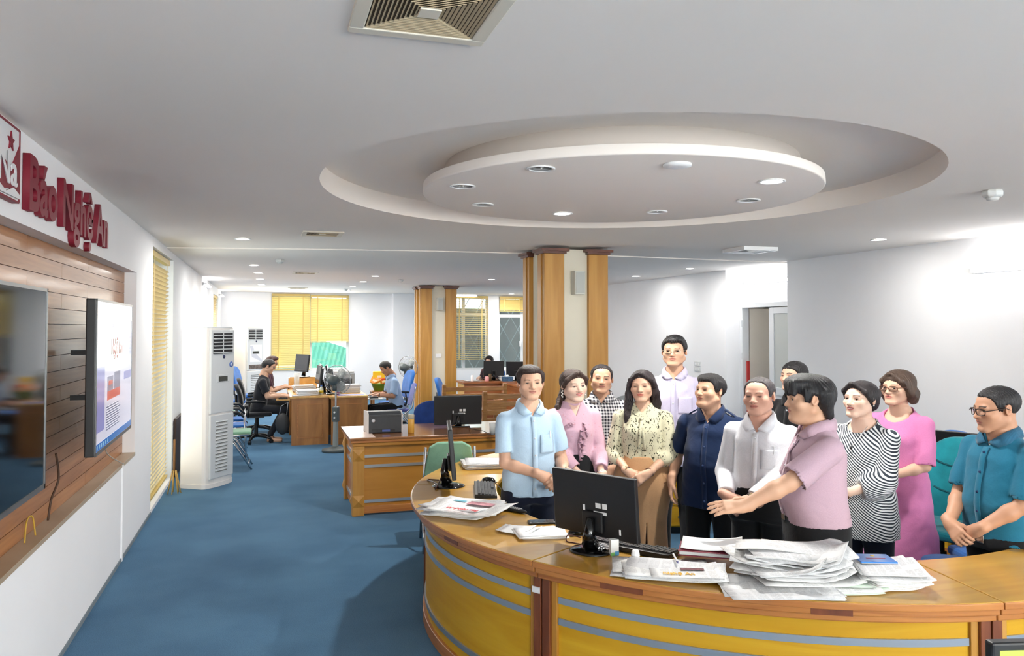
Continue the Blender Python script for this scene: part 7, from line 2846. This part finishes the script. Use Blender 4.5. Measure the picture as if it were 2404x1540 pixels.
def clasp(x, y, z, over='L', sc=1.0):
    """both hands folded in front of the body, one laid over the other"""
    ov = {'w': (x + 0.072 * sc, y - 0.012, z + 0.040), 'fx': (-0.80, -0.22, -0.52), 'nz': (0.10, -0.85, 0.45), 'curl': (0.45, 0.75, 0.5), 'thumb': 0.45, 'auto': True, 'pole': (0.32, 0.8, -0.5)}
    un = {'w': (x - 0.070 * sc, y + 0.018, z + 0.038), 'fx': (0.82, -0.02, -0.50), 'nz': (-0.12, -0.85, 0.40), 'curl': (0.55, 0.8, 0.5), 'thumb': 0.35, 'auto': True, 'pole': (-0.32, 0.8, -0.5)}
    if over == 'L':
        return {'L': ov, 'R': un}

    def mir(d):
        d = dict(d)
        for k in ('fx', 'nz', 'pole'):
            d[k] = (-d[k][0], d[k][1], d[k][2])
        return d
    a, b = mir(ov), mir(un)
    a['w'] = (x - 0.072 * sc, y - 0.012, z + 0.040)
    b['w'] = (x + 0.070 * sc, y + 0.018, z + 0.038)
    return {'R': a, 'L': b}


def hang(s, z, y=-0.02, x=0.245):
    return {'w': (s * x, y, z), 'fx': (0, -0.15, -1), 'nz': (s * 0.9, -0.35, 0), 'curl': (0.3, 0.45, 0.35), 'thumb': 0.3, 'pole': (s * 0.4, 1.0, -0.1)}


def spot(px, zc):
    return flat((px - 1202.0) / FPX * zc, zc)


SK1, SK2, SK3, SKW = (228, 182, 154), (220, 174, 144), (206, 154, 122), (238, 200, 178)
BLK, BRN, DBR = (22, 20, 22), (74, 54, 42), (40, 28, 24)
T_NAVY = cloth('trousers_navy', (24, 30, 48))
T_BLACK = cloth('trousers_black', (26, 27, 30))
G_STAND = 'people standing inside the ring of desks'

person(dict(label='man in light blue short-sleeved shirt and dark trousers, hands folded, leftmost of the group', H=1.60, hs=0.97, pos=spot(1243, 4.95), turn=-16, head_turn=-9,
            skin=SK1, hairc=(44, 30, 26), hair='side', hairline=0.090, recede=0.012, vol=0.003, smile=0.5, brow=0.6, sw=0.163, cw=0.148, be=0.115, nod=2,
            arms=clasp(0.085, -0.205, 0.905, 'L'), wrist={'L': 'watch'},
            shirt=dict(mat=cloth('shirt_sky', (182, 208, 230)), sleeve=0.78, rs=(0.062, 0.070, 0.05), hem=0.497, collar=True, buttons=5, pocket=0.085, pen=True, vdepth=0.058),
            lower=dict(mat=T_NAVY, top=0.55), group=G_STAND))
person(dict(label='woman in pale pink ruffled blouse and black skirt with drop earring', H=1.55, hs=1.02, pos=spot(1345, 5.5), turn=-14, head_turn=-24, fem=True, skin=SKW, hairc=(58, 40, 32),
            hair='pony', hairline=0.066, smile=1.0, teeth=True, lips=(206, 92, 92), brow=0.55, earring='drop', sw=0.152, cw=0.140, wa=0.128, be=0.105, hp=0.162, arm=0.82, hand=0.88, nod=5, tilt=-3, fat=0.004,
            arms=clasp(0.075, -0.2, 0.80, 'L', 0.9), wrist={'L': 'steel'},
            shirt=dict(name='blouse', mat=cloth('blouse_pink', (210, 172, 188), 'dots', (206, 150, 160)), sleeve=1.72, rs=(0.062, 0.062, 0.056), puff=0.066, hem=0.60, neck='v', vdepth=0.075, vw=0.5, band=True, ruffle=True, folds=0.004),
            lower=dict(kind='skirt', mat=T_BLACK, top=0.625, bot=0.30, flare=0.01), group=G_STAND))
person(dict(label='man in black and white checked shirt with short moustache', H=1.556, hs=1.03, pos=spot(1412, 6.1), turn=2, head_turn=-3, skin=SK2, hairc=(34, 28, 28), hair='short', hairline=0.098, recede=0.016, tilt=3,
            squint=True, moustache=True, fat=0.003, sw=0.172, arms=clasp(0.04, -0.2, 0.74, 'L'),
            shirt=dict(mat=cloth('shirt_gingham', (236, 236, 238), 'gingham', (34, 36, 48)), sleeve=0.92, rs=(0.064, 0.066, 0.05), hem=0.455, collar=True, buttons=5, vdepth=0.055),
            lower=dict(mat=T_BLACK, top=0.52), group=G_STAND))
person(dict(label='woman with long dark hair in leaf-print blouse and tan skirt', H=1.548, hs=0.99, pos=spot(1507, 5.42), turn=3, head_turn=10, fem=True, skin=(228, 184, 156), hairc=(38, 28, 30), hair='long', hairline=0.07, nod=3, tilt=-2, squint=True, lips=(206, 110, 96),
            brow=0.5, sw=0.157, cw=0.142, wa=0.132, be=0.108, hp=0.17, hd=0.12, arm=0.84, hand=0.9, arms=clasp(-0.02, -0.195, 0.835, 'L', 0.95), wrist={'L': 'beads', 'R': 'watch'}, earring='stud',
            shirt=dict(name='blouse', mat=cloth('blouse_leaf', (216, 212, 182), 'leaf', (62, 62, 44)), sleeve=1.02, rs=(0.064, 0.066, 0.058), puff=0.05, hem=0.60, neck='v', vdepth=0.045, vw=0.8, bow=True, folds=0.004),
            lower=dict(kind='skirt', mat=cloth('skirt_tan', (200, 158, 116)), top=0.625, bot=0.2, flare=0.03, sash=True, slit=0.36), group=G_STAND))
person(dict(label='tall man with glasses in pale lavender shirt, standing behind the others', H=1.775, hs=1.1, pos=spot(1583, 6.12), turn=6, head_turn=7, skin=SK2, hairc=BLK, hair='spiky', hairline=0.068, recede=0.01, vol=0.006, sideburn=-0.01, fat=0.006, glasses='thin', brow=0.55,
            sw=0.185, cw=0.165, arms={'R': hang(-1, 0.82, 0.0, 0.25), 'L': hang(1, 0.82, 0.0, 0.25)},
            shirt=dict(mat=cloth('shirt_lavender', (206, 200, 224)), sleeve=1.9, rs=(0.068, 0.062, 0.046), cuff=True, hem=0.44, collar=True, buttons=5, pocket=0.09, vdepth=0.065),
            lower=dict(mat=T_BLACK, top=0.50), group=G_STAND))
person(dict(label='man in navy short-sleeved shirt with shoulder straps, looking to the left', H=1.535, hs=1.0, pos=spot(1668, 5.15), turn=18, head_turn=44, nod=-5, skin=SK2, hairc=(26, 24, 26), hair='side', hairline=0.072, recede=0.012, vol=0.003, fat=0.008, brow=0.4, squint=True,
            sw=0.178, cw=0.165, cd=0.118, wa=0.17, be=0.14, hp=0.182, hd=0.13, arms={'R': hang(-1, 0.82, -0.06, 0.25), 'L': hang(1, 0.80, -0.02, 0.25)},
            shirt=dict(mat=cloth('shirt_navy', (26, 44, 78)), sleeve=0.86, rs=(0.066, 0.072, 0.05), hem=0.44, collar=True, buttons=5, vdepth=0.07, epaulette=True, bmat=plain('button_navy', (60, 84, 130), 0.3)),
            lower=dict(mat=T_BLACK, top=0.50), group=G_STAND))
person(dict(label='man with receding grey hair in white long-sleeved shirt, hands folded', H=1.55, hs=1.03, pos=spot(1783, 4.62), turn=16, head_turn=20, tilt=-2, skin=(220, 172, 150), hairc=(62, 58, 60), hair='short', hairline=0.100, recede=0.016, squint=True, brow=0.45, fat=0.003,
            sw=0.17, be=0.116, arms=clasp(-0.07, -0.215, 0.83, 'L'), wrist={'L': 'watch'},
            shirt=dict(mat=cloth('shirt_white', (224, 226, 232)), sleeve=1.88, rs=(0.066, 0.066, 0.05), cuff=True, hem=0.575, collar=True, buttons=4, pocket=0.085, pen=True, vdepth=0.075, folds=0.0045),
            lower=dict(mat=T_BLACK, top=0.59, grow=0.013, belt=True), group=G_STAND))
person(dict(label='young man in black shirt half hidden behind the pink-shirted man', H=1.595, hs=0.98, pos=spot(1866, 5.7), turn=35, head_turn=42, skin=(222, 176, 150), hairc=BLK, hair='short', hairline=0.064, vol=0.003, brow=0.9,
            sw=0.168, arms={'R': hang(-1, 0.80), 'L': hang(1, 0.80)},
            shirt=dict(mat=cloth('shirt_black', (24, 24, 27)), sleeve=0.85, hem=0.5, collar=True, buttons=4, vdepth=0.07), lower=dict(mat=T_BLACK, top=0.54), group=G_STAND))
person(dict(label='man in mauve-pink short-sleeved shirt gesturing with an outstretched hand, in profile', H=1.60, hs=1.06, pos=spot(1912, 3.92), turn=72, head_turn=76, nod=3, skin=SK2, hairc=(20, 20, 24), hair='fringe', hairline=0.05, vol=0.006, sideburn=-0.02, fat=0.007, lips=(190, 110, 104),
            sw=0.178, cw=0.162, cd=0.125, wa=0.168, be=0.145, hp=0.175, hd=0.14, arm=1.08, hy=-0.035,
            arms={'L': {'w': (0.2, -0.41, 0.985), 'fx': (0.05, -0.94, -0.05), 'nz': (0.55, -0.15, 0.8), 'curl': (0.12, 0.18, 0.12), 'thumb': 1.0, 'pole': (0.5, 0.5, -0.8)},
                  'R': {'w': (-0.2, -0.26, 0.92), 'fx': (0.2, -0.9, 0.1), 'nz': (-0.6, 0, 0.8), 'curl': (0.2, 0.3, 0.2), 'pole': (-0.6, 0.6, -0.6)}},
            shirt=dict(mat=cloth('shirt_mauve', (190, 162, 176)), sleeve=0.86, rs=(0.07, 0.078, 0.05), hem=0.55, collar=True, buttons=4, vdepth=0.06, folds=0.004),
            lower=dict(mat=T_BLACK, top=0.575, grow=0.012, belt=True), group=G_STAND))
person(dict(label='woman in black and white striped blouse with hair tied back', H=1.53, hs=1.0, pos=spot(2022, 4.6), turn=28, head_turn=36, nod=-2, fem=True, skin=SKW, hairc=(34, 28, 30), hair='bun', hairline=0.074, lips=(176, 70, 74), smile=0.4, teeth=True, earring='stud', necklace=True, brow=0.6,
            sw=0.158, cw=0.152, wa=0.15, be=0.128, hp=0.178, hd=0.135, arm=0.86, hand=0.9, arms=clasp(-0.06, -0.22, 0.86, 'L', 0.95), wrist={'L': 'dark beads'},
            shirt=dict(name='blouse', mat=cloth('blouse_stripe', (234, 236, 238), 'stripe', (44, 52, 62)), sleeve=1.55, rs=(0.066, 0.074, 0.062), puff=0.078, hem=0.415, neck='round', rneck=0.078, nd=0.02, folds=0.0035),
            lower=dict(mat=T_NAVY, top=0.50), group=G_STAND))


def dress_profile(fz, A, B, C):
    return ([0.18, 0.30, 0.40] + fz[1:], [0.225, 0.205, 0.188] + A[1:], [0.17, 0.155, 0.138] + B[1:], [0.0, 0.0, 0.0] + C[1:])


person(dict(label='woman with glasses and a brown bob in a pink dress', H=1.565, hs=1.0, pos=spot(2108, 5.0), turn=24, head_turn=34, fem=True, skin=(226, 182, 156), hairc=(70, 54, 44), hair='bob', hairline=0.068, glasses='brown', brow=0.5, lips=(196, 110, 104),
            sw=0.156, cw=0.146, wa=0.14, be=0.112, hp=0.172, hd=0.125, arm=0.86, hand=0.9, arms=clasp(-0.05, -0.2, 0.88, 'L', 0.95), profile=dress_profile,
            shirt=dict(name='dress', mat=cloth('dress_pink', (208, 124, 172), rough=0.7), sleeve=0.98, rs=(0.066, 0.066, 0.05), hem=0.19, neck='round', rneck=0.082, nd=0.035, folds=0.004, h=0.0075),
            lower=dict(kind='dress', mat=T_BLACK, bot=0.19), group=G_STAND))
person(dict(label='man with glasses in teal short-sleeved shirt, hands folded, rightmost of the group', H=1.54, hs=1.06, pos=spot(2342, 4.02), turn=40, head_turn=60, nod=8, skin=(204, 154, 124), hairc=(28, 26, 28), hair='short', hairline=0.076, recede=0.012, sideburn=-0.015, glasses='dark', stubble=True, fat=0.003,
            sw=0.172, cw=0.158, cd=0.112, wa=0.158, be=0.132, hp=0.172, hd=0.125, arm=1.05, arms=clasp(-0.02, -0.225, 0.80, 'R'),
            shirt=dict(mat=cloth('shirt_teal', (34, 108, 136), 'plain'), cmat=cloth('collar_teal', (46, 98, 126), 'pin', (30, 74, 100)), sleeve=0.92, rs=(0.068, 0.076, 0.05), hem=0.495, collar=True, buttons=5, bmat=plain('button_ink', (24, 44, 90), 0.3), vdepth=0.06),
            lower=dict(mat=T_BLACK, top=0.515, grow=0.012, belt=True), group=G_STAND))

# seated at the far desks
G_SEAT = 'people seated at desks in the background'
person(dict(label='seated man in black T-shirt with glasses typing at the left far desk, barefoot', H=1.66, hs=1.05, pos=Vector((-0.14, 13.35, 0)), rz=PI / 2 - 0.05, q=1.7, seated=True, lean=0.2, nod=12, head_rel=0, skin=(222, 178, 150), hairc=BLK, hair='short', hairline=0.062, vol=0.004, glasses='dark',
            arms={'L': {'w': (0.12, -0.40, 0.735), 'fx': (-0.1, -1, -0.1), 'nz': (0, -0.1, 1), 'curl': (0.3, 0.4, 0.3), 'pole': (0.4, 0.4, -1)}, 'R': {'w': (-0.12, -0.40, 0.735), 'fx': (0.1, -1, -0.1), 'nz': (0, -0.1, 1), 'curl': (0.3, 0.4, 0.3), 'pole': (-0.4, 0.4, -1)}},
            shirt=dict(mat=cloth('tee_black', (34, 36, 42)), sleeve=0.75, hem=0.50, neck='round', rneck=0.072, nd=0.005), lower=dict(mat=cloth('trousers_charcoal', (34, 36, 42)), barefoot=True, foot=(0.09, -0.2, 0.12), knee=(0.1, -0.42, 0.52)), group=G_SEAT))
person(dict(label='person with glasses seated behind the man in the black T-shirt', H=1.68, hs=1.03, pos=Vector((-0.06, 14.5, 0)), rz=PI / 2 - 0.05, q=2.0, seated=True, lean=0.16, nod=8, skin=(214, 168, 140), hairc=(60, 30, 26), hair='side', hairline=0.066, vol=0.005, glasses='brown',
            arms={'L': {'w': (0.12, -0.38, 0.80), 'fx': (-0.1, -1, -0.1), 'nz': (0, -0.1, 1), 'pole': (0.4, 0.4, -1)}, 'R': {'w': (-0.12, -0.38, 0.80), 'fx': (0.1, -1, -0.1), 'nz': (0, -0.1, 1), 'pole': (-0.4, 0.4, -1)}},
            shirt=dict(mat=cloth('tee_maroon', (60, 28, 44)), sleeve=0.75, hem=0.50, neck='round', rneck=0.072, nd=0.005), lower=dict(mat=T_BLACK), group=G_SEAT))
person(dict(label='seated man in light blue shirt looking down at his keyboard at the right far desk', H=1.56, hs=1.05, pos=Vector((2.1, 13.2, 0)), rz=-PI / 2 + 0.1, q=1.7, seated=True, lean=0.26, nod=26, skin=(206, 152, 122), hairc=(30, 26, 26), hair='short', hairline=0.07, hy=-0.04,
            arms={'L': {'w': (0.12, -0.36, 0.725), 'fx': (-0.1, -1, -0.1), 'nz': (0, -0.1, 1), 'pole': (0.4, 0.4, -1)}, 'R': {'w': (-0.12, -0.36, 0.725), 'fx': (0.1, -1, -0.1), 'nz': (0, -0.1, 1), 'pole': (-0.4, 0.4, -1)}}, wrist={'L': 'watch'},
            shirt=dict(mat=cloth('shirt_paleblue', (172, 198, 232)), sleeve=0.88, rs=(0.066, 0.072, 0.05), hem=0.48, collar=True, vdepth=0.06), lower=dict(mat=T_BLACK), group=G_SEAT))
person(dict(label='woman in dark floral top seated behind the reception desk monitor', H=1.5, hs=1.0, pos=flat(-0.42, 16.75), turn=25, head_turn=20, q=2.2, seated=True, lean=0.2, nod=14, fem=True, skin=(228, 190, 168), hairc=(30, 26, 28), hair='bun', hairline=0.07,
            sw=0.165, arms={'L': {'w': (0.13, -0.34, 0.8), 'fx': (-0.1, -1, -0.1), 'nz': (0, -0.1, 1), 'pole': (0.4, 0.4, -1)}, 'R': {'w': (-0.13, -0.34, 0.8), 'fx': (0.1, -1, -0.1), 'nz': (0, -0.1, 1), 'pole': (-0.4, 0.4, -1)}},
            shirt=dict(name='blouse', mat=cloth('blouse_dark', (46, 40, 48), 'leaf', (206, 140, 140)), sleeve=1.2, hem=0.5, neck='round', rneck=0.074, nd=0.01), lower=dict(mat=T_BLACK), group=G_SEAT))
